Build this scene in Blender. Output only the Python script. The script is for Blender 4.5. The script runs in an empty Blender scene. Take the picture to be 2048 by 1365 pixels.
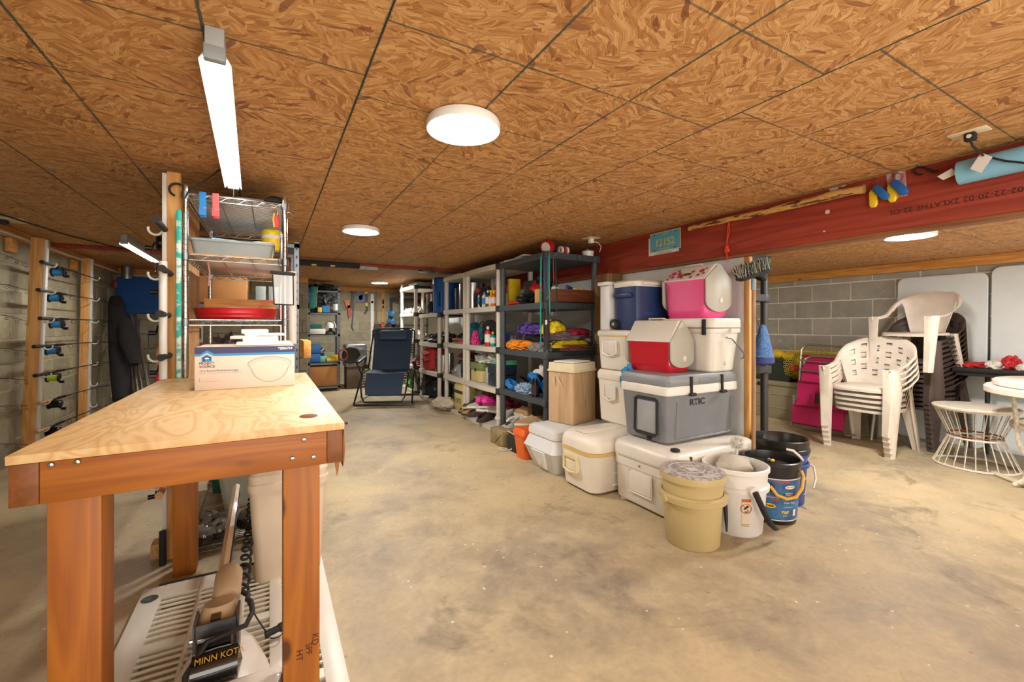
import bpy, bmesh, math, random
from mathutils import Vector, Matrix, Euler, noise
SC = bpy.context.scene
PI = math.pi
R = math.radians
random.seed(7)
rnd = random.Random(11)

# ---------------------------------------------------------------- camera, world, lights, exposure
cam_d = bpy.data.cameras.new('camera'); cam = bpy.data.objects.new('camera', cam_d)
SC.collection.objects.link(cam); SC.camera = cam
EYE = 1.13
cam.location = (0, 0, EYE); cam.rotation_euler = (R(90), 0, R(-29.1))
cam_d.sensor_width = 36; cam_d.lens = 872 / 2048 * 36; cam_d.shift_y = -30.5 / 2048
cam_d.clip_start = 0.02
SC.view_settings.view_transform = 'Standard'; SC.view_settings.look = 'None'
SC.view_settings.exposure = 0.47; SC.view_settings.gamma = 1; SC.view_settings.use_curve_mapping = False
w = bpy.data.worlds.new('world'); SC.world = w; w.use_nodes = True
w.node_tree.nodes['Background'].inputs[0].default_value = (1.0, 0.93, 0.82, 1)
w.node_tree.nodes['Background'].inputs[1].default_value = 0.3
def area(name, loc, rot, sx, sy, power, col=(1, .94, .85), shape='RECTANGLE'):
    l = bpy.data.lights.new(name, 'AREA'); l.shape = shape; l.size = sx
    if shape in ('RECTANGLE', 'ELLIPSE'): l.size_y = sy
    l.energy = power; l.color = col
    o = bpy.data.objects.new(name, l); SC.collection.objects.link(o)
    o.location = loc; o.rotation_euler = [R(a) for a in rot]
    return o
# added fill lamps, no real source: behind the camera and in the side bay
area('ceiling_fill', (0.6, -0.9, 0.7), (165, 0, -15), 1.4, 1.4, 17, (1, .95, .88))  # unseen fill aimed up to brighten the ceiling
area('rear_fill', (0.9, -2.2, 1.1), (84, 0, -12), 4.0, 1.5, 84, (1, .96, .90))  # wide fill added inside the closed end wall
area('side_bay_fill', (4.6, -1.9, 1.1), (86, 0, -4), 2.0, 1.3, 40, (1, .96, .91))  # further fill added for the side bay
area('side_bay_rear_fill', (4.4, 5.2, 1.74), (0, 0, 0), .5, .5, 24, (1, .93, .82))  # added lamp out of view, brightens the far side bay

# ---------------------------------------------------------------- helpers
SN, CS = math.sin(R(29.1)), math.cos(R(29.1))
def ray(x, y):
    r = (x - 1024) / 872; return (SN + r * CS, CS - r * SN, (652 - y) / 872)
def aX(x, y, X):
    q = ray(x, y); t = X / q[0]; return Vector((X, q[1] * t, EYE + q[2] * t))
def aY(x, y, Y):
    q = ray(x, y); t = Y / q[1]; return Vector((q[0] * t, Y, EYE + q[2] * t))
def aZ(x, y, Z=0):
    q = ray(x, y); t = (Z - EYE) / q[2]; return Vector((q[0] * t, q[1] * t, Z))

def lin(c):
    if isinstance(c, str):
        c = c.lstrip('#'); c = [int(c[i:i + 2], 16) / 255 for i in (0, 2, 4)]
        c = [v / 12.92 if v <= .04045 else ((v + .055) / 1.055) ** 2.4 for v in c]
    return tuple(c[:3]) + (1,)
MATS = {}
class NT:
    def __init__(s, m): s.t = m.node_tree; s.b = s.t.nodes['Principled BSDF']
    def n(s, ty, ins=None, **kw):
        nd = s.t.nodes.new(ty)
        for k, v in kw.items(): setattr(nd, k, v)
        for k, v in (ins or {}).items():
            if isinstance(v, bpy.types.NodeSocket): s.t.links.new(v, nd.inputs[k])
            else: nd.inputs[k].default_value = v
        return nd
    def math(s, op, a, b=0.0, c=None):
        i = {0: a, 1: b}
        if c is not None: i[2] = c
        return s.n('ShaderNodeMath', i, operation=op).outputs[0]
    def mix(s, f, a, b, mode='MIX'):
        nd = s.t.nodes.new('ShaderNodeMix'); nd.data_type = 'RGBA'; nd.blend_type = mode
        for k, v in ((0, f), (6, a), (7, b)):
            if isinstance(v, bpy.types.NodeSocket): s.t.links.new(v, nd.inputs[k])
            else: nd.inputs[k].default_value = v
        return nd.outputs[2]
    def ramp(s, f, stops):
        nd = s.t.nodes.new('ShaderNodeValToRGB'); s.t.links.new(f, nd.inputs[0]); e = nd.color_ramp.elements
        while len(e) < len(stops): e.new(.5)
        for q, (p, c) in zip(e, stops):
            q.position = p; q.color = lin(c) if isinstance(c, str) or len(c) >= 3 else c
        return nd.outputs[0]
    def coord(s, sc=(1, 1, 1), rot=(0, 0, 0), kind='Object'):
        c = s.n('ShaderNodeTexCoord').outputs[kind]
        return s.n('ShaderNodeMapping', {0: c, 3: sc, 2: rot}).outputs[0]
    def noise(s, vec, scale, det=3, rough=.55, dist=0):
        return s.n('ShaderNodeTexNoise', {'Vector': vec, 'Scale': scale, 'Detail': det, 'Roughness': rough, 'Distortion': dist}).outputs[0]
    def bump(s, h, strength=.3, dist=.01):
        b = s.n('ShaderNodeBump', {'Height': h, 'Strength': strength, 'Distance': dist})
        s.t.links.new(b.outputs[0], s.b.inputs['Normal'])
    def link(s, o, name): s.t.links.new(o, s.b.inputs[name])
def new_mat(name):
    m = bpy.data.materials.new(name); m.use_nodes = True; return m, NT(m)
def mat(name, col=None, rough=.5, metal=0, nz=.12, ns=6, bump=0, bs=60, emit=0, alpha=1, trans=0, coat=0):
    if name in MATS: return MATS[name]
    m, t = new_mat(name); c = lin(col)
    if nz:
        v = t.coord(); f = t.noise(v, ns, 4)
        d = tuple(x * (1 - nz) for x in c[:3]) + (1,); l = tuple(min(1, x * (1 + nz * .6)) for x in c[:3]) + (1,)
        t.link(t.mix(t.n('ShaderNodeMapRange', {0: f, 1: .3, 2: .7}).outputs[0], d, l), 'Base Color')
    else: t.b.inputs['Base Color'].default_value = c
    t.b.inputs['Roughness'].default_value = rough; t.b.inputs['Metallic'].default_value = metal
    if bump: t.bump(t.noise(t.coord(), bs, 3), bump, .01)
    if emit:
        t.b.inputs['Emission Color'].default_value = c; t.b.inputs['Emission Strength'].default_value = emit
    if alpha < 1: t.b.inputs['Alpha'].default_value = alpha
    if trans: t.b.inputs['Transmission Weight'].default_value = trans
    if coat: t.b.inputs['Coat Weight'].default_value = coat
    MATS[name] = m; return m
def wood(name, c1, c2, axis=0, rough=.55, sc=1.0, knots=True, bump=.15):
    m, t = new_mat(name); MATS[name] = m
    s = [14 * sc] * 3; s[axis] = 1.1 * sc
    oi = t.n('ShaderNodeObjectInfo').outputs['Random']
    off = t.n('ShaderNodeCombineXYZ', {0: t.math('MULTIPLY', oi, 9.0), 1: t.math('MULTIPLY', oi, 5.0), 2: t.math('MULTIPLY', oi, 7.0)}).outputs[0]
    base = t.n('ShaderNodeVectorMath', {0: t.n('ShaderNodeTexCoord').outputs['Object'], 1: off}, operation='ADD').outputs[0]
    v = t.n('ShaderNodeMapping', {0: base, 3: tuple(s)}).outputs[0]
    g = t.noise(v, 1.0, 2, .5, .6)
    rings = t.math('PINGPONG', t.math('MULTIPLY', g, 9.0), 1.0)
    fine = t.noise(t.n('ShaderNodeMapping', {0: base, 3: tuple(x * 5 for x in s)}).outputs[0], 1.0, 3)
    f = t.math('ADD', t.math('MULTIPLY', rings, .55), t.math('MULTIPLY', fine, .55))
    col = t.ramp(f, [(.15, c2), (.8, c1)])
    if knots:
        s2 = [9 * sc] * 3; s2[axis] = 4.2 * sc
        vo = t.n('ShaderNodeTexVoronoi', {'Vector': t.n('ShaderNodeMapping', {0: base, 3: tuple(s2)}).outputs[0], 'Scale': 1.0})
        k = t.n('ShaderNodeMapRange', {0: vo.outputs['Distance'], 1: .10, 2: .17, 3: 1.0, 4: 0.0}).outputs[0]
        vr = t.n('ShaderNodeSeparateColor', {0: vo.outputs['Color']}).outputs[0]
        k = t.math('MULTIPLY', k, t.math('GREATER_THAN', vr, .60))
        col = t.mix(k, col, tuple(x * .35 for x in lin(c2)[:3]) + (1,))
    t.link(col, 'Base Color'); t.b.inputs['Roughness'].default_value = rough
    if bump: t.bump(f, bump, .003)
    return m

# ---- surface materials
def osb_mat(name, grid=True, g=.4145, dark=1.0):
    m, t = new_mat(name); MATS[name] = m
    co = t.n('ShaderNodeTexCoord').outputs['Object']
    oi = t.n('ShaderNodeObjectInfo').outputs['Random']
    off = t.n('ShaderNodeCombineXYZ', {0: t.math('MULTIPLY', oi, 31.0), 1: t.math('MULTIPLY', oi, 17.0)}).outputs[0]
    p = t.n('ShaderNodeVectorMath', {0: co, 1: off}, operation='ADD').outputs[0]
    warp = t.n('ShaderNodeTexNoise', {'Vector': p, 'Scale': 9.0, 'Detail': 2.0}).outputs[1]
    pw = t.n('ShaderNodeVectorMath', {0: p, 1: t.n('ShaderNodeVectorMath', {0: warp, 3: .05}, operation='SCALE').outputs[0]}, operation='ADD').outputs[0]
    def layer(cell, seed, sx, sy):
        pp = t.n('ShaderNodeVectorMath', {0: pw, 1: (seed, seed * 1.7, 0)}, operation='ADD').outputs[0]
        vo = t.n('ShaderNodeTexVoronoi', {'Vector': pp, 'Scale': cell}, voronoi_dimensions='2D')
        rr = t.n('ShaderNodeSeparateColor', {0: vo.outputs['Color']})
        ang = t.math('MULTIPLY', t.math('SUBTRACT', rr.outputs[0], .5), 2.6)
        rot = t.n('ShaderNodeVectorRotate', {'Vector': pp, 'Angle': ang}, rotation_type='Z_AXIS').outputs[0]
        st = t.n('ShaderNodeMapping', {0: rot, 3: (sx, sy, 1)}).outputs[0]
        fl = t.n('ShaderNodeTexVoronoi', {'Vector': st, 'Scale': 1.0}, voronoi_dimensions='2D')
        fr = t.n('ShaderNodeSeparateColor', {0: fl.outputs['Color']}).outputs[1]
        gr = t.noise(t.n('ShaderNodeMapping', {0: rot, 3: (sx * .7, sy * 5, 1)}).outputs[0], 1.0, 3, .6)
        return t.math('ADD', t.math('MULTIPLY', fr, .30), t.math('MULTIPLY', gr, .86)), rr.outputs[1], fr
    a, ar, af = layer(7.0, 0.0, 15, 78)
    b, br, bf = layer(12.0, 4.3, 24, 110)
    sel = t.math('GREATER_THAN', t.noise(pw, 16.0, 2), .5)
    f = t.math('ADD', t.math('MULTIPLY', a, t.math('SUBTRACT', 1.0, sel)), t.math('MULTIPLY', b, sel))
    D = dark
    col = t.ramp(f, [(.26, (.17 * D, .060 * D, .014 * D)), (.42, (.38 * D, .165 * D, .045 * D)), (.58, (.52 * D, .26 * D, .085 * D)), (.78, (.70 * D, .42 * D, .18 * D))])
    spot = t.math('GREATER_THAN', af, .955)
    col = t.mix(t.math('MULTIPLY', spot, .7), col, (.16 * D, .035 * D, .01 * D, 1))
    if grid:
        sep = t.n('ShaderNodeSeparateXYZ', {0: co})
        nn = t.noise(p, 60.0, 2); n2 = t.noise(p, 1.1, 2)
        wd = t.math('ADD', t.math('MULTIPLY', nn, .006), .0012)
        l1 = t.math('LESS_THAN', t.math('PINGPONG', sep.outputs[0], g / 2), wd)
        l2 = t.math('LESS_THAN', t.math('PINGPONG', sep.outputs[1], g / 2), t.math('MULTIPLY', wd, .8))
        l = t.math('MAXIMUM', l1, t.math('MULTIPLY', l2, .85))
        l = t.math('MULTIPLY', l, t.n('ShaderNodeMapRange', {0: n2, 1: .30, 2: .5, 3: .35, 4: .92}).outputs[0])
        col = t.mix(l, col, lin('#3a4a40'))
    t.link(col, 'Base Color'); t.b.inputs['Roughness'].default_value = .62
    t.bump(f, .25, .004)
    return m
osb_mat('osb'); osb_mat('osb_dark', True, .4145, .80); osb_mat('osb_plain', False, .4145, .8)
# concrete floor
m, t = new_mat('concrete'); MATS['concrete'] = m
v = t.coord()
n1 = t.noise(v, .9, 6, .62, .3); n2 = t.noise(v, 5.0, 6, .65, .5); n3 = t.noise(v, 40.0, 3)
c = t.ramp(n1, [(.34, '#85796a'), (.5, '#b09f80'), (.64, '#ccb68c')])
c = t.mix(t.n('ShaderNodeMapRange', {0: n2, 1: .38, 2: .66, 3: 0.0, 4: .55}).outputs[0], c, lin('#cbb994'))
c = t.mix(t.n('ShaderNodeMapRange', {0: t.noise(v, 2.1, 5, .7, .8), 1: .58, 2: .70, 3: 0.0, 4: .62}).outputs[0], c, lin('#655a49'))
c = t.mix(t.n('ShaderNodeMapRange', {0: t.noise(t.coord((1, 1.6, 1)), 3.3, 5, .7, .6), 1: .63, 2: .72, 3: 0.0, 4: .40}).outputs[0], c, lin('#9c6f47'))
vo = t.n('ShaderNodeTexVoronoi', {'Vector': v, 'Scale': 26.0}); sp = t.math('MULTIPLY', t.math('LESS_THAN', vo.outputs['Distance'], .16), t.math('GREATER_THAN', t.n('ShaderNodeSeparateColor', {0: vo.outputs['Color']}).outputs[0], .86))
sp = t.math('MULTIPLY', sp, t.math('GREATER_THAN', t.noise(v, 1.7, 2), .5))
c = t.mix(t.math('MULTIPLY', sp, .75), c, lin('#e6dfcc'))
vo = t.n('ShaderNodeTexVoronoi', {'Vector': t.coord((1, 1.5, 1)), 'Scale': 11.0}); sp = t.math('MULTIPLY', t.math('LESS_THAN', vo.outputs['Distance'], .10), t.math('GREATER_THAN', t.n('ShaderNodeSeparateColor', {0: vo.outputs['Color']}).outputs[1], .82))
c = t.mix(t.math('MULTIPLY', sp, .55), c, lin('#a5642c'))
c = t.mix(t.math('MULTIPLY', n3, .35), c, lin('#8a7c65'), 'MULTIPLY')
t.link(c, 'Base Color'); t.b.inputs['Roughness'].default_value = .6
t.link(t.n('ShaderNodeMapRange', {0: n2, 3: .42, 4: .75}).outputs[0], 'Roughness')
t.bump(t.math('ADD', n2, t.math('MULTIPLY', n3, .3)), .18, .006)
# concrete block
def block_mat(name, a, b):
    m, t = new_mat(name); MATS[name] = m
    co = t.n('ShaderNodeTexCoord').outputs['Object']
    oi = t.n('ShaderNodeObjectInfo').outputs['Random']
    p = t.n('ShaderNodeVectorMath', {0: co, 1: t.n('ShaderNodeCombineXYZ', {0: t.math('MULTIPLY', oi, 40.0)}).outputs[0]}, operation='ADD').outputs[0]
    f = t.noise(p, 7.0, 5, .6); f2 = t.noise(p, 130.0, 3)
    c = t.mix(t.n('ShaderNodeMapRange', {0: t.math('ADD', t.math('MULTIPLY', f, .7), t.math('MULTIPLY', oi, .3)), 1: .3, 2: .75}).outputs[0], lin(a), lin(b))
    c = t.mix(t.n('ShaderNodeMapRange', {0: t.noise(p, 11.0, 4, .7), 1: .62, 2: .72, 3: 0, 4: .4}).outputs[0], c, lin('#d2cdbd'))
    c = t.mix(t.math('MULTIPLY', f2, .4), c, (.6, .6, .58, 1), 'MULTIPLY')
    t.link(c, 'Base Color'); t.b.inputs['Roughness'].default_value = .9
    t.bump(t.math('ADD', f2, f), .5, .004)
block_mat('block_grey', '#9c998c', '#bbb7aa'); block_mat('block_tan', '#8f8770', '#b6ad92')
mat('mortar', '#dcd8c8', .95, nz=.15, ns=15, bump=.4, bs=80)
mat('mortar_tan', '#aaa288', .95, nz=.15, ns=15, bump=.4, bs=80)
wood('pine_y', '#d79a4e', '#b5732c', 1); wood('pine_x', '#d79a4e', '#b5732c', 0); wood('pine_z', '#dba765', '#c0843f', 2)
wood('bench_x', '#a5621a', '#8a4b10', 0); wood('bench_y', '#7f4813', '#68380b', 1); wood('bench_z', '#a86418', '#8f4e11', 2)
wood('red_beam', '#9c3a25', '#7c2313', 1, .6, .8, False); wood('brown_z', '#9b7a4f', '#6f5230', 2)
wood('brown_y', '#8e5a33', '#6d4020', 1); wood('grey_wood', '#a8946c', '#7d6c4a', 0, .8)
wood('handle_z', '#b98d63', '#94693f', 2, .6, 1, False); wood('ply_z', '#d9a65a', '#b98238', 2, .6, .5); wood('shipbox', '#7c4526', '#5f3219', 0)
# bench top plywood with wavy cathedral grain
m, t = new_mat('plywood_top'); MATS['plywood_top'] = m
v = t.coord((7, 2.0, 7)); n0 = t.noise(v, 1.0, 2, .5, 1.2)
rg = t.math('PINGPONG', t.math('MULTIPLY', n0, 17.0), 1.0)
c = t.ramp(rg, [(0.0, '#c9a26a'), (.35, '#d6b27c'), (1.0, '#dfc08f')])
c = t.mix(t.n('ShaderNodeMapRange', {0: t.noise(t.coord(), 1.6, 3), 1: .4, 2: .7, 3: 0, 4: .5}).outputs[0], c, lin('#d8a765'))
vo = t.n('ShaderNodeTexVoronoi', {'Vector': t.coord((1.6, 1, 1)), 'Scale': 4.0})
k = t.math('MULTIPLY', t.n('ShaderNodeMapRange', {0: vo.outputs['Distance'], 1: .05, 2: .12, 3: 1, 4: 0}).outputs[0], t.math('GREATER_THAN', t.n('ShaderNodeSeparateColor', {0: vo.outputs['Color']}).outputs[0], .7))
c = t.mix(t.math('MULTIPLY', k, .6), c, lin('#9a6233'))
t.link(c, 'Base Color'); t.b.inputs['Roughness'].default_value = .5; t.bump(rg, .08, .002)

def xform_inv(parent):
    return parent.matrix_world.inverted() if parent else Matrix.Identity(4)
def place_mat(o):
    return Matrix.Translation(o.location) @ o.rotation_euler.to_matrix().to_4x4()
class G:
    """collects shapes; obj() links them as ONE mesh object"""
    def __init__(s): s.v = []; s.f = []
    def add(s, vs, fs, M=None):
        n = len(s.v)
        s.v += [tuple(M @ Vector(q)) if M is not None else tuple(q) for q in vs]
        s.f += [tuple(i + n for i in q) for q in fs]; return s
    def bm(s, b, M=None):
        b.verts.ensure_lookup_table(); b.verts.index_update()
        s.add([q.co.copy() for q in b.verts], [[q.index for q in f.verts] for f in b.faces], M); b.free(); return s
    def box(s, x0, y0, z0, x1, y1, z1, bev=0, M=None, seg=2):
        x0, x1 = sorted((x0, x1)); y0, y1 = sorted((y0, y1)); z0, z1 = sorted((z0, z1))
        vs = [(x, y, z) for z in (z0, z1) for y in (y0, y1) for x in (x0, x1)]
        fs = [(0, 2, 3, 1), (4, 5, 7, 6), (0, 1, 5, 4), (2, 6, 7, 3), (0, 4, 6, 2), (1, 3, 7, 5)]
        if not bev: return s.add(vs, fs, M)
        b = bmesh.new(); vv = [b.verts.new(q) for q in vs]
        for q in fs: b.faces.new([vv[i] for i in q])
        bmesh.ops.bevel(b, geom=b.edges[:], offset=min(bev, .49 * min(x1 - x0, y1 - y0, z1 - z0)), segments=seg, profile=.5, affect='EDGES')
        return s.bm(b, M)
    def cbox(s, c, d, rot=(0, 0, 0), bev=0):
        M = Matrix.Translation(c) @ Euler([R(a) for a in rot]).to_matrix().to_4x4()
        return s.box(-d[0] / 2, -d[1] / 2, -d[2] / 2, d[0] / 2, d[1] / 2, d[2] / 2, bev, M)
    def loft(s, loops, cap0=True, cap1=True, closed=False, M=None):
        n = len(loops[0]); vs = [q for l in loops for q in l]; fs = []
        for k in range(len(loops) - (0 if closed else 1)):
            a = k * n; b = ((k + 1) % len(loops)) * n
            for i in range(n): j = (i + 1) % n; fs.append((a + i, a + j, b + j, b + i))
        if not closed:
            if cap0: fs.append(tuple(range(n - 1, -1, -1)))
            if cap1: fs.append(tuple(range(len(vs) - n, len(vs))))
        return s.add(vs, fs, M)
    def tube(s, pts, r, n=8, closed=False, cap=True, flat=1.0, M=None):
        pts = [Vector(p) for p in pts]; N = len(pts); rs = r if isinstance(r, (list, tuple)) else [r] * N
        loops = []; up = None
        for i, p in enumerate(pts):
            if closed: d = pts[(i + 1) % N] - pts[i - 1]
            else: d = pts[min(i + 1, N - 1)] - pts[max(i - 1, 0)]
            if d.length < 1e-9: d = Vector((0, 0, 1))
            d.normalize()
            if up is None:
                up = Vector((0, 0, 1)) if abs(d.z) < .9 else Vector((1, 0, 0))
            a = up - d * up.dot(d)
            if a.length < 1e-4: a = d.orthogonal()
            a.normalize(); b = d.cross(a); up = a
            loops.append([p + (a * math.cos(2 * PI * k / n) * flat + b * math.sin(2 * PI * k / n)) * rs[i] for k in range(n)])
        return s.loft(loops, cap, cap, closed, M)
    def cyl(s, p0, p1, r0, r1=None, n=16, M=None): return s.tube([p0, p1], [r0, r0 if r1 is None else r1], n, M=M)
    def lathe(s, prof, c=(0, 0, 0), n=28, sx=1, sy=1, M=None, cap=True):
        loops = [[(c[0] + r * sx * math.cos(2 * PI * k / n), c[1] + r * sy * math.sin(2 * PI * k / n), c[2] + z) for k in range(n)] for r, z in prof]
        return s.loft(loops, cap and prof[0][0] > 1e-5, cap and prof[-1][0] > 1e-5, False, M)
    def prism(s, poly, axis, a, b, M=None, bev=0):
        def mk(u, v, q): return ((q, u, v), (u, q, v), (u, v, q))[axis]
        l0 = [mk(u, v, a) for u, v in poly]; l1 = [mk(u, v, b) for u, v in poly]
        if not bev: return s.loft([l0, l1], M=M)
        bb = bmesh.new(); A = [bb.verts.new(q) for q in l0]; B = [bb.verts.new(q) for q in l1]; n = len(poly)
        bb.faces.new(A[::-1]); bb.faces.new(B)
        for i in range(n): bb.faces.new((A[i], A[(i + 1) % n], B[(i + 1) % n], B[i]))
        bmesh.ops.bevel(bb, geom=bb.edges[:], offset=bev, segments=2, profile=.5, affect='EDGES')
        return s.bm(bb, M)
    def rr(s, secs, rad, n=4, M=None, cap0=True, cap1=True, c=(0, 0)):
        """stack of rounded rectangles; secs: (w, d, z[, rad[, ox, oy]])"""
        loops = []
        for q in secs:
            w, d, z = q[:3]; r = min(q[3] if len(q) > 3 else rad, w / 2 - 1e-4, d / 2 - 1e-4)
            ox, oy = (q[4], q[5]) if len(q) > 5 else (0, 0)
            l = []
            for (sx, sy, a0) in ((1, 1, 0), (-1, 1, 90), (-1, -1, 180), (1, -1, 270)):
                for k in range(n + 1):
                    a = R(a0 + 90 * k / n); l.append((c[0] + ox + sx * (w / 2 - r) + r * math.cos(a), c[1] + oy + sy * (d / 2 - r) + r * math.sin(a), z))
            loops.append(l)
        return s.loft(loops, cap0, cap1, False, M)
    def blob(s, c, rad, amp=.25, sc=2.0, seed=0, sub=3, flatb=True, rot=0):
        b = bmesh.new(); bmesh.ops.create_icosphere(b, subdivisions=sub + (1 if sub == 3 else 0), radius=1)
        for q in b.verts:
            d = q.co.copy(); k = 1 + amp * noise.noise(d * sc + Vector((seed * 3.1, seed * 1.7, seed))) + amp * .5 * noise.noise(d * sc * 2.7 + Vector((seed, 0, 4)))
            k += amp * .22 * noise.noise(d * sc * 5.5 + Vector((seed, 3, 1))) if sub > 2 else 0
            q.co = d * k
            if flatb and q.co.z < -.55: q.co.z = -.55
        M = Matrix.Translation(c) @ Matrix.Rotation(R(rot), 4, 'Z') @ Matrix.Diagonal((rad[0], rad[1], rad[2], 1))
        return s.bm(b, M)
    def sph(s, c, r, sub=2, sc=(1, 1, 1)):
        b = bmesh.new(); bmesh.ops.create_icosphere(b, subdivisions=sub, radius=r)
        return s.bm(b, Matrix.Translation(c) @ Matrix.Diagonal((*sc, 1)))
    def obj(s, name, m, parent=None, world=True, kind=None, label=None, smooth=38):
        me = bpy.data.meshes.new(name); me.from_pydata(s.v, [], s.f)
        b = bmesh.new(); b.from_mesh(me); bmesh.ops.recalc_face_normals(b, faces=b.faces[:]); b.to_mesh(me); b.free()
        if parent is not None and world: me.transform(WM[parent.name].inverted())
        if smooth:
            me.polygons.foreach_set('use_smooth', [True] * len(me.polygons)); me.set_sharp_from_angle(angle=R(smooth))
        me.materials.append(MATS[m] if isinstance(m, str) else m)
        o = bpy.data.objects.new(name, me); SC.collection.objects.link(o)
        if parent is not None: o.parent = parent
        WM[o.name] = WM[parent.name] if parent is not None else Matrix.Identity(4)
        if kind: o['kind'] = kind
        if label: o['label'] = label
        return o
WM = {}
def thing(name, label, cat, loc=(0, 0, 0), rotz=0, group=None, rot=None):
    o = bpy.data.objects.new(name, None); SC.collection.objects.link(o); o.empty_display_size = .05
    o.location = loc; o.rotation_euler = rot or (0, 0, R(rotz)); o['label'] = label; o['category'] = cat
    if group: o['group'] = group
    WM[o.name] = place_mat(o); return o
def tag(o, label, cat, group=None):
    o['label'] = label; o['category'] = cat
    if group: o['group'] = group
    # origin at the base centre
    me = o.data; xs = [v.co for v in me.vertices]
    if xs and o.parent is None and me.users == 1:
        c = Vector(((min(v.x for v in xs) + max(v.x for v in xs)) / 2, (min(v.y for v in xs) + max(v.y for v in xs)) / 2, min(v.z for v in xs)))
        me.transform(Matrix.Translation(-c)); o.location = c; WM[o.name] = Matrix.Translation(c)
    return o
def dup(root, loc, rotz=None, label=None, group=None, parts=True):
    r = root.copy(); SC.collection.objects.link(r); r.location = loc
    if rotz is not None: r.rotation_euler = (0, 0, R(rotz))
    if label: r['label'] = label
    if group: r['group'] = group
    for ch in root.children:
        c = ch.copy(); SC.collection.objects.link(c); c.parent = r
        for g in ch.children:
            d = g.copy(); SC.collection.objects.link(d); d.parent = c
    return r
def struct(g, name, m, parent=None):
    o = g.obj(name, m, parent)
    if parent is None: o['kind'] = 'structure'
    return o
def text(name, s, size, origin, xd, yd, m, parent, align='LEFT', space=1.0, sx=1.0, bold=0):
    cu = bpy.data.curves.new('t', 'FONT'); cu.body = s; cu.size = size; cu.align_x = align; cu.space_character = space; cu.offset = bold
    o = bpy.data.objects.new('t', cu); SC.collection.objects.link(o)
    dg = bpy.context.evaluated_depsgraph_get(); me = bpy.data.meshes.new_from_object(o.evaluated_get(dg))
    bpy.data.objects.remove(o)
    x = Vector(xd).normalized(); y = Vector(yd).normalized(); z = x.cross(y)
    M = Matrix(((x.x * sx, y.x, z.x, origin[0]), (x.y * sx, y.y, z.y, origin[1]), (x.z * sx, y.z, z.z, origin[2]), (0, 0, 0, 1)))
    me.transform((WM[parent.name].inverted() if parent is not None else Matrix.Identity(4)) @ M)
    me.materials.clear(); me.materials.append(MATS[m] if isinstance(m, str) else m)
    ob = bpy.data.objects.new(name, me); SC.collection.objects.link(ob); ob.name = name
    if parent is not None: ob.parent = parent
    return ob
def arc(c, r, a0, a1, n, ax='xz'):
    out = []
    for k in range(n + 1):
        a = R(a0 + (a1 - a0) * k / n); u, v = r * math.cos(a), r * math.sin(a)
        d = {'xz': (u, 0, v), 'yz': (0, u, v), 'xy': (u, v, 0)}[ax]
        out.append((c[0] + d[0], c[1] + d[1], c[2] + d[2]))
    return out

# ---------------------------------------------------------------- the setting
CH, CH2 = 1.91, 1.78       # ceiling heights: main bay, side bay
XL, XR, YB, BX = -1.87, 5.85, 9.3, 2.79
g = G(); g.box(XL, -2.6, -.1, XR, YB, 0); floor = struct(g, 'floor', 'concrete')
g = G(); g.box(XL - .3, -2.7, CH + .02, BX + .1, YB + .3, CH + .12); g.box(BX + .1, -2.7, CH2 + .02, XR + .3, YB + .3, CH2 + .14)
ceil = struct(g, 'ceiling', 'osb_plain')
GR = .4145
def sheet(x0, y0, x1, y1, z, m):
    o = bpy.data.objects.new('panel', None)
    gg = G(); gg.box(0.0012, 0.0012, 0, x1 - x0 - .0012, y1 - y0 - .0012, .018)
    o = gg.obj('panel', m, None); o.location = (x0, y0, z); o.parent = ceil
    return o
for k, (y0) in zip(range(-2, 3), (1.407 - 3 * GR, 1.125, 1.407 - 2 * GR, 1.125 - GR, 1.813)):
    x0 = .262 + (k - 0) * 3 * GR
    x0 -= 0
    xa, xb = x0, x0 + 3 * GR
    if k == -2: y0 = 1.125
    if k == -1: y0 = 1.407
    if k == 0: y0 = 1.125 - GR * 3
    if k == 1: y0 = 1.813
    if k == 2: y0 = .9
    xb = min(xb, BX)
    if xb - xa < .01: continue
    y = y0 - 6 * GR * 2
    while y < YB:
        if y + 6 * GR > -2.6: sheet(xa, y, xb, min(y + 6 * GR, YB), CH, 'osb')
        y += 6 * GR
for i in range(3):
    xa = BX + .09 + i * 3 * GR; xb = min(xa + 3 * GR, XR); y = .35 - 6 * GR * 2 + (i % 2) * .8
    while y < YB:
        if y + 6 * GR > -2.6: sheet(xa, y, xb, min(y + 6 * GR, YB), CH2, 'osb')
        y += 6 * GR
# block walls: every block that can be told apart is its own part
def block_mesh(L, m):
    gg = G(); gg.box(0, 0, 0, L, .04, .190, .004, seg=1); o = gg.obj('block', m); me = o.data; bpy.data.objects.remove(o); return me
BM = {}
def block_wall(name, o, ux, L, skipx0, skipx1, H, m, mm):
    """o origin, ux unit direction along the wall; local y of a block points INTO the room"""
    ang = math.atan2(ux[1], ux[0])
    gg = G(); gg.box(-.0, -.12, -.05, L, .0365, H, M=Matrix.Translation(o) @ Matrix.Rotation(ang, 4, 'Z'))
    W = struct(gg, name, mm); W['kind'] = 'structure'
    for r in range(9):
        x = -.2 if r % 2 else 0.0
        while x < L:
            a, b = max(x, skipx0), min(x + .396, skipx1); x += .406
            if b - a < .03: continue
            key = (round(b - a, 3), m)
            if key not in BM: BM[key] = block_mesh(key[0], m)
            q = bpy.data.objects.new('block', BM[key]); SC.collection.objects.link(q)
            q.location = Vector(o) + Vector((ux[0], ux[1], 0)) * a + Vector((0, 0, .006 + r * .2035)); q.rotation_euler = (0, 0, ang); q.parent = W
    return W
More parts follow.
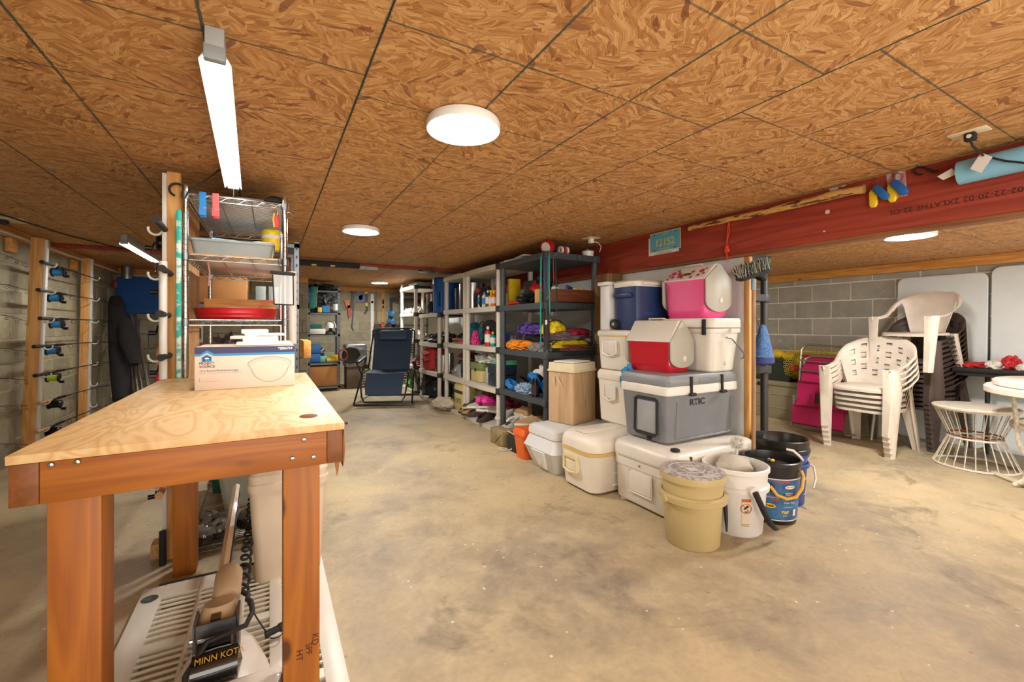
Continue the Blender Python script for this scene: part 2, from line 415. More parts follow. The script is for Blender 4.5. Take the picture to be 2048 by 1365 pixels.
# left wall runs away from the camera along +Y; room is on its +X side => direction -Y so that local +Y = +X
block_wall('wall_left', (XL, YB, 0), (0, -1), YB + 2.6, 0, 6.5, CH, 'block_tan', 'mortar_tan')
block_wall('wall_back', (XR, YB, 0), (-1, 0), XR - XL, 3.0, XR - XL, CH, 'block_tan', 'mortar_tan')
block_wall('wall_right', (XR, -2.6, 0), (0, 1), YB + 2.6, 2.6, 7.4, CH2, 'block_grey', 'mortar')
g = G(); g.box(XL - .1, -2.75, 0, XR + .1, -2.6, CH + .05); struct(g, 'wall_front', 'mortar_tan')
# sill plates on top of the block walls
def trim(n, b, m):
    gg = G(); gg.box(*b, .003); return struct(gg, 'trim_%d' % n, m)
trim(1, (XL + .04, -2.5, CH - .075, XL + .085, YB - .05, CH - .002), 'pine_y')
trim(2, (.55, YB - .085, CH - .085, 2.78, YB - .042, CH - .002), 'pine_x')
trim(3, (XR - .13, -2.5, CH2 - .09, XR - .042, YB - .06, CH2 - .002), 'pine_y')
# red engineered beam and its printed marks
trim(4, (BX, -2.5, 1.62, BX + .09, YB - .1, CH + .01), 'red_beam')
trim(5, (XL + .1, 5.66, CH - .035, BX - .01, 5.74, CH - .002), 'red_beam')
trim(6, (BX, -2.5, 1.60, BX + .09, YB - .1, 1.62), 'brown_y')
mat('chalk', '#cfc4b8', .9); mat('ink', '#3b1a16', .8, nz=0)
# white board wall below the beam with its stud edge, and a short timber post
g = G(); g.box(BX + .04, 1.83, 0, BX + .055, 7.6, 1.60); struct(g, 'wall_middle', mat('white_board', '#d9dcda', .5, nz=.05))
trim(7, (BX + .038, 1.79, 0, BX + .072, 1.83, 1.60), 'pine_z')
g = G(); g.box(BX - .14, 2.98, 0, BX + .02, 3.18, 1.60, .004); struct(g, 'trim_8', 'brown_z')
# the back wall steps forward left of the tool shelf
g = G(); g.box(XL - .1, 7.78, 0, .53, YB, CH); W = struct(g, 'wall_left_rear', 'mortar_tan')
for r in range(9):
    x = XL + (-.1 if r % 2 else 0.0)
    while x < .53:
        a, b = max(x, XL + .03), min(x + .396, .545); x += .406
        if b - a < .03: continue
        key = (round(b - a, 3), 'block_tan')
        if key not in BM: BM[key] = block_mesh(key[0], 'block_tan')
        q = bpy.data.objects.new('block', BM[key]); SC.collection.objects.link(q)
        q.location = (b, 7.785, .006 + r * .2035); q.rotation_euler = (0, 0, PI); q.parent = W
    for (a, b) in ((7.80, 8.19), (8.20, 8.59), (8.60, 8.99)):
        gg = G(); gg.box(.52, a, .006 + r * .2035, .545, b, .196 + r * .2035, .004, seg=1); gg.obj('block', 'block_tan', W)
trim(9, (XL + .09, 7.70, CH - .085, .545, 7.744, CH - .002), 'pine_x')
# ---------------------------------------------------------------- common materials
mat('white_plastic', '#ddd8cc', .4, nz=.06); mat('white_resin', '#dcd3c4', .45, nz=.06); mat('shelf_white', '#cdc6b8', .5, nz=.05)
mat('black', '#191817', .45, nz=.1); mat('black_gloss', '#121212', .12, nz=0, coat=.5); mat('rubber', '#1c1b1b', .7, nz=.2)
mat('chrome', '#b9b6b2', .22, 1, nz=.05); mat('steel', '#8d8f92', .4, 1, nz=.1); mat('dark_steel', '#4b4d52', .45, .7, nz=.1)
mat('lamp_white', (1, .97, .92), nz=0, emit=72); mat('tube_white', (1, .97, .9), nz=0, emit=26)
mat('lamp_bright', (1, .97, .92), nz=0, emit=190); mat('tube_bright', (1, .97, .9), nz=0, emit=75)
mat('enamel', '#e6e4dc', .35, nz=0); mat('grey_plastic', '#8b9190', .5); mat('yellow', '#e5c21c', .4); mat('red', '#c11d24', .35)
mat('blue', '#1d62a8', .4); mat('teal', '#128f7f', .4); mat('styro', '#e9e5dc', .8, nz=.05); mat('tan', '#c9a777', .5)
mat('paper', '#ded9cf', .7, nz=.05); mat('cardboard', '#b07a45', .8); mat('navy', '#1d3a6b', .45); mat('orange', '#e0641e', .45)
mat('green', '#4f8c3a', .5); mat('pink', '#d8327f', .4); mat('purple', '#5b3b94', .6); mat('grey_cloth', '#77726f', .85)
mat('clear', '#dfe4e4', .15, nz=0, alpha=.35); mat('dark_red', '#7b1f22', .5); mat('brown', '#5a3b24', .6); mat('cream', '#dccfae', .5)

# ---------------------------------------------------------------- ceiling lights
def round_light(x, y, z, label, r=.14, dm='lamp_white'):
    t = thing('ceiling_light', label, 'light', (x, y, z), 0, 'round ceiling lights' if r > .13 else None)
    g = G(); g.lathe([(r * .80, .0), (r * .97, -.004), (r, -.016), (r, -.034), (r * .985, -.038), (r * .93, -.036), (r * .93, -.030)], (x, y, z), 40); g.obj('rim', 'enamel', t)
    g = G(); g.lathe([(0, -.0335), (r * .93, -.0335), (r * .93, -.030), (0, -.030)], (x, y, z), 40); g.obj('diffuser', dm, t)
    return t
p = aZ(927, 262, 1.873); round_light(p.x, p.y, CH, 'large round white LED ceiling light nearest the camera, above the open floor')
p = aZ(722, 465, 1.873); round_light(p.x, p.y, CH, 'round white LED ceiling light right of the wire rack, before the dark red batten', dm='lamp_bright')
p = aZ(759, 567, 1.873); round_light(p.x, p.y, CH, 'farthest round ceiling light, a thin bright line above the reclining chair', dm='lamp_bright')
p = aZ(1820, 475, 1.743); round_light(p.x, p.y, CH2, 'round ceiling light beyond the red beam, above the stacked chairs', dm='lamp_bright')
def tube_light(x, y0, x1, y1, z, label, tm='tube_white'):
    d = Vector((x1 - x, y1 - y0, 0)); L = d.length; ang = math.degrees(math.atan2(d.y, d.x)) - 90
    t = thing('tube_light', label, 'light', (x, y0, z), ang)
    def o(g, n, m): return g.obj(n, m, t, world=False)
    g = G(); g.box(-.022, 0, .012, .022, L, CH - z, .003); o(g, 'housing', mat('fixture_grey', '#9a9c98', .5))
    for s in (-1, 1):
        g = G(); g.prism([(s * .014, .012), (s * .036, -.018), (s * .037, -.017), (s * .018, .016)], 1, .02, L - .005); o(g, 'reflector', 'enamel')
    g = G(); g.cyl((0, .03, -.006), (0, L - .02, -.006), .0115, n=12); o(g, 'tube', tm)
    for yy in (.012, L - .008): g = G(); g.cbox((0, yy, 0), (.05, .024, .04), bev=.004); o(g, 'end_cap', 'grey_plastic')
    g = G(); g.cyl((.004, L - .09, -.01), (.004, L - .09, -.12), .0012, n=5); g.sph((.004, L - .09, -.125), .004, 1); o(g, 'pull_chain', 'steel')
    return t
tube_light(-.125, 1.37, -.16, 2.64, 1.845, 'long fluorescent tube light on the ceiling above the workbench')
tube_light(-1.08, 4.84, -1.085, 6.10, 1.845, 'fluorescent tube light at the far left, beyond the rod rack post', 'tube_bright')

# ---------------------------------------------------------------- workbench
t = thing('workbench', 'wooden workbench with a plywood top and timber legs in the left foreground', 'workbench', (-.135, 1.9, 0))
g = G(); g.box(-.441, 1.196, .862, .170, 2.575, .880, .0015); g.obj('bench_top', 'plywood_top', t)
g = G(); g.box(-.395, 1.2, .778, .128, 1.238, .861, .002); g.obj('apron', 'bench_x', t)
g = G(); g.box(-.395, 2.532, .778, .128, 2.57, .861, .002); g.obj('apron', 'bench_x', t)
g = G(); g.box(-.438, 1.2, .778, -.3955, 2.57, .861, .002); g.obj('apron', 'bench_y', t)
g = G(); g.box(.1285, 1.2, .778, .166, 2.57, .861, .002); g.obj('apron', 'bench_y', t)
for x, y in ((-.398, 1.24), (.030, 1.24), (-.378, 2.44), (.030, 2.44)):
    g = G(); g.box(x, y, 0, x + .085, y + .089, .861, .003); l = g.obj('leg', 'bench_z', t)
# printed mill stamps on the near right leg
for k, (dx, dz, tx) in enumerate(((.030, .30, 'HT'), (.052, .31, 'SPF'), (.067, .33, 'KD'))):
    text('mill_stamp', tx, .022, (.030 + dx, 1.2392, dz), (0, 0, -1), (1, 0, 0), mat('stamp_ink', '#4a2006', .8, nz=0), t)
for px, py in ((102, 931), (155, 925), (608, 880), (585, 918), (627, 915)):
    q = aY(px, py, 1.199); g = G(); g.lathe([(0, .004), (.0045, .003), (.006, 0)], (0, 0, 0), 12, M=Matrix.Translation(q) @ Matrix.Rotation(R(90), 4, 'X')); g.obj('screw', 'chrome', t)
q = aZ(617, 832, .881); g = G(); g.lathe([(0, 0), (.030, 0), (.031, -.0005)], (q.x, q.y, .8806), 24, sy=1.0, sx=.75); g.obj('grommet_hole', mat('hole_brown', '#7b3c0e', .8), t)
g = G(); g.prism([(.172, .845), (.1735, .86), (.176, .80), (.174, .765), (.171, .755), (.1705, .80)], 1, 1.23, 1.27); g.prism([(.150, .778), (.166, .778), (.162, .745), (.158, .728)], 1, 1.245, 1.252); g.obj('splinter', 'bench_z', t)
g = G(); g.cyl((.166, 1.28, .868), (.184, 1.275, .862), .003, n=8); g.sph((.186, 1.274, .861), .0045, 1); g.obj('bolt', 'dark_steel', t)

# boxed ceiling lamp on the bench
bx0, bx1, by0, by1, bz0, bz1 = -.250, .093, 2.045, 2.36, .8805, 1.047
t = thing('lamp_box', 'white printed cardboard box of a ceiling lamp lying on the workbench', 'box', (-.08, 2.2, .8805))
g = G(); g.box(bx0, by0, bz0, bx1, by1, bz1, .002); g.obj('carton', mat('carton_white', '#e2d2c4', .6, nz=.03), t)
F = by0 - .0006
def face_poly(name, pts, m, off=0.0):     # printed shapes on the front face; u,v in 0..1
    g = G(); g.prism([(bx0 + u * (bx1 - bx0), bz0 + v * (bz1 - bz0)) for u, v in pts], 1, F - off, F - off + .0003); return g.obj(name, m, t)
mat('print_navy', '#33315e', .5, nz=0); mat('print_blue', '#2a86c4', .5, nz=0); mat('print_white', '#efe9e4', .5, nz=0); mat('print_dark', '#37303c', .6, nz=0)
mat('print_grey', '#b49c8e', .5, nz=0); mat('print_lite', '#d9c5b6', .5, nz=0)
face_poly('printed_band', [(0, .835), (.065, .835), (.115, .905), (.18, .835), (1, .835), (1, 1), (0, 1)], 'print_navy')
face_poly('printed_band', [(0, .79), (.05, .79), (.115, .87), (.18, .79), (1, .79), (1, .845), (.185, .845), (.115, .93), (.055, .845), (0, .845)], 'print_blue', .0002)
face_poly('printed_logo', [(.065, .66), (.065, .77), (.115, .83), (.16, .77), (.16, .66)], 'print_blue', .0001)
face_poly('printed_logo', [(.078, .66), (.078, .76), (.115, .80), (.15, .76), (.15, .70), (.098, .70), (.098, .66)], 'print_navy', .0003)
face_poly('printed_logo', [(.095, .72), (.095, .745), (.115, .765), (.135, .745), (.135, .72)], 'print_white', .0005)
def ftext(s, size, u, v, m, sx=1.0, al='LEFT'): return text('printed_text', s, size, (bx0 + u * (bx1 - bx0), F - .0004, bz0 + v * (bz1 - bz0)), (1, 0, 0), (0, 0, 1), m, t, al, sx=sx, bold=.0002 if size > .012 else 0)
ftext('PROJECT', .0126, .042, .600, 'print_dark', 1.0); ftext('SOURCE', .0126, .045, .525, 'print_dark', 1.05)
ftext('13 in Round Flushmount Light', .0105, .044, .43, 'print_dark'); ftext('Lampara redonda de instalacion al ras de 33,02 cm', .0068, .044, .385, 'print_grey')
ftext('*2806759', .0135, .975, .91, 'print_white', 1.0, 'RIGHT')
face_poly('printed_lines', [(.044, .20), (.24, .20), (.24, .205), (.05, .205), (.05, .29), (.044, .29)], 'print_grey')
for k in range(3): face_poly('printed_lines', [(.06, .23 + .02 * k), (.235, .23 + .02 * k), (.235, .235 + .02 * k), (.06, .235 + .02 * k)], 'print_lite')
def ell(cx, cy, a, b, n=28, a0=0, a1=360): return [(cx + a * math.cos(R(a0 + (a1 - a0) * k / n)), cy + b * math.sin(R(a0 + (a1 - a0) * k / n))) for k in range(n + (0 if a1 - a0 == 360 else 1))]
face_poly('printed_lamp', ell(.735, .56, .232, .19, 24, 0, 180) + ell(.735, .52, .2, .40, 24, 190, 350), 'print_grey', .0)
face_poly('printed_lamp', ell(.735, .555, .222, .175, 24, 0, 180) + ell(.735, .52, .19, .385, 24, 190, 350), 'print_lite', .0002)
face_poly('printed_lamp', ell(.735, .53, .195, .125, 24, 0, 180) + ell(.735, .50, .178, .35, 24, 190, 350), mat('print_shade', '#e4d0c0', .5, nz=0), .0004)
for k, (a, b, c, d, e, f, r, nm) in enumerate((((-.12, 2.10, 1.048, .30 * .55, .10, .014), 0, 0, 0, 0, 0, 3, 'lowest'),)): pass
for (x, y, z, w_, d_, h_, rz, lb) in ((-.02, 2.16, 1.056, .20, .13, .014, 2, 'flat white foam sheet lying lowest on the printed carton'),
        (-.035, 2.17, 1.075, .13, .10, .022, 5, 'thick white foam block in the middle of the pile on the carton'),
        (-.09, 2.16, 1.082, .09, .07, .012, -14, 'small white foam piece overhanging left of the pile on the carton'),
        (-.02, 2.18, 1.093, .15, .06, .010, 9, 'long tilted white foam strip across the pile on the carton'),
        (-.055, 2.20, 1.106, .10, .09, .016, 3, 'topmost white foam slab of the pile on the carton')):
    g = G(); g.cbox((x, y, z), (w_, d_, h_), (2 if rz != 2 else 0, 0, rz), .002)
    tag(g.obj('foam_block', 'styro'), lb, 'packaging', 'white foam packing on the carton')

# ---------------------------------------------------------------- chrome wire rack
t = thing('wire_rack', 'chrome wire shelving rack with loaded shelves behind the workbench', 'shelf', (-.14, 3.1, 0))
RX0, RX1, RY0, RY1 = -.355, .072, 2.61, 3.62
for x in (RX0, RX1):
    for y in (RY0, RY1):
        pr = []; z = 0.0
        while z < 1.80: pr += [(.0125, z), (.0125, z + .022), (.0112, z + .0235), (.0112, z + .0248)]; z += .0254
        g = G(); g.lathe(pr, (x, y, 0), 10); g.lathe([(.0, 1.815), (.013, 1.81), (.0135, 1.795), (.0135, 1.78)], (x, y, 0), 10); g.obj('post', 'chrome', t)
LV = (.045, .56, 1.159, 1.477, 1.773)
for z in LV:
    g = G()
    for y in (RY0, RY1):
        g.cyl((RX0, y, z + .0), (RX1, y, z), .0032, n=6); g.cyl((RX0, y, z - .026), (RX1, y, z - .026), .0028, n=6)
        n = 40; g.tube([(RX0 + (RX1 - RX0) * k / n, y, z - .013 + .011 * math.sin(k / n * 2 * PI * 5.5)) for k in range(n + 1)], .0022, 5)
    for x in (RX0, RX1):
        g.cyl((x, RY0, z), (x, RY1, z), .0032, n=6); g.cyl((x, RY0, z - .026), (x, RY1, z - .026), .0028, n=6)
        n = 80; g.tube([(x, RY0 + (RY1 - RY0) * k / n, z - .013 + .011 * math.sin(k / n * 2 * PI * 13)) for k in range(n + 1)], .0022, 5)
    g.obj('shelf_rim', 'chrome', t)
    g = G()
    for k in range(1, 44): y = RY0 + (RY1 - RY0) * k / 44; g.cyl((RX0, y, z + .004), (RX1, y, z + .004), .0018, n=5)
    for x in (-.22, -.08): g.cyl((x, RY0, z - .002), (x, RY1, z - .002), .003, n=6)
    q = g.obj('wire_deck', 'chrome', t); q['kind'] = 'stuff'
    for x in (RX0, RX1):
        for y in (RY0, RY1): g = G(); g.lathe([(.0135, -.03), (.016, -.028), (.0175, .004), (.0145, .006)], (x, y, z), 12); g.obj('clip_sleeve', 'steel', t)
# dark liner sheets seen from below
g = G(); g.box(RX0 + .02, RY0 + .02, 1.779, RX1 - .02, RY1 - .02, 1.784); tag(g.obj('shelf_liner', mat('liner_dark', '#4a4846', .35, nz=.5, ns=3)), 'dark plastic liner sheet on the top of the wire rack', 'liner')
g = G(); g.box(RX0 + .02, RY0 + .02, 1.483, RX1 - .02, RY1 - .02, 1.487); tag(g.obj('shelf_liner', 'ply_z'), 'wooden liner board under the grey tray of the wire rack', 'liner')
# things on and in the rack
g = G(); g.box(-.425, 2.735, .55, -.412, 3.60, 1.86); tag(g.obj('board', 'osb_plain'), 'upright strand board sheet along the left side of the wire rack', 'board')
t = thing('storage_tray', 'shallow grey plastic tray on the second shelf of the wire rack', 'tray', (-.16, 2.83, 1.488))
g = G(); g.rr([(.34, .36, 1.488), (.365, .39, 1.558)], .02, c=(-.160, 2.84)); g.rr([(.375, .40, 1.556), (.375, .40, 1.566)], .02, c=(-.160, 2.84)); g.obj('tray_body', 'grey_plastic', t)
g = G(); g.cbox((-.17, 2.78, 1.575), (.20, .16, .012), (2, 2, 8), .004); tag(g.obj('packet', mat('packet_blue', '#9cc6dd', .5, nz=.5, ns=30)), 'pale blue packet lying on the grey tray', 'packet')
g = G(); g.blob((-.03, 2.74, 1.57), (.06, .05, .018), .3, 2, 3); tag(g.obj('paper_towel', 'paper'), 'crumpled white paper on the grey tray beside the yellow canister', 'paper')
t = thing('wipes_canister', 'yellow canister with a white band at the right end of the grey tray', 'canister', (-.002, 2.98, 1.488))
c = (.012, 2.90, 0); g = G(); g.lathe([(0, 1.567), (.05, 1.567), (.052, 1.60), (.052, 1.665), (.0, 1.665)], c); g.obj('canister_body', 'yellow', t)
g = G(); g.lathe([(.0525, 1.633), (.0525, 1.652)], c, cap=False); g.obj('label_band', 'paper', t)
g = G(); g.lathe([(.053, 1.655), (.053, 1.676), (.049, 1.682), (0, 1.682)], c); g.obj('canister_lid', mat('lid_yellow', '#e8cf30', .35), t)
t = thing('serving_tray', 'round red enamel tray with a wire handle on the wire rack', 'tray', (-.155, 2.85, 1.165))
c = (-.155, 2.84, 0); g = G(); g.lathe([(0, 1.165), (.175, 1.165), (.187, 1.175), (.186, 1.185), (.192, 1.195), (.191, 1.207), (.197, 1.222), (.193, 1.222), (.182, 1.178), (0, 1.172)], c, 44, sy=1.1); g.obj('tray_bowl', 'red', t)
g = G(); g.tube(arc((.0, 2.70, 1.205), .052, -10, 190, 12, 'xz'), .0028, 6); g.obj('handle', 'red', t)
for (x, y, r_, z, m_, lb) in ((-.16, 2.86, .10, 1.196, 'paper', 'white plate leaning in the red tray'), (-.04, 2.88, .055, 1.190, 'paper', 'small white saucer at the right of the red tray'), (-.20, 2.80, .05, 1.185, 'green', 'green rimmed dish in the red tray')):
    g = G(); g.lathe([(0, 0), (r_ * .6, 0), (r_, .014), (r_, .018), (r_ * .6, .005), (0, .005)], (0, 0, 0), 26, M=Matrix.Translation((x, y, z)) @ Matrix.Rotation(R(14), 4, 'X')); tag(g.obj('plate', m_), lb, 'plate')
g = G(); g.box(-.325, 3.02, 1.166, .035, 3.04, 1.285, .002); tag(g.obj('plank', wood('plank_y', '#d99f58', '#b7762f', 0)), 'short pine plank standing behind the red tray', 'plank')
g = G(); g.lathe([(.02, 0), (.021, .0), (.021, .40), (.004, .402), (.004, 0)], (.112, 2.70, 1.03), 16); tag(g.obj('paper_roll', 'paper'), 'tall white roll standing at the right corner post of the wire rack', 'roll')
# two big clips on the front rail
def clip(x, col, lb):
    t = thing('bag_clip', lb, 'clip', (x, RY0 - .006, 1.72), 0, 'plastic clips on the wire rack rail')
    m_ = mat('clip_' + col, {'blue': '#1273b8', 'red': '#d8474a'}[col], .35, nz=0)
    g = G(); g.prism([(x - .0135, 1.785), (x + .0135, 1.785), (x + .0125, 1.715), (x + .0155, 1.708), (x + .0145, 1.672), (x - .0145, 1.672), (x - .0155, 1.708), (x - .0125, 1.715)], 1, RY0 - .013, RY0 - .009); g.obj('front_jaw', m_, t)
    g = G(); g.prism([(x - .012, 1.785), (x + .012, 1.785), (x + .014, 1.665), (x - .010, 1.665)], 1, RY0 + .005, RY0 + .008); g.obj('rear_jaw', m_, t)
    g = G(); g.tube([(x - .014, RY0 - .014, 1.712), (x - .012, RY0 - .015, 1.706), (x + .012, RY0 - .015, 1.706), (x + .014, RY0 - .014, 1.712)], .001, 5); g.obj('spring_wire', 'chrome', t)
clip(-.285, 'blue', 'blue plastic clip hanging from the top front rail of the wire rack')
clip(-.232, 'red', 'red plastic clip hanging from the top front rail of the wire rack')
# key bunch, phone pouch
t = thing('key_bunch', 'keys with a red float hanging at the right front post of the wire rack', 'keys', (.03, RY0 - .01, 1.67))
g = G(); g.lathe([(0, -.035), (.012, -.03), (.014, 0), (.012, .03), (0, .035)], (.035, RY0 - .012, 1.675), 12, sy=.5); g.obj('float', 'red', t)
g = G(); g.tube(arc((.025, RY0 - .008, 1.745), .016, 0, 360, 14), .0012, 5); g.cbox((.02, RY0 - .012, 1.70), (.009, .002, .04), (0, 8, 0)); g.cbox((.024, RY0 - .015, 1.665), (.014, .002, .04), (0, -8, 0)); g.obj('key', mat('brass', '#b98a3a', .35, 1), t)
g = G(); g.tube([(.04, RY0 - .005, 1.76), (.037, RY0 - .012, 1.71)], .002, 5); g.tube(arc((.09, RY0 + .01, 1.72), .018, 0, 360, 10), .0018, 5); g.obj('split_ring', 'chrome', t)
t = thing('phone_pouch', 'clear waterproof phone pouch with dark edges hanging on the wire rack post', 'pouch', (.06, 2.57, 1.33))
g = G(); g.cbox((.062, 2.575, 1.405), (.118, .014, .018), (0, 3, 0), .005); g.obj('clasp_bar', 'rubber', t)
g = G()
for a, b in (((.015, 1.395), (.022, 1.242)), ((.022, 1.242), (.112, 1.240)), ((.112, 1.240), (.110, 1.395))): g.tube([(a[0], 2.575, a[1]), (b[0], 2.575, b[1])], .006, 8, flat=.5)
g.obj('pouch_border', 'rubber', t)
g = G(); g.prism([(.018, 1.395), (.024, 1.244), (.110, 1.242), (.108, 1.395)], 1, 2.574, 2.576); g.obj('clear_window', 'clear', t)
g = G(); g.tube([(.06, 2.577, 1.41), (.04, 2.59, 1.46), (.055, 2.60, 1.60), (.065, 2.60, 1.76)], .0016, 5); g.obj('lanyard', 'black', t)
g = G(); g.tube([(.045, 2.598, 1.76), (.05, 2.596, 1.60), (.052, 2.596, 1.46)], .0085, 6, flat=.25); tag(g.obj('strap', mat('strap_grey', '#6c6d6c', .7)), 'long grey strap hanging down the right front post of the wire rack', 'strap')
g = G(); g.tube([aY(448, 333, 2.58), aY(410, 362, 2.58), aY(378, 382, 2.585), aY(370, 396, 2.59)], .0035, 7); tag(g.obj('power_cable', 'rubber'), 'dark cable running from the tube light to the top left of the wire rack', 'cable')
g = G(); g.tube(arc((-.385, 2.60, 1.78), .03, 60, 250, 10, 'xz'), .009, 8, flat=.6); tag(g.obj('strap_coil', 'rubber'), 'black rubber strap looped over the top left corner of the wire rack', 'strap')
g = G(); g.rr([(.24, .10, 1.786), (.24, .10, 1.80), (.20, .07, 1.812)], .01, c=(-.05, 2.75)); tag(g.obj('plastic_tray', mat('tray_pale', '#b9c3c6', .4)), 'pale plastic tray on the top shelf of the wire rack', 'tray')
g = G(); g.lathe([(.0, .045), (.03, .042), (.055, .025), (.06, 0)], (.03, 2.70, 1.786), 18); g.prism([(-.02, 2.62), (.07, 2.62), (.05, 2.66), (0, 2.66)], 2, 1.787, 1.792); tag(g.obj('cap', 'rubber'), 'black cap on the top shelf of the wire rack', 'cap')
g = G(); g.blob((-.20, 2.78, .95), (.09, .12, .12), .5, 2.3, 5); tag(g.obj('plastic_bag', mat('bag_dark', '#4a4146', .3, nz=.3)), 'dark plastic bag behind the printed carton on the wire rack', 'bag')
g = G(); g.tube([(-.27, 2.66, 1.45), (-.262, 2.655, 1.40), (-.268, 2.66, 1.33)], [.003, .004, .003], 6); tag(g.obj('cordage', mat('cord_pink', '#b87a72', .6)), 'pink ribbon dangling under the second shelf of the wire rack', 'cordage')  # the dangling strand is a pink cord

# ---- bottom of the rack seen under the bench
mat('frosted', '#b9bfae', .35, nz=.1, alpha=.9)
t = thing('frosted_bin', 'frosted translucent plastic bin on the lowest shelf of the wire rack', 'bin', (-.10, 3.0, .05)); g = G(); g.rr([(.24, .34, .052), (.30, .40, .27)], .03, c=(-.10, 3.12)); g.obj('bin_body', 'frosted', t); g = G(); g.rr([(.315, .415, .268), (.315, .415, .278)], .03, c=(-.10, 3.12)); g.obj('bin_rim', 'frosted', t)
t = thing('teal_tub', 'dark teal plastic tub at the back of the lowest wire shelf', 'tub', (-.16, 3.45, .05)); g = G(); g.rr([(.30, .20, .052), (.34, .24, .30)], .03, c=(-.17, 3.47)); g.obj('tub_body', mat('deep_teal', '#0e5a52', .45), t); g = G(); g.rr([(.36, .26, .295), (.36, .26, .31)], .03, c=(-.17, 3.47)); g.obj('tub_rim', 'deep_teal', t)
g = G(); g.cbox((-.10, 2.95, .535), (.40, .13, .02), (0, 0, 3), .01); tag(g.obj('board', mat('board_pink', '#b39a8c', .5)), 'pale board with screw holes lying under the second lowest wire shelf', 'board')
g = G(); g.lathe([(.026, -.11), (.028, -.11), (.028, -.09), (.024, -.088), (.024, .09), (.028, .092), (.028, .11), (.02, .11), (.02, -.11)], (0, 0, 0), 18, M=Matrix.Translation((-.12, 2.88, .08)) @ Matrix.Rotation(R(86), 4, 'Y')); tag(g.obj('pipe_fitting', mat('pipe', '#c8b29a', .4)), 'short pale plastic pipe lying on the lowest wire shelf', 'pipe')
mat('smoked', '#2b2925', .12, nz=.4, ns=20, coat=.6)
for k, (x, y, r_) in enumerate(((-.30, 2.83, .055), (-.31, 2.72, .055), (-.20, 2.78, .05), (-.22, 2.68, .05), (-.10, 2.76, .055), (-.285, 2.645, .05), (-.04, 2.68, .045))):
    t = thing('wrapped_bowl', 'dark glossy bowl in film on the lowest wire shelf, ' + ('farthest back left', 'middle of the left edge', 'second row from back', 'front row centre', 'left of the coiled cord', 'front left corner', 'front right corner')[k], 'bowl', (x, y, .05), k * 30, 'dark wrapped bowls on the lowest wire shelf')
    g = G(); g.lathe([(r_ * .9, .0), (r_, .01), (r_ * .97, .04), (r_ * .7, .075), (r_ * .2, .09), (0, .09)], (x, y, .051), 16); g.obj('bowl', 'smoked', t)
    g = G(); g.blob((x, y, .10), (r_ * 1.02, r_ * 1.02, .045), .35, 4, k, 2); g.obj('film', mat('film', '#cfcfc8', .12, nz=0, alpha=.22), t)
t = thing('storage_bin', 'tall cream plastic storage bin with a lid under the workbench', 'bin', (.08, 2.2, 0))
c = (.075, 2.235); g = G(); g.rr([(.25, .22, .0), (.295, .27, .40), (.30, .275, .44)], .035, c=c); g.obj('bin_body', mat('bin_cream', '#d6c3ab', .45, nz=.08), t)
g = G(); g.rr([(.31, .29, .435), (.315, .295, .465), (.305, .285, .47), (.31, .29, .50), (.29, .27, .515)], .035, c=c); g.obj('bin_lid', 'bin_cream', t)
t = thing('small_case', 'small teal hard case behind the cream bin under the workbench', 'case', (.10, 2.85, .57)); g = G(); g.cbox((.0, 2.95, .60), (.10, .07, .06), (0, 0, 5), .008); g.obj('case_body', 'deep_teal', t); g = G(); g.cbox((.0, 2.913, .60), (.02, .008, .02), (0, 0, 5), .002); g.obj('latch', 'steel', t)

# ---------------------------------------------------------------- slatted plastic deck under the bench
t = thing('slatted_deck', 'white slatted plastic shelf panel lying on the floor under the workbench', 'panel', (-.12, 1.7, 0))
X0, X1, Y0, Y1 = -.452, .215, 1.02, 2.30
cols = ((-.375, -.255), (-.243, -.105), (-.085, .0), (.045, .15))
g = G(); ys = [1.10, 1.46, 1.50, 1.86, 1.90, 2.20]
xs = [X0, cols[0][0], cols[0][1], cols[1][0], cols[1][1], cols[2][0], cols[2][1], cols[3][0], cols[3][1], X1]
for i in range(0, 10, 2): g.box(xs[i], Y0, .0, xs[i + 1], Y1, .045, .003)
for (a, b) in ((Y0, 1.10), (1.46, 1.50), (1.86, 1.90), (2.20, Y1)):
    for (p_, q_) in cols: g.box(p_, a, .001, q_, b, .0448)
g.obj('deck_frame', 'white_plastic', t)
for (p_, q_) in cols:
    for (a, b) in ((1.10, 1.46), (1.50, 1.86), (1.90, 2.20)):
        n = int((b - a) / .032)
        for k in range(1, n):
            y = a + (b - a) * k / n; gg = G(); gg.box(p_ - .001, y - .003, .037, q_ + .001, y + .003, .044); gg.obj('slat', 'white_plastic', t, smooth=0)
g = G(); g.lathe([(.0, .0462), (.026, .0462), (.028, .0455)], (-.415, 2.21, 0), 22); g.obj('socket_hole', 'black', t)
g = G(); g.box(X0 + .05, Y1, .0, X1, Y1 + .012, .05, .003); g.obj('edge_strip', 'rubber', t)

# ---------------------------------------------------------------- trolling motor
t = thing('trolling_motor', 'bow mounted electric trolling motor with a beige shaft lying under the workbench', 'motor', (-.13, 1.5, .045))
mat('motor_white', '#d8ccc0', .28, nz=.04, coat=.3); mat('motor_tan', '#c8ae8b', .35, nz=.05, coat=.2)
def skew(c, M2=Matrix.Identity(4)): return Matrix.Translation(c) @ M2
g = G(); secs = []
for k, (yy, w_, h_, cx_) in enumerate(((1.10, .26, .10, -.12), (1.28, .28, .11, -.12), (1.42, .28, .115, -.12), (1.55, .25, .11, -.125), (1.68, .19, .09, -.13), (1.78, .10, .05, -.13))):
    secs.append([(cx_ + w_ / 2 * math.cos(a) * (1 if abs(math.cos(a)) < .7 else 1.0), yy, .046 + h_ * (max(0, math.sin(a)) ** .6)) for a in [PI * j / 14 for j in range(15)]])
g.loft(secs); g.obj('mount_base', 'motor_white', t)
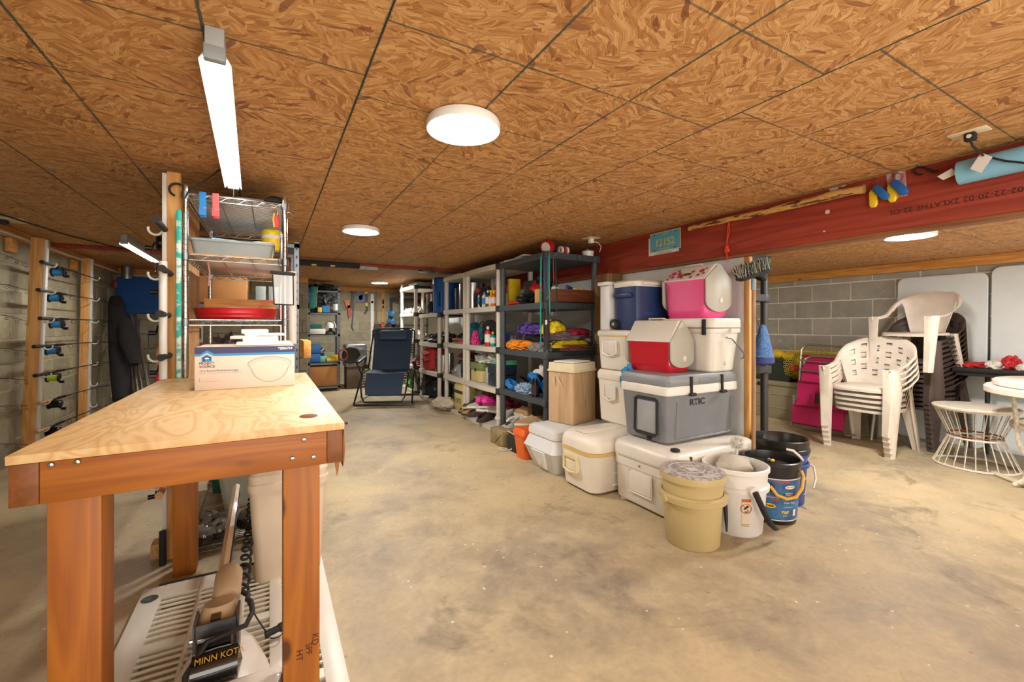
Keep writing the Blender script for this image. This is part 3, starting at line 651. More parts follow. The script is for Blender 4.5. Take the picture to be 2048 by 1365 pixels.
g = G(); g.rr([(.10, .13, 0), (.12, .16, .06), (.115, .15, .10), (.08, .10, .135)], .045, 6, M=Matrix.Translation((-.135, 1.60, .14)) @ Matrix.Rotation(R(-12), 4, 'X')); g.obj('pivot_housing', 'motor_tan', t)
g = G(); g.lathe([(.0, -.075), (.032, -.073), (.040, -.06), (.041, .05), (.034, .068), (0, .072)], (0, 0, 0), 26, M=Matrix.Translation((-.122, 1.755, .255)) @ Matrix.Rotation(R(-82), 4, 'X')); g.obj('steering_housing', 'motor_tan', t)
g = G(); g.tube([(-.140, 1.80, .275), (-.145, 2.62, .31)], [.0165, .0165], 6); g.obj('shaft', 'motor_tan', t)
g = G(); g.tube([(-.123, 1.80, .268), (-.128, 2.62, .302)], .003, 5); g.obj('shaft_seam', 'black', t)
g = G(); g.box(-.185, 1.515, .235, -.083, 1.521, .275); g.box(-.19, 1.515, .14, -.183, 1.60, .275); g.box(-.085, 1.515, .14, -.078, 1.60, .275); g.obj('bracket', 'steel', t)
g = G(); g.prism([(-.175, .14), (-.095, .14), (-.095, .25), (-.175, .25)], 1, 1.475, 1.485); g.cyl((-.20, 1.545, .22), (-.07, 1.545, .22), .006, n=8); g.box(-.15, 1.53, .265, -.125, 1.56, .275); g.obj('latch_plate', 'chrome', t)
g = G(); g.lathe([(0, -.06), (.042, -.055), (.045, 0), (.042, .05), (.0, .06)], (0, 0, 0), 24, M=Matrix.Translation((-.125, 1.425, .205)) @ Matrix.Rotation(R(90), 4, 'Y')); g.obj('motor_pod', 'black_gloss', t)
text('printed_name', 'MINN KOTA', .021, (-.172, 1.393, .243), (1, .0, .0), (0, .72, .7), mat('gold', '#c79a2c', .4, nz=0), t, sx=.95)
g = G(); pts = []; N = 240
for k in range(N + 1):
    u = k / N; a = 2 * PI * 12.5 * u; r_ = .0165; y = 1.72 + .95 * u; z = .235 - .02 * u
    pts.append((-.078 + r_ * math.cos(a), y, z + r_ * math.sin(a)))
g.tube(pts, .0052, 6); g.obj('coil_cord', 'rubber', t)
g = G(); g.tube([(-.078, 1.72, .235), (-.06, 1.68, .24), (-.062, 1.64, .25), (-.05, 1.60, .26), (-.045, 1.55, .255), (-.06, 1.50, .25), (-.10, 1.46, .265), (-.15, 1.45, .262), (-.19, 1.40, .22), (-.19, 1.35, .15)], .0075, 8); g.obj('power_cord', 'rubber', t)
g = G(); g.tube([(-.062, 1.64, .24), (-.03, 1.67, .15), (-.01, 1.70, .09)], .0025, 6); g.cyl((-.012, 1.70, .08), (.035, 1.715, .082), .011, n=12); g.cyl((.03, 1.713, .082), (.042, 1.717, .083), .014, n=12); g.tube(arc((.02, 1.695, .075), .02, -150, 30, 8, 'xy'), .002, 5); g.obj('plug', 'rubber', t)
g = G(); g.box(-.205, 1.02, .12, .035, 1.365, .205, .022); g.obj('foot_shell', 'motor_white', t)
# ================================================================ coolers
mat('cool_white', '#d9d4c8', .38, nz=.06, ns=3); mat('cool_white2', '#d5d5d3', .42, nz=.06, ns=3); mat('cool_cream', '#e0d8c8', .38, nz=.05)
mat('cool_grey', '#74777a', .42, nz=.08); mat('cool_grey2', '#818487', .42, nz=.05); mat('amber', '#d8b36c', .45); mat('seam', '#8f887a', .6, nz=0)
mat('play_red', '#b41226', .32, nz=.05, coat=.3); mat('play_pink', '#dc4a86', .38, nz=.04); mat('play_lid', '#d4cfc3', .42, nz=.04); mat('navy_cool', '#22345f', .42, nz=.1)
mat('magenta', '#b82a6c', .5, nz=0)
def bnd(a, b): return ((a + b) / 2, abs(b - a))
# big white cooler on the floor under the grey one
def rrbox(g, x0, x1, y0, y1, secs, n=4):
    """secs: (inset, z, rad)"""
    g.rr([(x1 - x0 - 2 * i, y1 - y0 - 2 * i, z, r) for i, z, r in secs], .02, n, c=((x0 + x1) / 2, (y0 + y1) / 2)); return g
x0, x1, y0, y1 = 1.985, 2.78, 1.70, 2.205
t = thing('cooler', 'large white cooler on the floor carrying the grey cooler, tan bucket in front', 'cooler', (2.38, 1.96, 0))
g = G(); rrbox(g, x0, x1, y0, y1, [(.02, .018, .05), (.012, .03, .055), (.006, .24, .06)]); rrbox(g, x0, x1, y0, y1, [(.0, .24, .06), (0, .295, .06)]); g.obj('cooler_body', 'cool_white', t)
g = G(); rrbox(g, x0, x1, y0, y1, [(.004, .300, .055), (-.004, .305, .065), (-.004, .355, .065), (.004, .378, .06), (.025, .392, .05)]); rrbox(g, x0, x1, y0, y1, [(.0, .292, .055), (0.0, .302, .055)]); g.obj('cooler_lid', 'cool_white', t)
for fx, fy in ((2.04, 1.76), (2.04, 2.14), (2.72, 1.76), (2.72, 2.14)): g = G(); g.lathe([(0, 0), (.026, 0), (.028, .02), (0, .02)], (fx, fy, 0), 16); g.obj('foot', 'cool_cream', t)
g = G(); g.box(x0 - .012, 1.86, .10, x0 + .02, 2.04, .225, .006); g.obj('handle_panel', 'cool_white', t)
g = G(); g.tube([(x0 - .006, 1.855, .235), (x0 - .006, 1.855, .095), (x0 - .006, 2.045, .095), (x0 - .006, 2.045, .235)], .005, 6); g.obj('panel_edge', 'cool_cream', t)
g = G(); g.lathe([(0, .012), (.004, .010), (.006, .0)], (0, 0, 0), 10, M=Matrix.Translation((x0 - .001, 1.955, .268)) @ Matrix.Rotation(R(-90), 4, 'Y')); g.obj('screw', 'steel', t)
g = G(); g.box(2.12, y0 - .008, .30, 2.135, y0 + .002, .372, .002); g.obj('latch', mat('latch_brown', '#4a3328', .6), t)
g = G(); g.lathe([(.014, 0), (.026, .002), (.027, .014), (.018, .018), (.014, .014)], (2.075, 1.765, .3925), 20); g.obj('drain_plug', 'rubber', t)
text('embossed_name', 'YETI', .052, (2.36, y0 - .0055, .318), (1, 0, 0), (0, 0, 1), 'cool_cream', t, sx=1.5)
# rounded cream cooler with amber band
t = thing('cooler', 'rounded cream cooler with a yellowed band and side handle, second from the tan bucket', 'cooler', (2.2, 2.41, 0))
x0, x1, y0, y1 = 1.835, 2.56, 2.215, 2.615
g = G(); rrbox(g, x0, x1, y0, y1, [(.05, .0, .06), (.022, .02, .075), (.012, .10, .085), (.0, .262, .09)], 6); g.obj('cooler_body', 'cool_cream', t)
g = G(); rrbox(g, x0, x1, y0, y1, [(-.003, .262, .09), (-.005, .285, .092)], 6); g.obj('trim_band', 'amber', t)
g = G(); rrbox(g, x0, x1, y0, y1, [(-.002, .287, .09), (-.001, .33, .09), (.012, .362, .085), (.04, .384, .07), (.09, .394, .05)], 6); g.obj('cooler_lid', 'cool_cream', t)
g = G(); g.box(x0 + .05, 2.36, .392, x1 - .12, 2.47, .398, .003); g.obj('lid_ridge', 'cool_cream', t)
hx = x0 - .004
g = G(); g.box(hx, 2.375, .125, hx + .02, 2.525, .245, .004); g.obj('handle_recess', mat('hr', '#e6dcc0', .5), t)
g = G(); g.box(hx - .012, 2.372, .21, hx + .01, 2.528, .245, .005); g.tube([(hx - .008, 2.378, .22), (hx - .008, 2.378, .13), (hx - .01, 2.45, .118), (hx - .008, 2.522, .13), (hx - .008, 2.522, .22)], .0085, 8); g.obj('handle', mat('hr2', '#dfcf9f', .5), t)
for z in (.05, .13): g = G(); g.box(2.02, y0 + .006, z, 2.14, y0 + .018, z + .014, .004); g.obj('side_rib', 'cool_cream', t)
# faceted white cooler
t = thing('cooler', 'white faceted cooler with a tapering front, leftmost of the floor row', 'cooler', (2.1, 2.86, 0))
x0, x1, y0, y1 = 1.81, 2.5, 2.635, 3.10
g = G(); rrbox(g, x0, x1, y0, y1, [(.075, .0, .035), (.066, .01, .04), (.012, .16, .045), (.004, .172, .045), (.014, .19, .045), (.045, .268, .04)], 4); g.obj('cooler_body', 'cool_white2', t)
g = G(); rrbox(g, x0, x1, y0, y1, [(.034, .27, .045), (.034, .30, .045), (.04, .326, .045), (.06, .338, .04), (.11, .342, .03)], 5); g.obj('cooler_lid', 'cool_white2', t)
g = G(); g.add([(x0 + .008, 2.76, .165), (x0 + .008, 2.95, .165), (x0 + .068, 2.91, .015), (x0 + .068, 2.80, .015), (x0 - .006, 2.77, .163), (x0 - .006, 2.94, .163), (x0 + .052, 2.90, .02), (x0 + .052, 2.81, .02)], [(4, 5, 6, 7), (0, 1, 5, 4), (1, 2, 6, 5), (2, 3, 7, 6), (3, 0, 4, 7)]); g.obj('drain_facet', mat('facet', '#e3e3e2', .4, nz=0), t)
g = G(); g.cyl((x0 + .055, 2.86, .045), (x0 + .028, 2.86, .045), .010, n=12); g.obj('drain_plug', 'tan', t)
# grey cooler
x0, x1, y0, y1 = 2.085, 2.785, 1.835, 2.245
t = thing('cooler', 'grey hard cooler with white seam band and black latches under the red cooler', 'cooler', (2.43, 2.04, .395))
g = G(); rrbox(g, x0, x1, y0, y1, [(.04, .400, .03), (.028, .41, .035), (.012, .66, .035), (.010, .70, .035)]); g.obj('cooler_body', 'cool_grey', t)
g = G(); rrbox(g, x0, x1, y0, y1, [(.004, .70, .035), (.0, .705, .035), (.0, .75, .035), (.004, .757, .035)]); g.obj('seam_band', 'cool_white', t)
g = G(); rrbox(g, x0, x1, y0, y1, [(.003, .758, .035), (.0, .763, .036), (.0, .80, .036), (.012, .822, .03), (.02, .823, .03)]); g.obj('cooler_lid', 'cool_grey2', t)
g = G(); g.box(x0 + .005, 1.925, .455, x0 + .03, 2.085, .655, .006); g.obj('handle_panel', mat('grey_lite', '#999c9d', .45), t)
g = G(); g.tube([(x0 + .003, 1.915, .665), (x0 + .0, 1.912, .46), (x0 + .0, 1.935, .445), (x0 + .0, 2.08, .445), (x0 + .0, 2.098, .46), (x0 + .003, 2.095, .665), (x0 + .003, 2.08, .673), (x0 + .003, 1.93, .673)], .008, 8, closed=True); g.obj('handle', 'rubber', t)
g = G(); g.box(x0 - .004, 1.93, .437, x0 + .014, 2.08, .456, .005); g.obj('grip', 'rubber', t)
g = G(); g.cyl((x0 + .03, 1.99, .422), (x0 + .012, 1.99, .422), .014, n=14); g.box(x0 + .01, 1.983, .405, x0 + .02, 1.997, .43); g.obj('drain_plug', 'rubber', t)
for X in (2.30, 2.60):
    g = G(); g.box(X - .009, y0 - .010, .70, X + .009, y0 + .004, .812, .003); g.cbox((X, y0 - .014, .702), (.055, .022, .020), (0, 0, 0), .006); g.obj('latch', 'rubber', t)
g = G(); g.box(2.375, y0 - .003, .762, 2.555, y0 + .01, .80, .004); g.obj('lid_label', 'cool_grey', t)
q = aY(1379, 812, y0 + .012); text('printed_name', 'RTIC', .054, (q.x, y0 + .0095, q.z + .003), (1, 0, .0), (0, 0, 1), mat('ink_black', '#141414', .5, nz=0), t, sx=1.25, bold=.0016)
g = G(); g.tube([(2.19, y0 + .009, .66), (2.18, y0 + .012, .44), (2.21, y0 + .014, .425), (2.69, y0 + .014, .425), (2.715, y0 + .012, .44), (2.71, y0 + .008, .66)], .0025, 5); g.obj('embossed_line', 'cool_grey2', t)
g = G(); g.lathe([(0, .003), (.006, .002), (.008, 0)], (0, 0, 0), 12, M=Matrix.Translation((2.105, y0 - .001, .785)) @ Matrix.Rotation(R(90), 4, 'X')); g.obj('screw', 'steel', t)
# lunchbox coolers with tent lids (local: x = width, y = length, end face at y=0)
def tentbox(N, W, L, H, eave, rot, bodym, label, deco=None):
    t = thing('lunch_cooler', label, 'cooler', N, rot)
    def o(g, n, m_): return g.obj(n, m_, t, world=False)
    g = G(); g.rr([(W * .84, L * .90, 0, .03), (W * .90, L * .95, .02, .035), (W * .93, L * .97, .05, .035), (W * .925, L * .97, .055, .035), (W * .99, L * .995, eave, .03)], .03, 5, c=(W / 2, L / 2)); o(g, 'cooler_body', bodym)
    cx = W / 2
    prof = [(-.004, eave), (-.004, eave + .008), (W * .36, H - .004), (W * .45, H), (W * .55, H), (W * .64, H - .004), (W + .004, eave + .008), (W + .004, eave)]
    g = G(); g.prism(prof, 1, -.004, L + .004, bev=.004); o(g, 'tent_lid', 'play_lid')
    shield = [(W * .5, H - .004), (W * .44, H - .008), (-.005, eave + .004), (-.003, eave * .42)] + [(W * .5 - W * .5 * math.cos(R(a)), eave * .42 - eave * .26 * math.sin(R(a))) for a in range(20, 170, 15)] + [(W + .003, eave * .42), (W + .005, eave + .004), (W * .56, H - .008)]
    for (a, b) in ((-.014, -.004), (L + .004, L + .014)):
        g = G(); g.prism([(cx + (u - cx) * 1.0, v) for u, v in shield], 1, a, b, bev=.002); o(g, 'side_flap', mat('flap', '#aba697', .5, nz=.05))
    g = G(); g.lathe([(.0, .004), (.016, .004), (.020, 0)], (0, 0, 0), 20, sx=.8, M=Matrix.Translation((cx + .02, -.014, eave * .46)) @ Matrix.Rotation(R(90), 4, 'X')); o(g, 'release_button', 'play_lid')
    g = G(); g.tube([(cx, L * .30, H - .005), (cx - .02, L * .32, H + .010), (cx - .02, L * .68, H + .010), (cx, L * .70, H - .005)], .007, 6, flat=.7); o(g, 'handle', 'play_lid')
    return t
t = tentbox((2.235, 1.945, .8235), .235, .355, .345, .20, 4, 'play_red', 'red lunch cooler with a white tent shaped lid standing on the grey cooler')
for yy in (.14, .21): g = G(); g.box(.10, yy, .342, .112, yy + .012, .352); g.obj('handle_slot', 'black', t, world=False)
# white latch cooler behind the red one
t = thing('cooler', 'white upright cooler with a wire bail behind the red lunch cooler', 'cooler', (2.63, 2.03, .823))
x0, x1, y0, y1 = 2.475, 2.80, 1.815, 2.255
g = G(); rrbox(g, x0, x1, y0, y1, [(.045, .8245, .04), (.035, .835, .045), (.012, 1.07, .045), (.012, 1.085, .045)], 5); rrbox(g, x0, x1, y0, y1, [(.002, 1.085, .04), (.002, 1.112, .04)], 5); g.obj('cooler_body', 'cool_white', t)
g = G(); rrbox(g, x0, x1, y0, y1, [(.004, 1.116, .04), (.0, 1.12, .04), (.0, 1.165, .04), (.006, 1.18, .035)], 5); g.obj('cooler_lid', 'cool_white', t)
g = G(); g.box(x0 - .012, 1.86, 1.07, x0 + .004, 1.885, 1.172, .004); g.obj('latch', 'rubber', t)
g = G(); g.tube([(2.62, y0 - .004, 1.055), (2.66, y0 - .012, 1.045), (2.765, y0 - .03, .945), (2.772, y0 - .02, .915), (2.76, y0 - .01, .91)], .0055, 8); g.obj('bail', 'steel', t)
g = G(); g.cyl((2.655, y0 + .004, 1.098), (2.655, y0 - .016, 1.098), .012, n=14); g.obj('peg', 'cool_white', t)
g = G(); g.lathe([(.006, .004), (.014, .004), (.016, 0)], (0, 0, 0), 16, M=Matrix.Translation((2.655, y0 + .028, .885)) @ Matrix.Rotation(R(90), 4, 'X')); g.obj('drain_plug', 'cool_cream', t)
t = tentbox((2.47, 1.865, 1.181), .255, .335, .36, .255, 0, 'play_pink', 'pink lunch cooler with magenta flowers on its pale lid, top of the stack')
# flowers on the sloping lid: flat prints on the slope plane
W_, e_, H_ = .255, .263, .356
sl = Vector((W_ * .36 + .004, 0, H_ - e_)).normalized(); nrm = Vector((-sl.z, 0, sl.x))
def slope_pt(u, v, off=.0035): p_ = Vector((-.004, 0, e_)) + sl * v + nrm * off; return Vector((p_.x, u, p_.z))
for k, (u, v, r_) in enumerate(((.055, .075, .020), (.065, .032, .014), (.03, .045, .012), (.03, .095, .010), (.115, .018, .013), (.125, .075, .014), (.215, .04, .022), (.235, .07, .016), (.19, .022, .012), (.275, .035, .016), (.285, .075, .020), (.31, .055, .012), (.255, .10, .012), (.31, .02, .012))):
    g = G(); vs = []
    n = 25
    for j in range(n): a = 2 * PI * j / n; rr_ = r_ * (.68 + .32 * abs(math.cos(2.5 * a + k))); vs.append(slope_pt(u + rr_ * math.cos(a), v + rr_ * math.sin(a), .0038 + .0002 * (k % 3)))
    g.add(vs, [tuple(range(n))]); g.obj('printed_flower', 'magenta', t, world=False)
for col, s_, off in (('black', 1.0, .0048), ('gold', .84, .0051), ('black', .76, .0054)):
    g = G(); vs = [slope_pt(.165 + .042 * s_ * math.cos(2 * PI * j / 28), .050 + .013 * s_ * math.sin(2 * PI * j / 28), off) for j in range(28)]; g.add(vs, [tuple(range(28))]); g.obj('printed_badge', mat('gold2', '#b89a48', .5, nz=0) if col == 'gold' else col, t, world=False)
M3 = WM[t.name]; o_ = M3 @ slope_pt(.200, .046, .0058); text('printed_badge_name', 'playmate', .014, o_, M3.to_3x3() @ Vector((0, -1, 0)), M3.to_3x3() @ sl, 'gold2', t, sx=1.0)
# middle column
x0, x1, y0, y1 = 2.235, 2.72, 2.30, 2.665
def sidehandle(t, X, ya, yb, za, zb, m_='cool_white'):
    g = G(); g.box(X - .010, ya, za, X + .02, yb, zb, .006); g.obj('handle_recess', m_, t)
    g = G(); g.tube([(X - .012, ya - .004, zb - .01), (X - .014, ya - .004, za + .01), (X - .016, (ya + yb) / 2, za - .012), (X - .014, yb + .004, za + .01), (X - .012, yb + .004, zb - .01)], .008, 8); g.obj('handle', 'cool_cream', t)
t = thing('cooler', 'white cooler with a side handle standing behind the grey cooler', 'cooler', (2.47, 2.48, .395))
g = G(); rrbox(g, x0, x1, y0, y1, [(.03, .396, .03), (.018, .41, .035), (.004, .72, .04)]); g.obj('cooler_body', 'cool_cream', t)
g = G(); rrbox(g, x0, x1, y0, y1, [(.0, .722, .04), (-.004, .73, .045), (-.004, .77, .045), (.01, .795, .04)]); g.obj('cooler_lid', 'cool_cream', t)
sidehandle(t, x0 + .004, 2.44, 2.56, .58, .69)
t = thing('cooler', 'white cooler under the navy wheeled cooler, yellowed line below its lid', 'cooler', (2.47, 2.48, .796))
g = G(); rrbox(g, x0, x1, y0, y1, [(.03, .797, .03), (.018, .805, .035), (.004, 1.05, .04)]); g.obj('cooler_body', 'cool_white', t)
g = G(); rrbox(g, x0, x1, y0, y1, [(-.001, 1.05, .04), (-.001, 1.056, .04)]); g.obj('trim_band', 'amber', t)
g = G(); rrbox(g, x0, x1, y0, y1, [(.0, 1.057, .04), (-.004, 1.062, .045), (-.004, 1.088, .045), (.01, 1.098, .04)]); g.obj('cooler_lid', 'cool_white', t)
sidehandle(t, x0 + .004, 2.43, 2.57, .915, 1.02)
t = thing('wheeled_cooler', 'navy blue wheeled cooler with a white lid beside the pink lunch cooler', 'cooler', (2.47, 2.43, 1.10))
X0c, X1c, Y0c, Y1c = 2.285, 2.72, 2.285, 2.535
g = G(); rrbox(g, X0c, X1c, Y0c, Y1c, [(.02, 1.101, .03), (.01, 1.11, .04), (.0, 1.415, .045)], 2); g.obj('cooler_body', 'navy_cool', t)
g = G(); rrbox(g, X0c, X1c, Y0c, Y1c, [(-.004, 1.416, .045), (-.006, 1.425, .05), (-.004, 1.452, .05), (.012, 1.466, .045)], 3); g.obj('cooler_lid', 'cool_white', t)
g = G(); g.box(X0c - .022, 2.33, 1.335, X0c + .01, 2.50, 1.375, .012); g.obj('handle', 'navy_cool', t)
g = G(); g.box(2.34, Y0c - .02, 1.425, 2.56, Y0c + .01, 1.45, .008); g.obj('pull_handle', 'cool_white', t)
for yy in (2.50, 2.35)[:1]:
    g = G(); g.lathe([(.0, -.012), (.018, -.012), (.02, -.016), (.036, -.016), (.038, 0), (.036, .014), (0, .014)], (0, 0, 0), 22, M=Matrix.Translation((X0c - .008, yy, 1.142)) @ Matrix.Rotation(R(-90), 4, 'Y')); g.obj('wheel', 'rubber', t)
    g = G(); g.lathe([(.0, .016), (.012, .016), (.014, .012)], (0, 0, 0), 14, M=Matrix.Translation((X0c - .010, yy, 1.142)) @ Matrix.Rotation(R(-90), 4, 'Y')); g.obj('wheel_hub', 'grey_plastic', t)
text('printed_name', 'Igloo', .045, (2.36, Y0c + .006, 1.21), (1, 0, 0), (0, 0, 1), mat('navy_lite', '#3d4f7c', .4, nz=0), t, sx=1.2)
t = thing('foam_cooler', 'narrow white foam cooler standing on edge left of the navy cooler', 'cooler', (2.5, 2.61, 1.10))
g = G(); g.box(2.27, 2.548, 1.099, 2.72, 2.655, 1.44, .006); g.obj('cooler_body', 'cool_white2', t); g = G(); g.box(2.245, 2.545, 1.44, 2.74, 2.66, 1.468, .006); g.obj('cooler_lid', 'cool_white2', t)
g = G(); g.blob((2.19, 2.27, .745), (.05, .05, .10), .35, 2.2, 8); tag(g.obj('cloth', mat('cloth_blue', '#1f86bd', .8)), 'bright blue cloth hanging at the left rear corner of the grey cooler', 'cloth')
# weathered box with cream lid, turned a little
t = thing('wooden_bin', 'tall weathered wooden bin with a cream plastic lid on the faceted cooler', 'bin', (2.085, 2.76, .345), 15)
g = G(); g.box(0, 0, 0, .30, .255, .425, .004); o1 = g.obj('bin_body', 'grey_wood', t, world=False); o1.data.materials.clear(); o1.data.materials.append(wood('worn_wood', '#c2a27c', '#a5845c', 2, .8, .6))
g = G(); g.rr([(.325, .28, .415), (.325, .28, .428), (.312, .268, .43), (.305, .262, .485)], .02, c=(.15, .1275)); g.obj('bin_lid', 'cream', t, world=False)
g = G(); g.tube([(-.003, .19, .375), (-.014, .185, .33), (-.005, .18, .30)], .005, 6); g.tube([(-.003, .185, .385), (-.012, .15, .375), (-.006, .10, .29)], .005, 6); g.tube([(-.003, .19, .375), (-.008, .17, .40), (-.003, .15, .375)], .005, 6); g.obj('rope_handle', mat('rope', '#cdbfa4', .9), t, world=False)
g = G(); g.cbox((.15, .12, .492), (.24, .2, .012), (0, 0, 3), .005); tag(g.obj('pad', 'paper'), 'white folded pad on the cream lid of the weathered bin', 'pad'); o1 = bpy.data.objects['pad']; o1.location = (2.18, 2.90, .832); o1.rotation_euler = (0, 0, R(15))
# orange box and dark fabric bin, timber block, rope
t = thing('orange_box', 'orange plastic box on the floor left of the faceted white cooler', 'box', (1.95, 3.22, 0))
g = G(); rrbox(g, 1.84, 2.08, 3.125, 3.30, [(.025, 0, .02), (.006, .20, .02)]); g.obj('box_body', 'orange', t); g = G(); rrbox(g, 1.84, 2.08, 3.125, 3.30, [(-.003, .20, .022), (-.003, .225, .022), (.01, .255, .02)]); g.obj('box_lid', 'orange', t)
g = G(); g.box(1.90, 3.32, 0, 2.07, 3.50, .13, .006); tag(g.obj('fabric_bin', mat('bin_black', '#2a2421', .8)), 'low black fabric bin on the floor behind the orange box', 'bin')
t = thing('timber_block', 'short treated timber block with a rope loop on the floor by the shoes', 'block', (1.93, 3.64, 0))
g = G(); g.box(1.875, 3.545, 0, 1.99, 3.80, .15, .003); g.obj('block_body', mat('treated', '#8d7d54', .85, nz=.35, ns=14), t)
g = G(); g.tube([(1.873, 3.58, .115), (1.872, 3.70, .02)], .002, 5); g.obj('crack', 'ink_black', t)
g = G(); g.tube([(1.93, 3.55, .155), (1.96, 3.46, .13), (1.90, 3.42, .02), (1.84, 3.46, .008), (1.82, 3.53, .01), (1.85, 3.545, .008), (1.90, 3.50, .008)], .007, 7); g.obj('rope_loop', 'rope', t)

# ================================================================ buckets
def bucket(x, y, rb, rt, h, bm, label, rotz=0, band=.68, loc_only=False, rim=None):
    t = thing('bucket', label, 'bucket', (x, y, 0), rotz)
    g = G(); g.lathe([(0, 0), (rb * .95, 0), (rb, .008), (rb + (rt - rb) * .65, h * .65), (rt * .985, h * .96), (rt, h), (rt * .965, h), (rt * .95, h * .96), (rb * .94, .02), (0, .02)], (0, 0, 0), 44); g.obj('bucket_wall', bm, t, world=False)
    g = G(); g.lathe([(rt, h * .935), (rt + .006, h * .94), (rt + .006, h * .99), (rt, h)], (0, 0, 0), 44, cap=False); g.obj('rim', rim or bm, t, world=False)
    return t
t = bucket(1.945, 1.545, .134, .153, .36, mat('bucket_tan', '#b9a574', .45, nz=.05), 'tan bucket with a grey printed lid in front of the white coolers', -20)
g = G(); g.lathe([(.150, .225), (.170, .232), (.173, .262), (.152, .268)], (0, 0, 0), 44, cap=False); g.obj('collar', 'bucket_tan', t, world=False)
g = G(); g.lathe([(.155, .333), (.163, .336), (.164, .358), (.162, .368), (0, .368)], (0, 0, 0), 44); g.obj('bucket_lid', 'bucket_tan', t, world=False)
m, tt = new_mat('seat_pad'); MATS['seat_pad'] = m
c_ = tt.mix(tt.n('ShaderNodeMapRange', {0: tt.noise(tt.coord(), 55, 3, .6), 1: .42, 2: .58}).outputs[0], lin('#7d7672'), lin('#b3aca4')); tt.link(c_, 'Base Color'); tt.b.inputs['Roughness'].default_value = .7
g = G(); g.lathe([(0, .374), (.152, .374), (.158, .371), (.158, .368)], (0, 0, 0), 44); g.obj('lid_pad', 'seat_pad', t, world=False)
for r_ in (.06, .115): g = G(); g.tube(arc((0, 0, .3745), r_, 0, 360, 40, 'xy')[:-1], .0022, 5, closed=True); g.obj('pad_ring', mat('pad_pale', '#c2bbb2', .7), t, world=False)
g = G(); g.cbox((.0, 0, .3745), (.05, .05, .0015)); g.obj('pad_emblem', 'pad_pale', t, world=False)
for s in (-1, 1): g = G(); g.cyl((.140, .05 + s * .0, .245), (.195, .055, .245), .018, n=12) if s > 0 else g.cyl((-.150, -.03, .245), (-.182, -.035, .245), .018, n=12); g.obj('lug', 'bucket_tan', t, world=False)
g = G(); g.tube([(.190, .055, .245), (.195, .03, .235), (.192, .0, .17), (.184, -.02, .10), (.172, -.04, .05)], [.008, .011, .011, .009, .004], 8); g.obj('handle', 'rubber', t, world=False)

t = bucket(2.285, 1.53, .135, .165, .362, mat('bucket_white', '#dad7d1', .4, nz=.04), 'white bucket with a drooping black handle and warning label beside the tan bucket', 0)
g = G(); g.lathe([(.152, .235), (.168, .24), (.170, .262), (.155, .268)], (0, 0, 0), 44, cap=False); g.obj('collar', 'bucket_white', t, world=False)
g = G(); g.lathe([(0, .28), (.15, .28), (.15, .25), (0, .25)], (0, 0, 0), 30); g.blob((.035, .03, .325), (.10, .09, .065), .15, 1.5, 2); g.obj('contents', mat('sack', '#b9b2a4', .9, nz=.1), t, world=False)
ca = R(-122)   # direction facing the camera
def cylpt(r_, a, z): return Vector((r_ * math.cos(a), r_ * math.sin(a), z))
def wrap(g, r0, r1, a0, a1, z0, z1, n=12):   # patch on a tapered bucket
    vs = [cylpt(r0 + (r1 - r0) * (z - z0) / (z1 - z0), a0 + (a1 - a0) * k / n, z) for z in (z0, z1) for k in range(n + 1)]
    return g.add(vs, [(k, k + 1, n + 2 + k, n + 1 + k) for k in range(n)])
def rad(z, rb, rt, h): return rb + (rt - rb) * z / h + .0012
def rw(z): return rad(z, .135, .165, .362)
wa0, wa1 = ca - .02, ca + .32
g = G(); wrap(g, rw(.06), rw(.215), wa0 - .19, wa0 + .11, .06, .215); g.obj('warning_label', mat('label_cream', '#d8c8ae', .6, nz=0), t, world=False)
g = G(); wrap(g, rw(.20) + .0008, rw(.215) + .0008, wa0 - .19, wa0 + .11, .20, .215); g.obj('warning_bar', mat('warn_orange', '#c65a1e', .5, nz=0), t, world=False)
ccn = wa0 - .04; g = G(); g.tube([cylpt(rw(.163 + .026 * math.sin(a)) + .001, ccn + .026 / .15 * math.cos(a), .163 + .026 * math.sin(a)) for a in [2 * PI * k / 24 for k in range(24)]], .0018, 5, closed=True); g.tube([cylpt(rw(.163) + .003, ccn - .12, .182), cylpt(rw(.163) + .003, ccn + .12, .145)], .0018, 5); g.obj('warning_sign', 'warn_orange', t, world=False)
g = G(); g.tube([cylpt(rw(.17) + .0015, ccn + .06, .178), cylpt(rw(.165) + .0015, ccn - .02, .168), cylpt(rw(.16) + .0015, ccn - .07, .160)], [.006, .004, .003], 6); g.tube([cylpt(rw(.15) + .0015, ccn - .05, .146), cylpt(rw(.15) + .0015, ccn + .04, .146)], .003, 6); g.obj('warning_figure', 'ink_black', t, world=False)
for k in range(8):
    g = G(); wrap(g, rw(.07) + .0008, rw(.07) + .0008, wa0 - .17, wa0 + .07 + .02 * (k % 2), .068 + k * .0082, .0705 + k * .0082); g.obj('warning_text', mat('print_brown', '#6f5a48', .6, nz=0), t, world=False)
la = ca + .10; P0 = cylpt(.172, la, .262)
g = G(); g.cyl(cylpt(.150, la, .262), cylpt(.188, la, .262), .026, n=18); g.obj('lug', 'bucket_white', t, world=False)
g = G(); g.tube([cylpt(.196, la - .02, .268), cylpt(.200, la + .04, .235), cylpt(.20, la + .20, .17), cylpt(.20, la + .42, .10), cylpt(.205, la + .62, .065), cylpt(.21, la + .78, .055)], [.014, .0155, .0155, .015, .012, .006], 10); g.obj('handle', 'rubber', t, world=False)

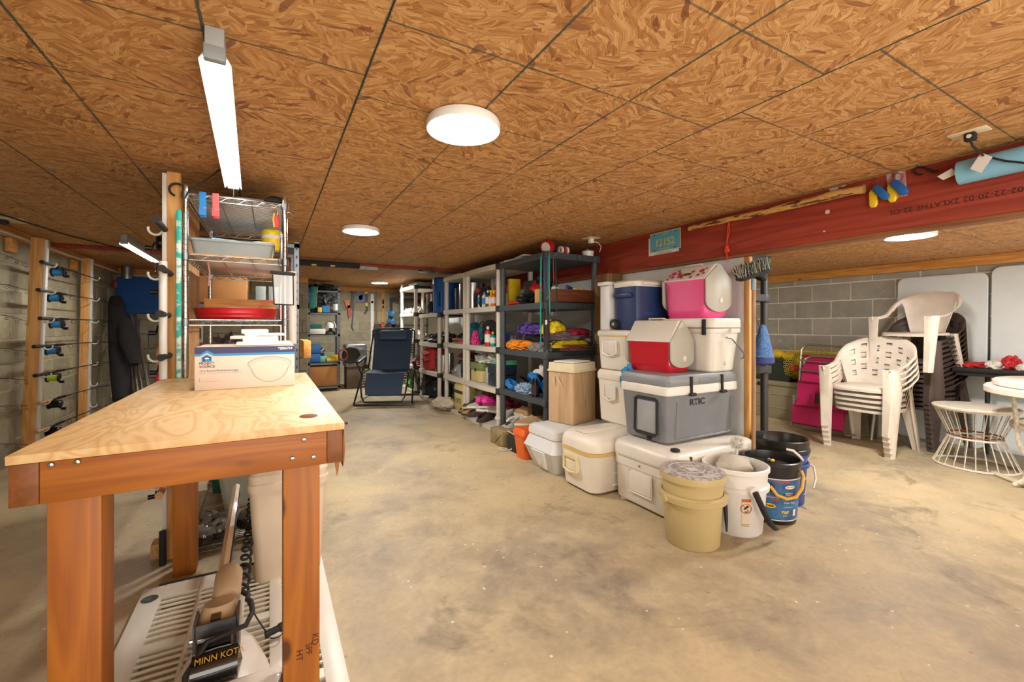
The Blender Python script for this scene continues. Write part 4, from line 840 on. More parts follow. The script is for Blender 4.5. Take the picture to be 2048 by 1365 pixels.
t = bucket(2.60, 1.51, .125, .148, .355, mat('bucket_black', '#1c1b1a', .35, nz=.1), 'black bucket wrapped in a blue sponsor label with a yellow handle', 0)
def rk(z): return rad(z, .125, .148, .355)
fa = R(-126)
m, tt = new_mat('sponsor_blue'); MATS['sponsor_blue'] = m
c_ = tt.mix(tt.n('ShaderNodeMapRange', {0: tt.noise(tt.coord(), 14, 3), 1: .4, 2: .6}).outputs[0], lin('#2c4f7c'), lin('#3d6f9c')); tt.link(c_, 'Base Color'); tt.b.inputs['Roughness'].default_value = .35
g = G(); wrap(g, rk(.03), rk(.265), fa - 1.5, fa + 1.5, .03, .265, 40); g.obj('wrap_label', 'sponsor_blue', t, world=False)
for z0_, z1_, m_ in ((.262, .268, 'paper'), (.027, .032, 'paper')):
    g = G(); wrap(g, rk(z0_) + .0006, rk(z1_) + .0006, fa - 1.5, fa + 1.5, z0_, z1_, 40); g.obj('label_edge', m_, t, world=False)
def on_bucket(s, size, a, z, m_, sx=1.0, bold=.0, rf=rk, nm='printed_text'):
    r0 = rf(z) + .0022; d = Vector((-math.sin(a), math.cos(a), 0)); p_ = WM[t.name] @ (cylpt(r0, a, z))
    return text(nm, s, size, p_, d, (0, 0, 1), m_, t, 'CENTER', sx=sx, bold=bold)
def oval(a, z, w_, h_, m_, off=.0012, rf=rk):
    n = 24; g = G(); vs = [cylpt(rf(z + h_ * math.sin(2 * PI * k / n)) + off, a + w_ / .14 * math.cos(2 * PI * k / n), z + h_ * math.sin(2 * PI * k / n)) for k in range(n)]
    vs.append(cylpt(rf(z) + off, a, z)); g.add(vs, [(k, (k + 1) % n, n) for k in range(n)]); return g.obj('printed_emblem', m_, t, world=False)
oval(fa + .28, .222, .030, .010, 'paper'); on_bucket('BASS PRO', .010, fa + .28, .219, 'ink_black')
oval(fa - .50, .215, .028, .028, mat('emblem_dark', '#43343c', .5, nz=0)); oval(fa - .47, .11, .030, .013, mat('emblem_yellow', '#e2b92c', .5, nz=0)); on_bucket('T-REX', .014, fa - .47, .105, 'ink_black', bold=.0006)
g = G(); wrap(g, rk(.17) + .001, rk(.19) + .001, fa + .08, fa + .42, .174, .190); g.obj('printed_emblem', 'paper', t, world=False); on_bucket('SNOWBEE', .014, fa + .25, .177, 'print_dark', bold=.0004)
on_bucket('LIVINGSTON', .012, fa - .38, .157, 'paper'); g = G(); wrap(g, rk(.145) + .001, rk(.15) + .001, fa - .45, fa - .15, .143, .151); g.obj('printed_emblem', mat('emblem_red', '#b83a2c', .5, nz=0), t, world=False)
on_bucket('Power Pole', .014, fa + .28, .130, 'paper'); on_bucket('LOWRANCE', .010, fa + .22, .105, 'print_lite'); on_bucket('B&B', .022, fa + .12, .072, 'emblem_yellow', 1.1, .0008); on_bucket('BAITS', .010, fa + .12, .056, 'emblem_yellow')
g = G(); wrap(g, rk(.05) + .001, rk(.09) + .001, fa + .50, fa + .64, .055, .092); g.obj('printed_emblem', 'paper', t, world=False)
g = G(); wrap(g, rk(.25) + .001, rk(.26) + .001, fa - .35, fa + .25, .250, .258); g.obj('printed_emblem', 'emblem_red', t, world=False)
g = G(); g.tube([cylpt(.152, fa + .82, .31), cylpt(.166, fa + .80, .28), cylpt(.170, fa + .62, .22), cylpt(.168, fa + .35, .178), cylpt(.166, fa + .05, .168), cylpt(.166, fa - .25, .185), cylpt(.165, fa - .45, .23)], .009, 10); g.obj('handle', mat('handle_yellow', '#dda63a', .5), t, world=False)
g = G(); g.sph((.0, .02, .325), .03, 2, (1, .6, .6)); g.lathe([(0, .31), (.135, .31), (.135, .29), (0, .29)], (0, 0, 0), 24); g.obj('contents', 'black', t, world=False)
g = G(); g.sph((.01, .0, .33), .012, 2, (1.5, 1, .8)); g.obj('yellow_lure', 'yellow', t, world=False)

t = bucket(2.905, 1.63, .130, .152, .33, mat('bucket_blue', '#1b3f8f', .35, nz=.1), 'deep blue bucket standing farthest right in the bucket group', 0)
g = G(); g.lathe([(.150, .235), (.158, .24), (.160, .262), (.152, .266)], (0, 0, 0), 40, cap=False); g.obj('collar', 'bucket_blue', t, world=False)
g = G(); g.tube([cylpt(.16, R(-40), .25), cylpt(.185, R(-50), .23), cylpt(.19, R(-60), .17), cylpt(.18, R(-75), .12)], .006, 8); g.obj('handle', 'cool_cream', t, world=False)
def rq(z): return rad(z, .130, .152, .33)
g = G()
for a, b in (((-.1, .17), (.42, .17)), ((-.1, .075), (.42, .075)), ((.42, .17), (.42, .075))): g.tube([cylpt(rq(a[1]) + .001, R(-80) + a[0], a[1]), cylpt(rq((a[1] + b[1]) / 2) + .002, R(-80) + (a[0] + b[0]) / 2, (a[1] + b[1]) / 2), cylpt(rq(b[1]) + .001, R(-80) + b[0], b[1])], .0016, 4)
g.obj('printed_frame', 'paper', t, world=False)
t2 = thing('bucket', 'open black bucket nested inside the deep blue bucket', 'bucket', (2.905, 1.63, .27))
g = G(); g.lathe([(0, .06), (.138, .06), (.146, .09), (.158, .092), (.160, .135), (.154, .14), (.150, .135), (.135, .07), (0, .07)], (0, 0, 0), 44); g.obj('bucket_wall', 'bucket_black', t2, world=False)
g = G(); g.lathe([(.155, .062), (.164, .064), (.165, .085), (.157, .09)], (0, 0, 0), 44, cap=False); g.obj('collar', 'bucket_black', t2, world=False)
g = G(); g.tube(arc((0, 0, .12), .146, 160, 330, 14, 'xy'), .003, 6); g.obj('wire_bail', 'steel', t2, world=False)
g = G(); g.tube([cylpt(.165, R(-140), .10), cylpt(.172, R(-128), .095), cylpt(.175, R(-115), .06), cylpt(.172, R(-108), .035)], .008, 8); g.sph(cylpt(.17, R(-150), .055), .014, 2, (1, 1, .6)); g.obj('grip', 'cool_cream', t2, world=False)
g = G(); g.prism([(-.035, .0), (.035, .0), (.015, -.065), (-.015, -.065)], 1, -.008, .008, M=Matrix.Translation((-.075, .095, .165)) @ Matrix.Rotation(R(-30), 4, 'Z'), bev=.003); g.obj('scoop', 'rubber', t2, world=False)

# ================================================================ broom, ball brush
def bristles(g, c, n, L, r_, spread, dirv=None, seed=0, flat=None):
    rr_ = random.Random(seed)
    for k in range(n):
        if dirv is None:
            d = Vector((rr_.gauss(0, 1), rr_.gauss(0, 1), rr_.gauss(0, 1))).normalized(); p_ = Vector(c)
        else:
            d = (Vector(dirv) + Vector((rr_.gauss(0, spread), rr_.gauss(0, spread), rr_.gauss(0, spread * .4)))).normalized(); p_ = Vector(c) + Vector((rr_.uniform(-flat[0], flat[0]), rr_.uniform(-flat[1], flat[1]), 0))
        g.tube([p_, p_ + d * L * rr_.uniform(.8, 1.1)], [r_, r_ * .5], 3, cap=False)
    return g
t = thing('broom', 'push broom leaning head up on the white panel with a wooden handle', 'broom', (2.71, 1.60, 0))
g = G(); g.cyl((2.665, 1.66, .0), (2.715, 1.69, 1.385), .0125, n=12); g.obj('handle', 'handle_z', t)
g = G(); g.cyl((2.713, 1.69, 1.36), (2.716, 1.692, 1.43), .015, n=12); g.obj('ferrule', mat('ferrule', '#7fa0b4', .4), t)
bc = Vector((2.715, 1.69, 1.452)); Mx = Matrix.Translation(bc) @ Matrix.Rotation(R(-18), 4, 'Z') @ Matrix.Rotation(R(-17), 4, 'Y')
g = G(); g.rr([(.20, .05, -.012), (.235, .07, .0), (.24, .072, .012)], .025, 5, M=Mx); g.obj('broom_head', 'rubber', t)
for sd_, m_, n_ in ((4, mat('bristle_pale', '#c4c4b6', .8, nz=.1), 300), (14, mat('bristle_dark', '#3b3f3a', .8, nz=.1), 260)):
    g = G(); bristles(g, (0, 0, .005), n_, .085, .0022, .20, (0, 0, 1), sd_, (.108, .03)); g.v = [tuple(Mx @ Vector(q)) for q in g.v]; q = g.obj('bristles', m_, t); q['kind'] = 'stuff'
t = thing('ball_brush', 'round white bristle brush standing beside the broom handle', 'brush', (2.47, 1.64, .39))
g = G(); bristles(g, (2.466, 1.64, .42), 330, .044, .0017, 0, None, 5); q = g.obj('bristles', mat('bristle_white', '#d8d4ca', .8, nz=.2, ns=200), t); q['kind'] = 'stuff'
g = G(); g.sph((2.466, 1.64, .42), .026, 2); g.cyl((2.466, 1.64, .41), (2.47, 1.655, .05), .009, n=8); g.obj('brush_core', 'bristle_white', t)

# ================================================================ things fixed to the red beam
FX = BX - .002
def bp(x, y, off=.0): return aX(x, y, BX - off)
t = thing('walking_stick', 'long debarked walking stick mounted along the red beam', 'stick', (BX - .03, 1.66, 1.85))
a, b = bp(1378, 458, .03), bp(1728, 378, .03); pts = []; rs = []
for k in range(25):
    u = k / 24; p_ = a.lerp(b, u); p_ = p_ + Vector((0, 0, .003 * math.sin(u * 9) + .002 * math.sin(u * 23))); pts.append(p_); rs.append((.017 + .008 * u) * (1 + .08 * math.sin(u * 31)))
m, tt = new_mat('bark'); MATS['bark'] = m
c_ = tt.mix(tt.n('ShaderNodeMapRange', {0: tt.noise(tt.coord((60, 8, 60)), 1.0, 3, .6), 1: .53, 2: .57}).outputs[0], lin('#c99a52'), lin('#5a3324')); tt.link(c_, 'Base Color'); tt.b.inputs['Roughness'].default_value = .6
g = G(); g.tube(pts, rs, 12); g.obj('stick_body', 'bark', t)
g = G(); g.tube([b, b + (b - a).normalized() * .003], [.021, .020], 12); g.obj('cut_end', mat('cut_end', '#a07a3c', .7), t)
t = thing('number_plate', 'blue and yellow plate reading 12152 screwed to the red beam', 'plate', (BX, 2.47, 1.76))
pl, pr_ = bp(1300, 497, .006), bp(1361, 470, .006); ya, yb = pl.y, pr_.y; zt, zb = 1.893, 1.735
g = G(); g.prism([(ya + .018, zb - .022), (ya + .018, zt - .032), (yb + .02, zt - .032), (yb + .02, zb - .022)], 0, BX - .003, BX - .001); g.obj('backing_plate', 'paper', t)
g = G(); g.prism([(ya, zb), (ya, zt), (yb, zt), (yb, zb)], 0, BX - .0055, BX - .0035); g.obj('plate_body', mat('plate_cream', '#dfd17a', .5, nz=0), t)
e = .005; g = G(); g.prism([(ya - e, zb + e), (ya - e, zt - e), (yb + e, zt - e), (yb + e, zb + e)], 0, BX - .0062, BX - .0056); g.obj('plate_face', mat('plate_blue', '#58a9c4', .45, nz=.05), t)
yc = (ya + yb) / 2
def ptx(s, size, y, z, m_, sx=1, bold=0): return text('printed_text', s, size, (BX - .0068, y, z), (0, -1, 0), (0, 0, 1), m_, t, 'CENTER', sx=sx, bold=bold)
mat('plate_yellow', '#d8c34a', .5, nz=0)
ptx('12152', .082, yc, zb + .045, 'plate_yellow', .98, .0018); ptx('TRUCK', .02, yc, zt - .028, 'plate_yellow', 1.1); ptx('BAHAMAS', .022, yc, zb + .012, 'plate_yellow', 1.1)
text('printed_text', 'CONSULATION', .018, (BX - .0035, yc + .01, zb - .018), (0, -1, 0), (0, 0, 1), 'ink_black', t, 'CENTER', sx=1.2)
for yy, zz in ((ya - .05, zt - .016), (yb + .05, zt - .016), (ya - .05, zb + .016), (yb + .05, zb + .016)): g = G(); g.cyl((BX - .009, yy, zz), (BX - .005, yy, zz), .005, n=10); g.obj('screw', 'dark_steel', t)
t = thing('whistle', 'orange whistle on a looped lanyard hanging from the red beam', 'whistle', (BX - .01, 1.92, 1.70)); mat('signal', '#e2471d', .4)
a = bp(1457, 443, .01); b = bp(1453, 498, .01); c2 = bp(1455, 526, .01)
g = G(); g.tube([a, a + Vector((0, .008, -.07)), b + Vector((0, 0, .03))], .0035, 6); g.tube([a, a + Vector((0, -.006, -.07)), b + Vector((0, 0, .03))], .0035, 6); g.tube([b + Vector((0, .006, -.01)), c2 + Vector((0, .006, .02)), c2, c2 + Vector((0, -.006, .01)), c2 + Vector((0, -.004, .03)), b + Vector((0, .004, -.01))], .002, 5); g.obj('lanyard', 'signal', t)
g = G(); g.cbox(b, (.016, .026, .05), (8, 0, 0), .006); g.sph(b + Vector((0, -.008, -.012)), .016, 2, (.6, 1, 1)); g.obj('whistle_body', 'signal', t)
def keyfloat(px, py, tilt, col, lb, off=.014):
    t = thing('key_float', lb, 'float', bp(px, py, off), 0, 'foam key floats on the red beam')
    M_ = Matrix.Translation(bp(px, py, off)) @ Matrix.Rotation(R(tilt), 4, 'X')
    g = G(); g.rr([(.014, .022, -.048), (.022, .036, -.035), (.024, .038, .03), (.016, .026, .045)], .008, 4, M=M_); g.obj('foam_body', col, t)
    p0 = M_ @ Vector((0, 0, .042)); g = G(); g.tube([p0, bp(px + (2 if tilt > -5 else -12), py - 42, .008)], .0016, 5); g.obj('bead_chain', 'steel', t)
keyfloat(1747, 397, 0, 'yellow', 'yellow foam key float hanging farthest left on the beam')
keyfloat(1762, 385, -35, 'blue', 'blue foam key float tilted beside the leftmost yellow one', .030)
keyfloat(1784, 386, -4, 'yellow', 'yellow foam key float below the clear bag on the beam')
keyfloat(1799, 375, -35, 'blue', 'blue foam key float in front of the clear bag', .034)
t = thing('zip_bag', 'clear zip bag with a red ring pinned to the red beam', 'bag', bp(1795, 365, .01))
A, B, C_, D_ = bp(1772, 346, .006), bp(1810, 333, .006), bp(1815, 391, .008), bp(1778, 400, .008)
g = G(); n = 6; vs = [A.lerp(B, i / n).lerp(D_.lerp(C_, i / n), j / n) + Vector((-.008 * math.sin(i * 1.9 + j) * math.sin(PI * i / n), 0, 0)) for j in range(n + 1) for i in range(n + 1)]
g.add(vs, [(j * (n + 1) + i, j * (n + 1) + i + 1, (j + 1) * (n + 1) + i + 1, (j + 1) * (n + 1) + i) for j in range(n) for i in range(n)]); g.obj('bag_film', mat('bagfilm', '#e8e4e4', .25, nz=.1, alpha=.42), t)
g = G(); p_ = bp(1795, 356, .012); g.tube([(p_.x, p_.y + .022 * math.cos(2 * PI * k / 18), p_.z + .022 * math.sin(2 * PI * k / 18)) for k in range(18)], .002, 5, closed=True); g.obj('red_ring', 'red', t)
t = thing('carabiner_strap', 'black carabiner with a red braided cord on the red beam', 'carabiner', bp(1840, 342, .01))
p0 = bp(1836, 344, .012); g = G(); g.tube([bp(x, y, .012) for x, y in ((1846, 348), (1838, 350), (1829, 345), (1829, 338), (1838, 334), (1850, 335), (1856, 339))], .004, 7); g.obj('hook', 'black', t)
g = G(); g.tube([bp(x, y, .012) for x, y in ((1856, 339), (1866, 343), (1876, 342))], .007, 8); g.obj('grip', 'rubber', t)
g = G(); g.tube([bp(x, y, .012) for x, y in ((1876, 342), (1890, 342), (1905, 342))], .0035, 6); g.obj('braided_cord', 'dark_red', t)
t = thing('rolled_mat', 'light blue rolled foam mat tied along the red beam at the right', 'mat', (BX - .06, .5, 1.83))
a = aX(1912, 350, BX - .055); g = G(); r_ = .052
sp = [(r_ * (1 - .10 * k / 40) * math.cos(k / 40 * 2 * PI * 2.2), r_ * (1 - .10 * k / 40) * math.sin(k / 40 * 2 * PI * 2.2)) for k in range(41)]
g.cyl((BX - .056, a.y - .01, 1.822), (BX - .056, -.55, 1.845), r_, n=32); g.obj('mat_roll', mat('mat_blue', '#84bcd6', .75, nz=.04, bump=.2, bs=300), t)
g = G(); g.prism([(a.y + .035, 1.80), (a.y + .055, 1.822), (a.y + .005, 1.845), (a.y - .01, 1.815)], 0, BX - .085, BX - .083); g.obj('paper_tag', 'paper', t)
# duplex outlets on the ceiling with their cords
t = thing('ceiling_outlet', 'cream outlet plate on the ceiling at the right with a black plug', 'outlet', (2.47, .64, CH))
q = aZ(1938, 267, CH - .006); g = G(); g.box(q.x - .035, q.y - .057, CH - .006, q.x + .035, q.y + .057, CH - .0005, .002); g.obj('cover_plate', 'cream', t)
g = G(); g.cbox((q.x, q.y - .004, CH - .022), (.032, .034, .032), bev=.005); g.obj('plug', 'rubber', t); g = G(); g.cyl((q.x - .016, q.y - .004, CH - .022), (q.x - .018, q.y - .004, CH - .022), .008, n=12); g.obj('indicator', 'cream', t)
pts = [Vector((q.x, q.y - .004, CH - .035)), Vector((q.x + .005, q.y - .01, CH - .06)), aX(1960, 306, 2.60), aX(1968, 312, 2.66), aX(2010, 322, 2.67), aX(2048, 326, 2.67), aX(2110, 345, 2.67)]
g = G(); g.tube(pts, .0045, 8); g.obj('cord', 'rubber', t)
g = G(); c1, c2_, c3, c4 = aX(1962, 305, 2.652), aX(1985, 314, 2.652), aX(1962, 346, 2.645), aX(1940, 338, 2.645); g.add([c1, c2_, c3, c4] + [v + Vector((.002, 0, 0)) for v in (c1, c2_, c3, c4)], [(0, 1, 2, 3), (7, 6, 5, 4), (0, 4, 5, 1), (1, 5, 6, 2), (2, 6, 7, 3), (3, 7, 4, 0)]); g.obj('cord_tag', 'paper', t)
t = thing('ceiling_outlet', 'white outlet plate on the ceiling above the dark shelf with a white cord', 'outlet', (2.5, 3.05, CH))
q = aZ(1182, 478, CH - .006); g = G(); g.box(q.x - .06, q.y - .06, CH - .006, q.x + .06, q.y + .06, CH - .0005, .002); g.obj('cover_plate', 'cream', t)
g = G(); g.cbox((q.x, q.y, CH - .025), (.04, .04, .04), bev=.006); g.obj('plug', 'enamel', t)
g = G(); g.tube([(q.x, q.y, CH - .03), (q.x + .06, q.y - .02, CH - .035), (q.x + .10, q.y - .02, CH - .07), (q.x + .08, q.y - .02, CH - .12)], .003, 6); g.obj('cord', 'enamel', t)
# worn paint and stencil on the beam
for px, py, w_, h_ in ((1668, 376, .035, .014), (1688, 369, .03, .011), (1335, 452, .012, .004), (1485, 415, .012, .004), (1545, 396, .012, .004), (1655, 424, .014, .018), (1648, 463, .008, .006)):
    p_ = bp(px, py, .0008); g = G(); n = 14; rr_ = random.Random(px)
    g.add([(p_.x, p_.y + w_ * math.cos(2 * PI * k / n) * rr_.uniform(.6, 1.1), p_.z + h_ * math.sin(2 * PI * k / n) * rr_.uniform(.6, 1.1)) for k in range(n)], [tuple(range(n))]); g.obj('scuffed_paint', 'chalk', bpy.data.objects['trim_4'])
text('stencil_mark', '02-22-20-02 2XLATHE 22-OL', .034, bp(2048, 372, .001), (0, 1, .0), (0, 0, -1), 'ink', bpy.data.objects['trim_4'], 'LEFT', sx=1.1)
# ================================================================ resin shelf units
def unit(label, X0, Y0, Y1, D, levels, col, cc, H=None, collar=True, curve=.02):
    t = thing('shelf_unit', label, 'shelf', (X0 + D / 2, (Y0 + Y1) / 2, 0))
    for z in levels:
        g = G(); n = 10
        out = [(X0 - curve * math.sin(PI * k / n), Y0 + (Y1 - Y0) * k / n) for k in range(n + 1)] + [(X0 + D, Y1), (X0 + D, Y0)]
        g.prism(out, 2, z - .055, z); g.obj('shelf_deck', col, t)
    for x in (X0 + .035, X0 + D - .035):
        for y in (Y0 + .035, Y1 - .035):
            g = G(); g.cyl((x, y, 0), (x, y, (H or levels[-1]) - .01), .029, n=14); g.obj('post', col, t)
    if collar:
        for z in levels:
            for x, s in ((X0 - .003, 1), (X0 + D + .003, -1)):
                g = G(); g.box(x, Y0 - .004, z - .062, x + s * .075, Y0 + .05, z + .003, .004); g.obj('corner_collar', cc, t)
            g = G(); g.box(X0 + .07, Y0 - .003, z - .05, X0 + D - .07, Y0 + .004, z - .004); g.obj('side_band', cc, t)
    return t
mat('charcoal', '#3f464a', .5, nz=.1); mat('collar_black', '#2c2b2b', .5)
def Yat(px, Xp): return aX(px, 600, Xp).y
F4 = 2.10
unit('tall white shelf unit holding shoes, nearest the dark shelf', F4, 4.085, 4.985, .46, (.045, .463, .900, 1.340, 1.787), 'shelf_white', 'collar_black')
unit('white shelf unit with the steel stock pot, between its taller and shorter neighbours', F4, 5.0, 5.72, .46, (.045, .463, .900, 1.340, 1.787), 'shelf_white', 'shelf_white', collar=False)
unit('shorter white shelf unit carrying the blue cooler jug', F4, 5.94, 6.84, .46, (.045, .448, .874, 1.312), 'shelf_white', 'collar_black')
unit('farthest white shelf unit with a flat box on top, beside the reclining chair', F4, 7.10, 8.02, .46, (.045, .458, .905, 1.350, 1.805), 'shelf_white', 'collar_black')
unit('dark grey shelf unit with life vests and ropes', F4, 3.175, 4.06, .61, (.045, .478, .895, 1.337, 1.779), 'charcoal', 'charcoal', collar=True, curve=0)
for z in (1.779, 1.337):
    g = G(); g.box(2.44, 3.155, z - .05, 2.50, 3.176, z - .005, .004); g.obj('side_clip', 'charcoal', bpy.data.objects['shelf_unit.004'])

def bx(nm, lb, cat, c, d, m_, rot=(0, 0, 0), bev=.004, grp=None):
    g = G(); g.cbox((c[0], c[1], c[2] + d[2] / 2), d, rot, bev); return tag(g.obj(nm, m_), lb, cat, grp)
def bl(nm, lb, cat, c, r_, m_, amp=.3, sc=2.2, seed=1, rot=0, grp=None, sub=3):
    g = G(); g.blob((c[0], c[1], c[2] + r_[2] * .55), r_, amp, sc, seed, sub, True, rot); return tag(g.obj(nm, m_), lb, cat, grp)
def lz(nm, lb, cat, c, prof, m_, n=22, grp=None): g = G(); g.lathe(prof, (0, 0, 0), n, M=Matrix.Translation(c)); return tag(g.obj(nm, m_), lb, cat, grp)
def bottle(lb, c, r_, h, body, capm, nozzle=False, grp=None):
    t = thing('bottle', lb, 'bottle', c, 0, grp)
    g = G(); g.lathe([(0, 0), (r_, 0), (r_, h * .68), (r_ * .8, h * .76), (r_ * .38, h * .82), (r_ * .38, h * .88), (0, h * .88)], (0, 0, 0), 14); g.obj('bottle_body', body, t, world=False)
    g = G(); g.lathe([(0, h * .86), (r_ * .45, h * .86), (r_ * .45, h), (0, h)], (0, 0, 0), 12)
    if nozzle: g.cbox((-.015, 0, h), (.07, .02, .025)); g.cbox((-.03, 0, h * .93), (.012, .012, .04), (0, 20, 0))
    g.obj('bottle_cap', capm, t, world=False)
    g = G(); g.lathe([(r_ + .0006, h * .2), (r_ + .0006, h * .6)], (0, 0, 0), 14, cap=False); g.obj('bottle_label', 'paper' if body != 'paper' else 'print_blue', t, world=False); return t
def pot(lb, c, r_, h, lid=True, m_='chrome', grp=None):
    t = thing('stock_pot', lb, 'pot', c, 0, grp)
    g = G(); g.lathe([(0, 0), (r_, 0), (r_, h), (r_ * 1.03, h), (r_ * 1.03, h + .008), (r_ * .97, h + .008), (r_ * .97, .01), (0, .01)], (0, 0, 0), 30); g.obj('pot_body', m_, t, world=False)
    for s in (-1, 1): g = G(); g.tube([(0, s * r_, h * .8), (0, s * (r_ + .03), h * .8), (0, s * (r_ + .03), h * .74), (0, s * r_, h * .74)], .006, 6); g.obj('handle', m_, t, world=False)
    if lid: g = G(); g.lathe([(r_, h + .009), (r_ * .7, h + .025), (.02, h + .035), (.015, h + .05), (0, h + .052)], (0, 0, 0), 26); g.obj('pot_lid', m_, t, world=False)
    return t
def coil(nm, lb, c, r_, tr, n, m_, seed=0, tilt=(0, 0, 0), flat=1.0, cat='rope'):
    rr_ = random.Random(seed); pts = []
    for k in range(n * 18):
        a = 2 * PI * k / 18; q = r_ * (1 + .12 * math.sin(a * .37 + seed)); pts.append((q * math.cos(a), q * flat * math.sin(a), tr * 1.4 * (k / 18) % (tr * 5) + rr_.uniform(0, tr * .3)))
    Mx = Matrix.Translation(c) @ Euler([R(v) for v in tilt]).to_matrix().to_4x4()
    g = G(); g.tube([Mx @ Vector(p) for p in pts], tr, 6); return tag(g.obj(nm, m_), lb, cat)
def shoe(lb, c, rz, m_, sole='paper', L=.28, tilt=0, high=0, acc=None, grp=None):
    t = thing('shoe', lb, 'shoe', c, 0, grp, rot=(R(tilt), 0, R(rz)))
    def prof(k, w0): return w0
    W_ = .05; g = G(); secs = []
    st = [(-.5, .6, .0), (-.42, .85, .0), (-.2, .78, 0), (0.05, .85, 0), (.25, 1.0, 0), (.40, .9, 0), (.5, .45, 0)]
    def outl(s, z): return [(x * L, s * W_ * w_, z) for x, w_, _ in st]
    def loop(z, sc_): return [(x * L * (sc_ if abs(x) > .4 else 1), W_ * w_ * sc_, z) for x, w_, _ in st] + [(x * L * (sc_ if abs(x) > .4 else 1), -W_ * w_ * sc_, z) for x, w_, _ in reversed(st)]
    g.loft([loop(0, 1.0), loop(.022, 1.06), loop(.024, 1.02)]); g.obj('sole', sole, t, world=False)
    g = G(); hs = [.075, .085, .08, .065, .045, .03, .018]
    def up(f):
        l = [(x * L * .97, W_ * w_ * (1.0 - .45 * f * f), .024 + (h + high * (1 if x < .0 else 0)) * f) for (x, w_, _), h in zip(st, hs)]
        r2 = [(x * L * .97, -W_ * w_ * (1.0 - .45 * f * f), .024 + (h + high * (1 if x < .0 else 0)) * f) for (x, w_, _), h in reversed(list(zip(st, hs)))]
        return l + r2
    g.loft([up(0), up(.4), up(.75), up(1.0)], cap1=False); g.obj('upper', m_, t, world=False)
    g = G(); g.add([(-.38 * L, .03, .085 + high), (-.05 * L, .026, .075 + high), (-.05 * L, -.026, .075 + high), (-.38 * L, -.03, .085 + high)], [(0, 1, 2, 3)]); g.obj('lining', 'black', t, world=False)
    for k in range(4):
        x = L * (.02 + .055 * k); z = .024 + .08 - k * .012; g = G(); g.tube([(x, -.024, z - .012), (x + .004, 0, z), (x, .024, z - .012)], .0028, 5); g.obj('lace', acc or 'paper', t, world=False)
    return t
mat('boot_tan', '#b08a5c', .8, nz=.15); mat('sneaker', '#b9b0a0', .75, nz=.2, ns=20); mat('slip_brown', '#4a3a30', .8); mat('clog_pink', '#d42a8e', .45); mat('vest_purple', '#5c3f97', .75); mat('vest_red', '#a3183a', .75); mat('vest_yellow', '#e3c417', .6, nz=.1); mat('vest_orange', '#e58a16', .65, nz=.1); mat('vest_grey', '#6d6360', .85); mat('vest_black', '#1e1b1f', .8)
mat('rope_blue', '#1e74b8', .55, nz=.35, ns=60); mat('rope_white', '#d5d0c4', .8, nz=.2, ns=60); mat('cable_black', '#23211f', .5); mat('mint', '#6db89b', .4); mat('frost', '#c3c6bf', .3, nz=.15, alpha=.85)
mat('olive', '#7f8c55', .5); mat('khaki', '#d2c07c', .5); mat('tackle_navy', '#27323f', .45); mat('bronze', '#8b6a48', .3, .8); mat('rose', '#a4495a', .5); mat('cart_red', '#b6232a', .7, nz=.1); mat('cooler_blue', '#1a5aa8', .35, nz=.06)
# --- dark unit, top
bx('paper_stack', 'stack of pale papers at the left end of the dark shelf top', 'papers', (2.25, 3.83, 1.78), (.24, .30, .022), 'paper', (0, 0, 8)); bx('notepad', 'white pad lying askew on the papers atop the dark shelf', 'papers', (2.24, 3.70, 1.803), (.20, .26, .014), 'paper', (0, 0, -10))
t = thing('cord_reel', 'red cord reel with a white face on the near corner of the dark shelf top', 'reel', (2.2, 3.28, 1.78))
g = G(); g.lathe([(0, -.03), (.058, -.03), (.060, -.022), (.045, -.018), (.045, .018), (.060, .022), (.058, .03), (0, .03)], (0, 0, 0), 26, M=Matrix.Translation((2.20, 3.29, 1.842)) @ Matrix.Rotation(R(75), 4, 'Y') @ Matrix.Rotation(R(-20), 4, 'X')); g.obj('reel_body', 'red', t)
g = G(); g.lathe([(0, -.032), (.045, -.0315), (.046, -.030), (0, -.030)], (0, 0, 0), 26, M=Matrix.Translation((2.20, 3.29, 1.842)) @ Matrix.Rotation(R(75), 4, 'Y') @ Matrix.Rotation(R(-20), 4, 'X')); g.obj('reel_label', 'paper', t)
for k in range(3): g = G(); g.lathe([(.018, 0), (.036, 0), (.036, .02), (.018, .02), (.018, 0)], (0, 0, 0), 22, M=Matrix.Translation((2.30 + .03 * k, 3.24, 1.815)) @ Matrix.Rotation(R(80), 4, 'Y'), cap=False); tag(g.obj('tape_roll', 'paper' if k != 1 else 'red'), ('white tape roll next to the red cord reel', 'red tape roll between the two white ones on the dark shelf top', 'white tape roll farthest right of the three on the dark shelf top')[k], 'tape', 'tape rolls on the dark shelf')
t = thing('white_pot', 'white lidded pot at the right end of the dark shelf top', 'pot', (2.62, 3.22, 1.78)); g = G(); g.lathe([(0, 0), (.050, 0), (.058, .045), (.0, .045)], (2.62, 3.24, 1.780), 24); g.obj('pot_body', 'enamel', t); g = G(); g.lathe([(.060, .046), (.050, .055), (.012, .062), (0, .063)], (2.62, 3.24, 1.780), 24); g.tube(arc((2.62, 3.24, 1.842), .010, 0, 180, 8), .002, 5); g.obj('pot_lid', 'enamel', t)
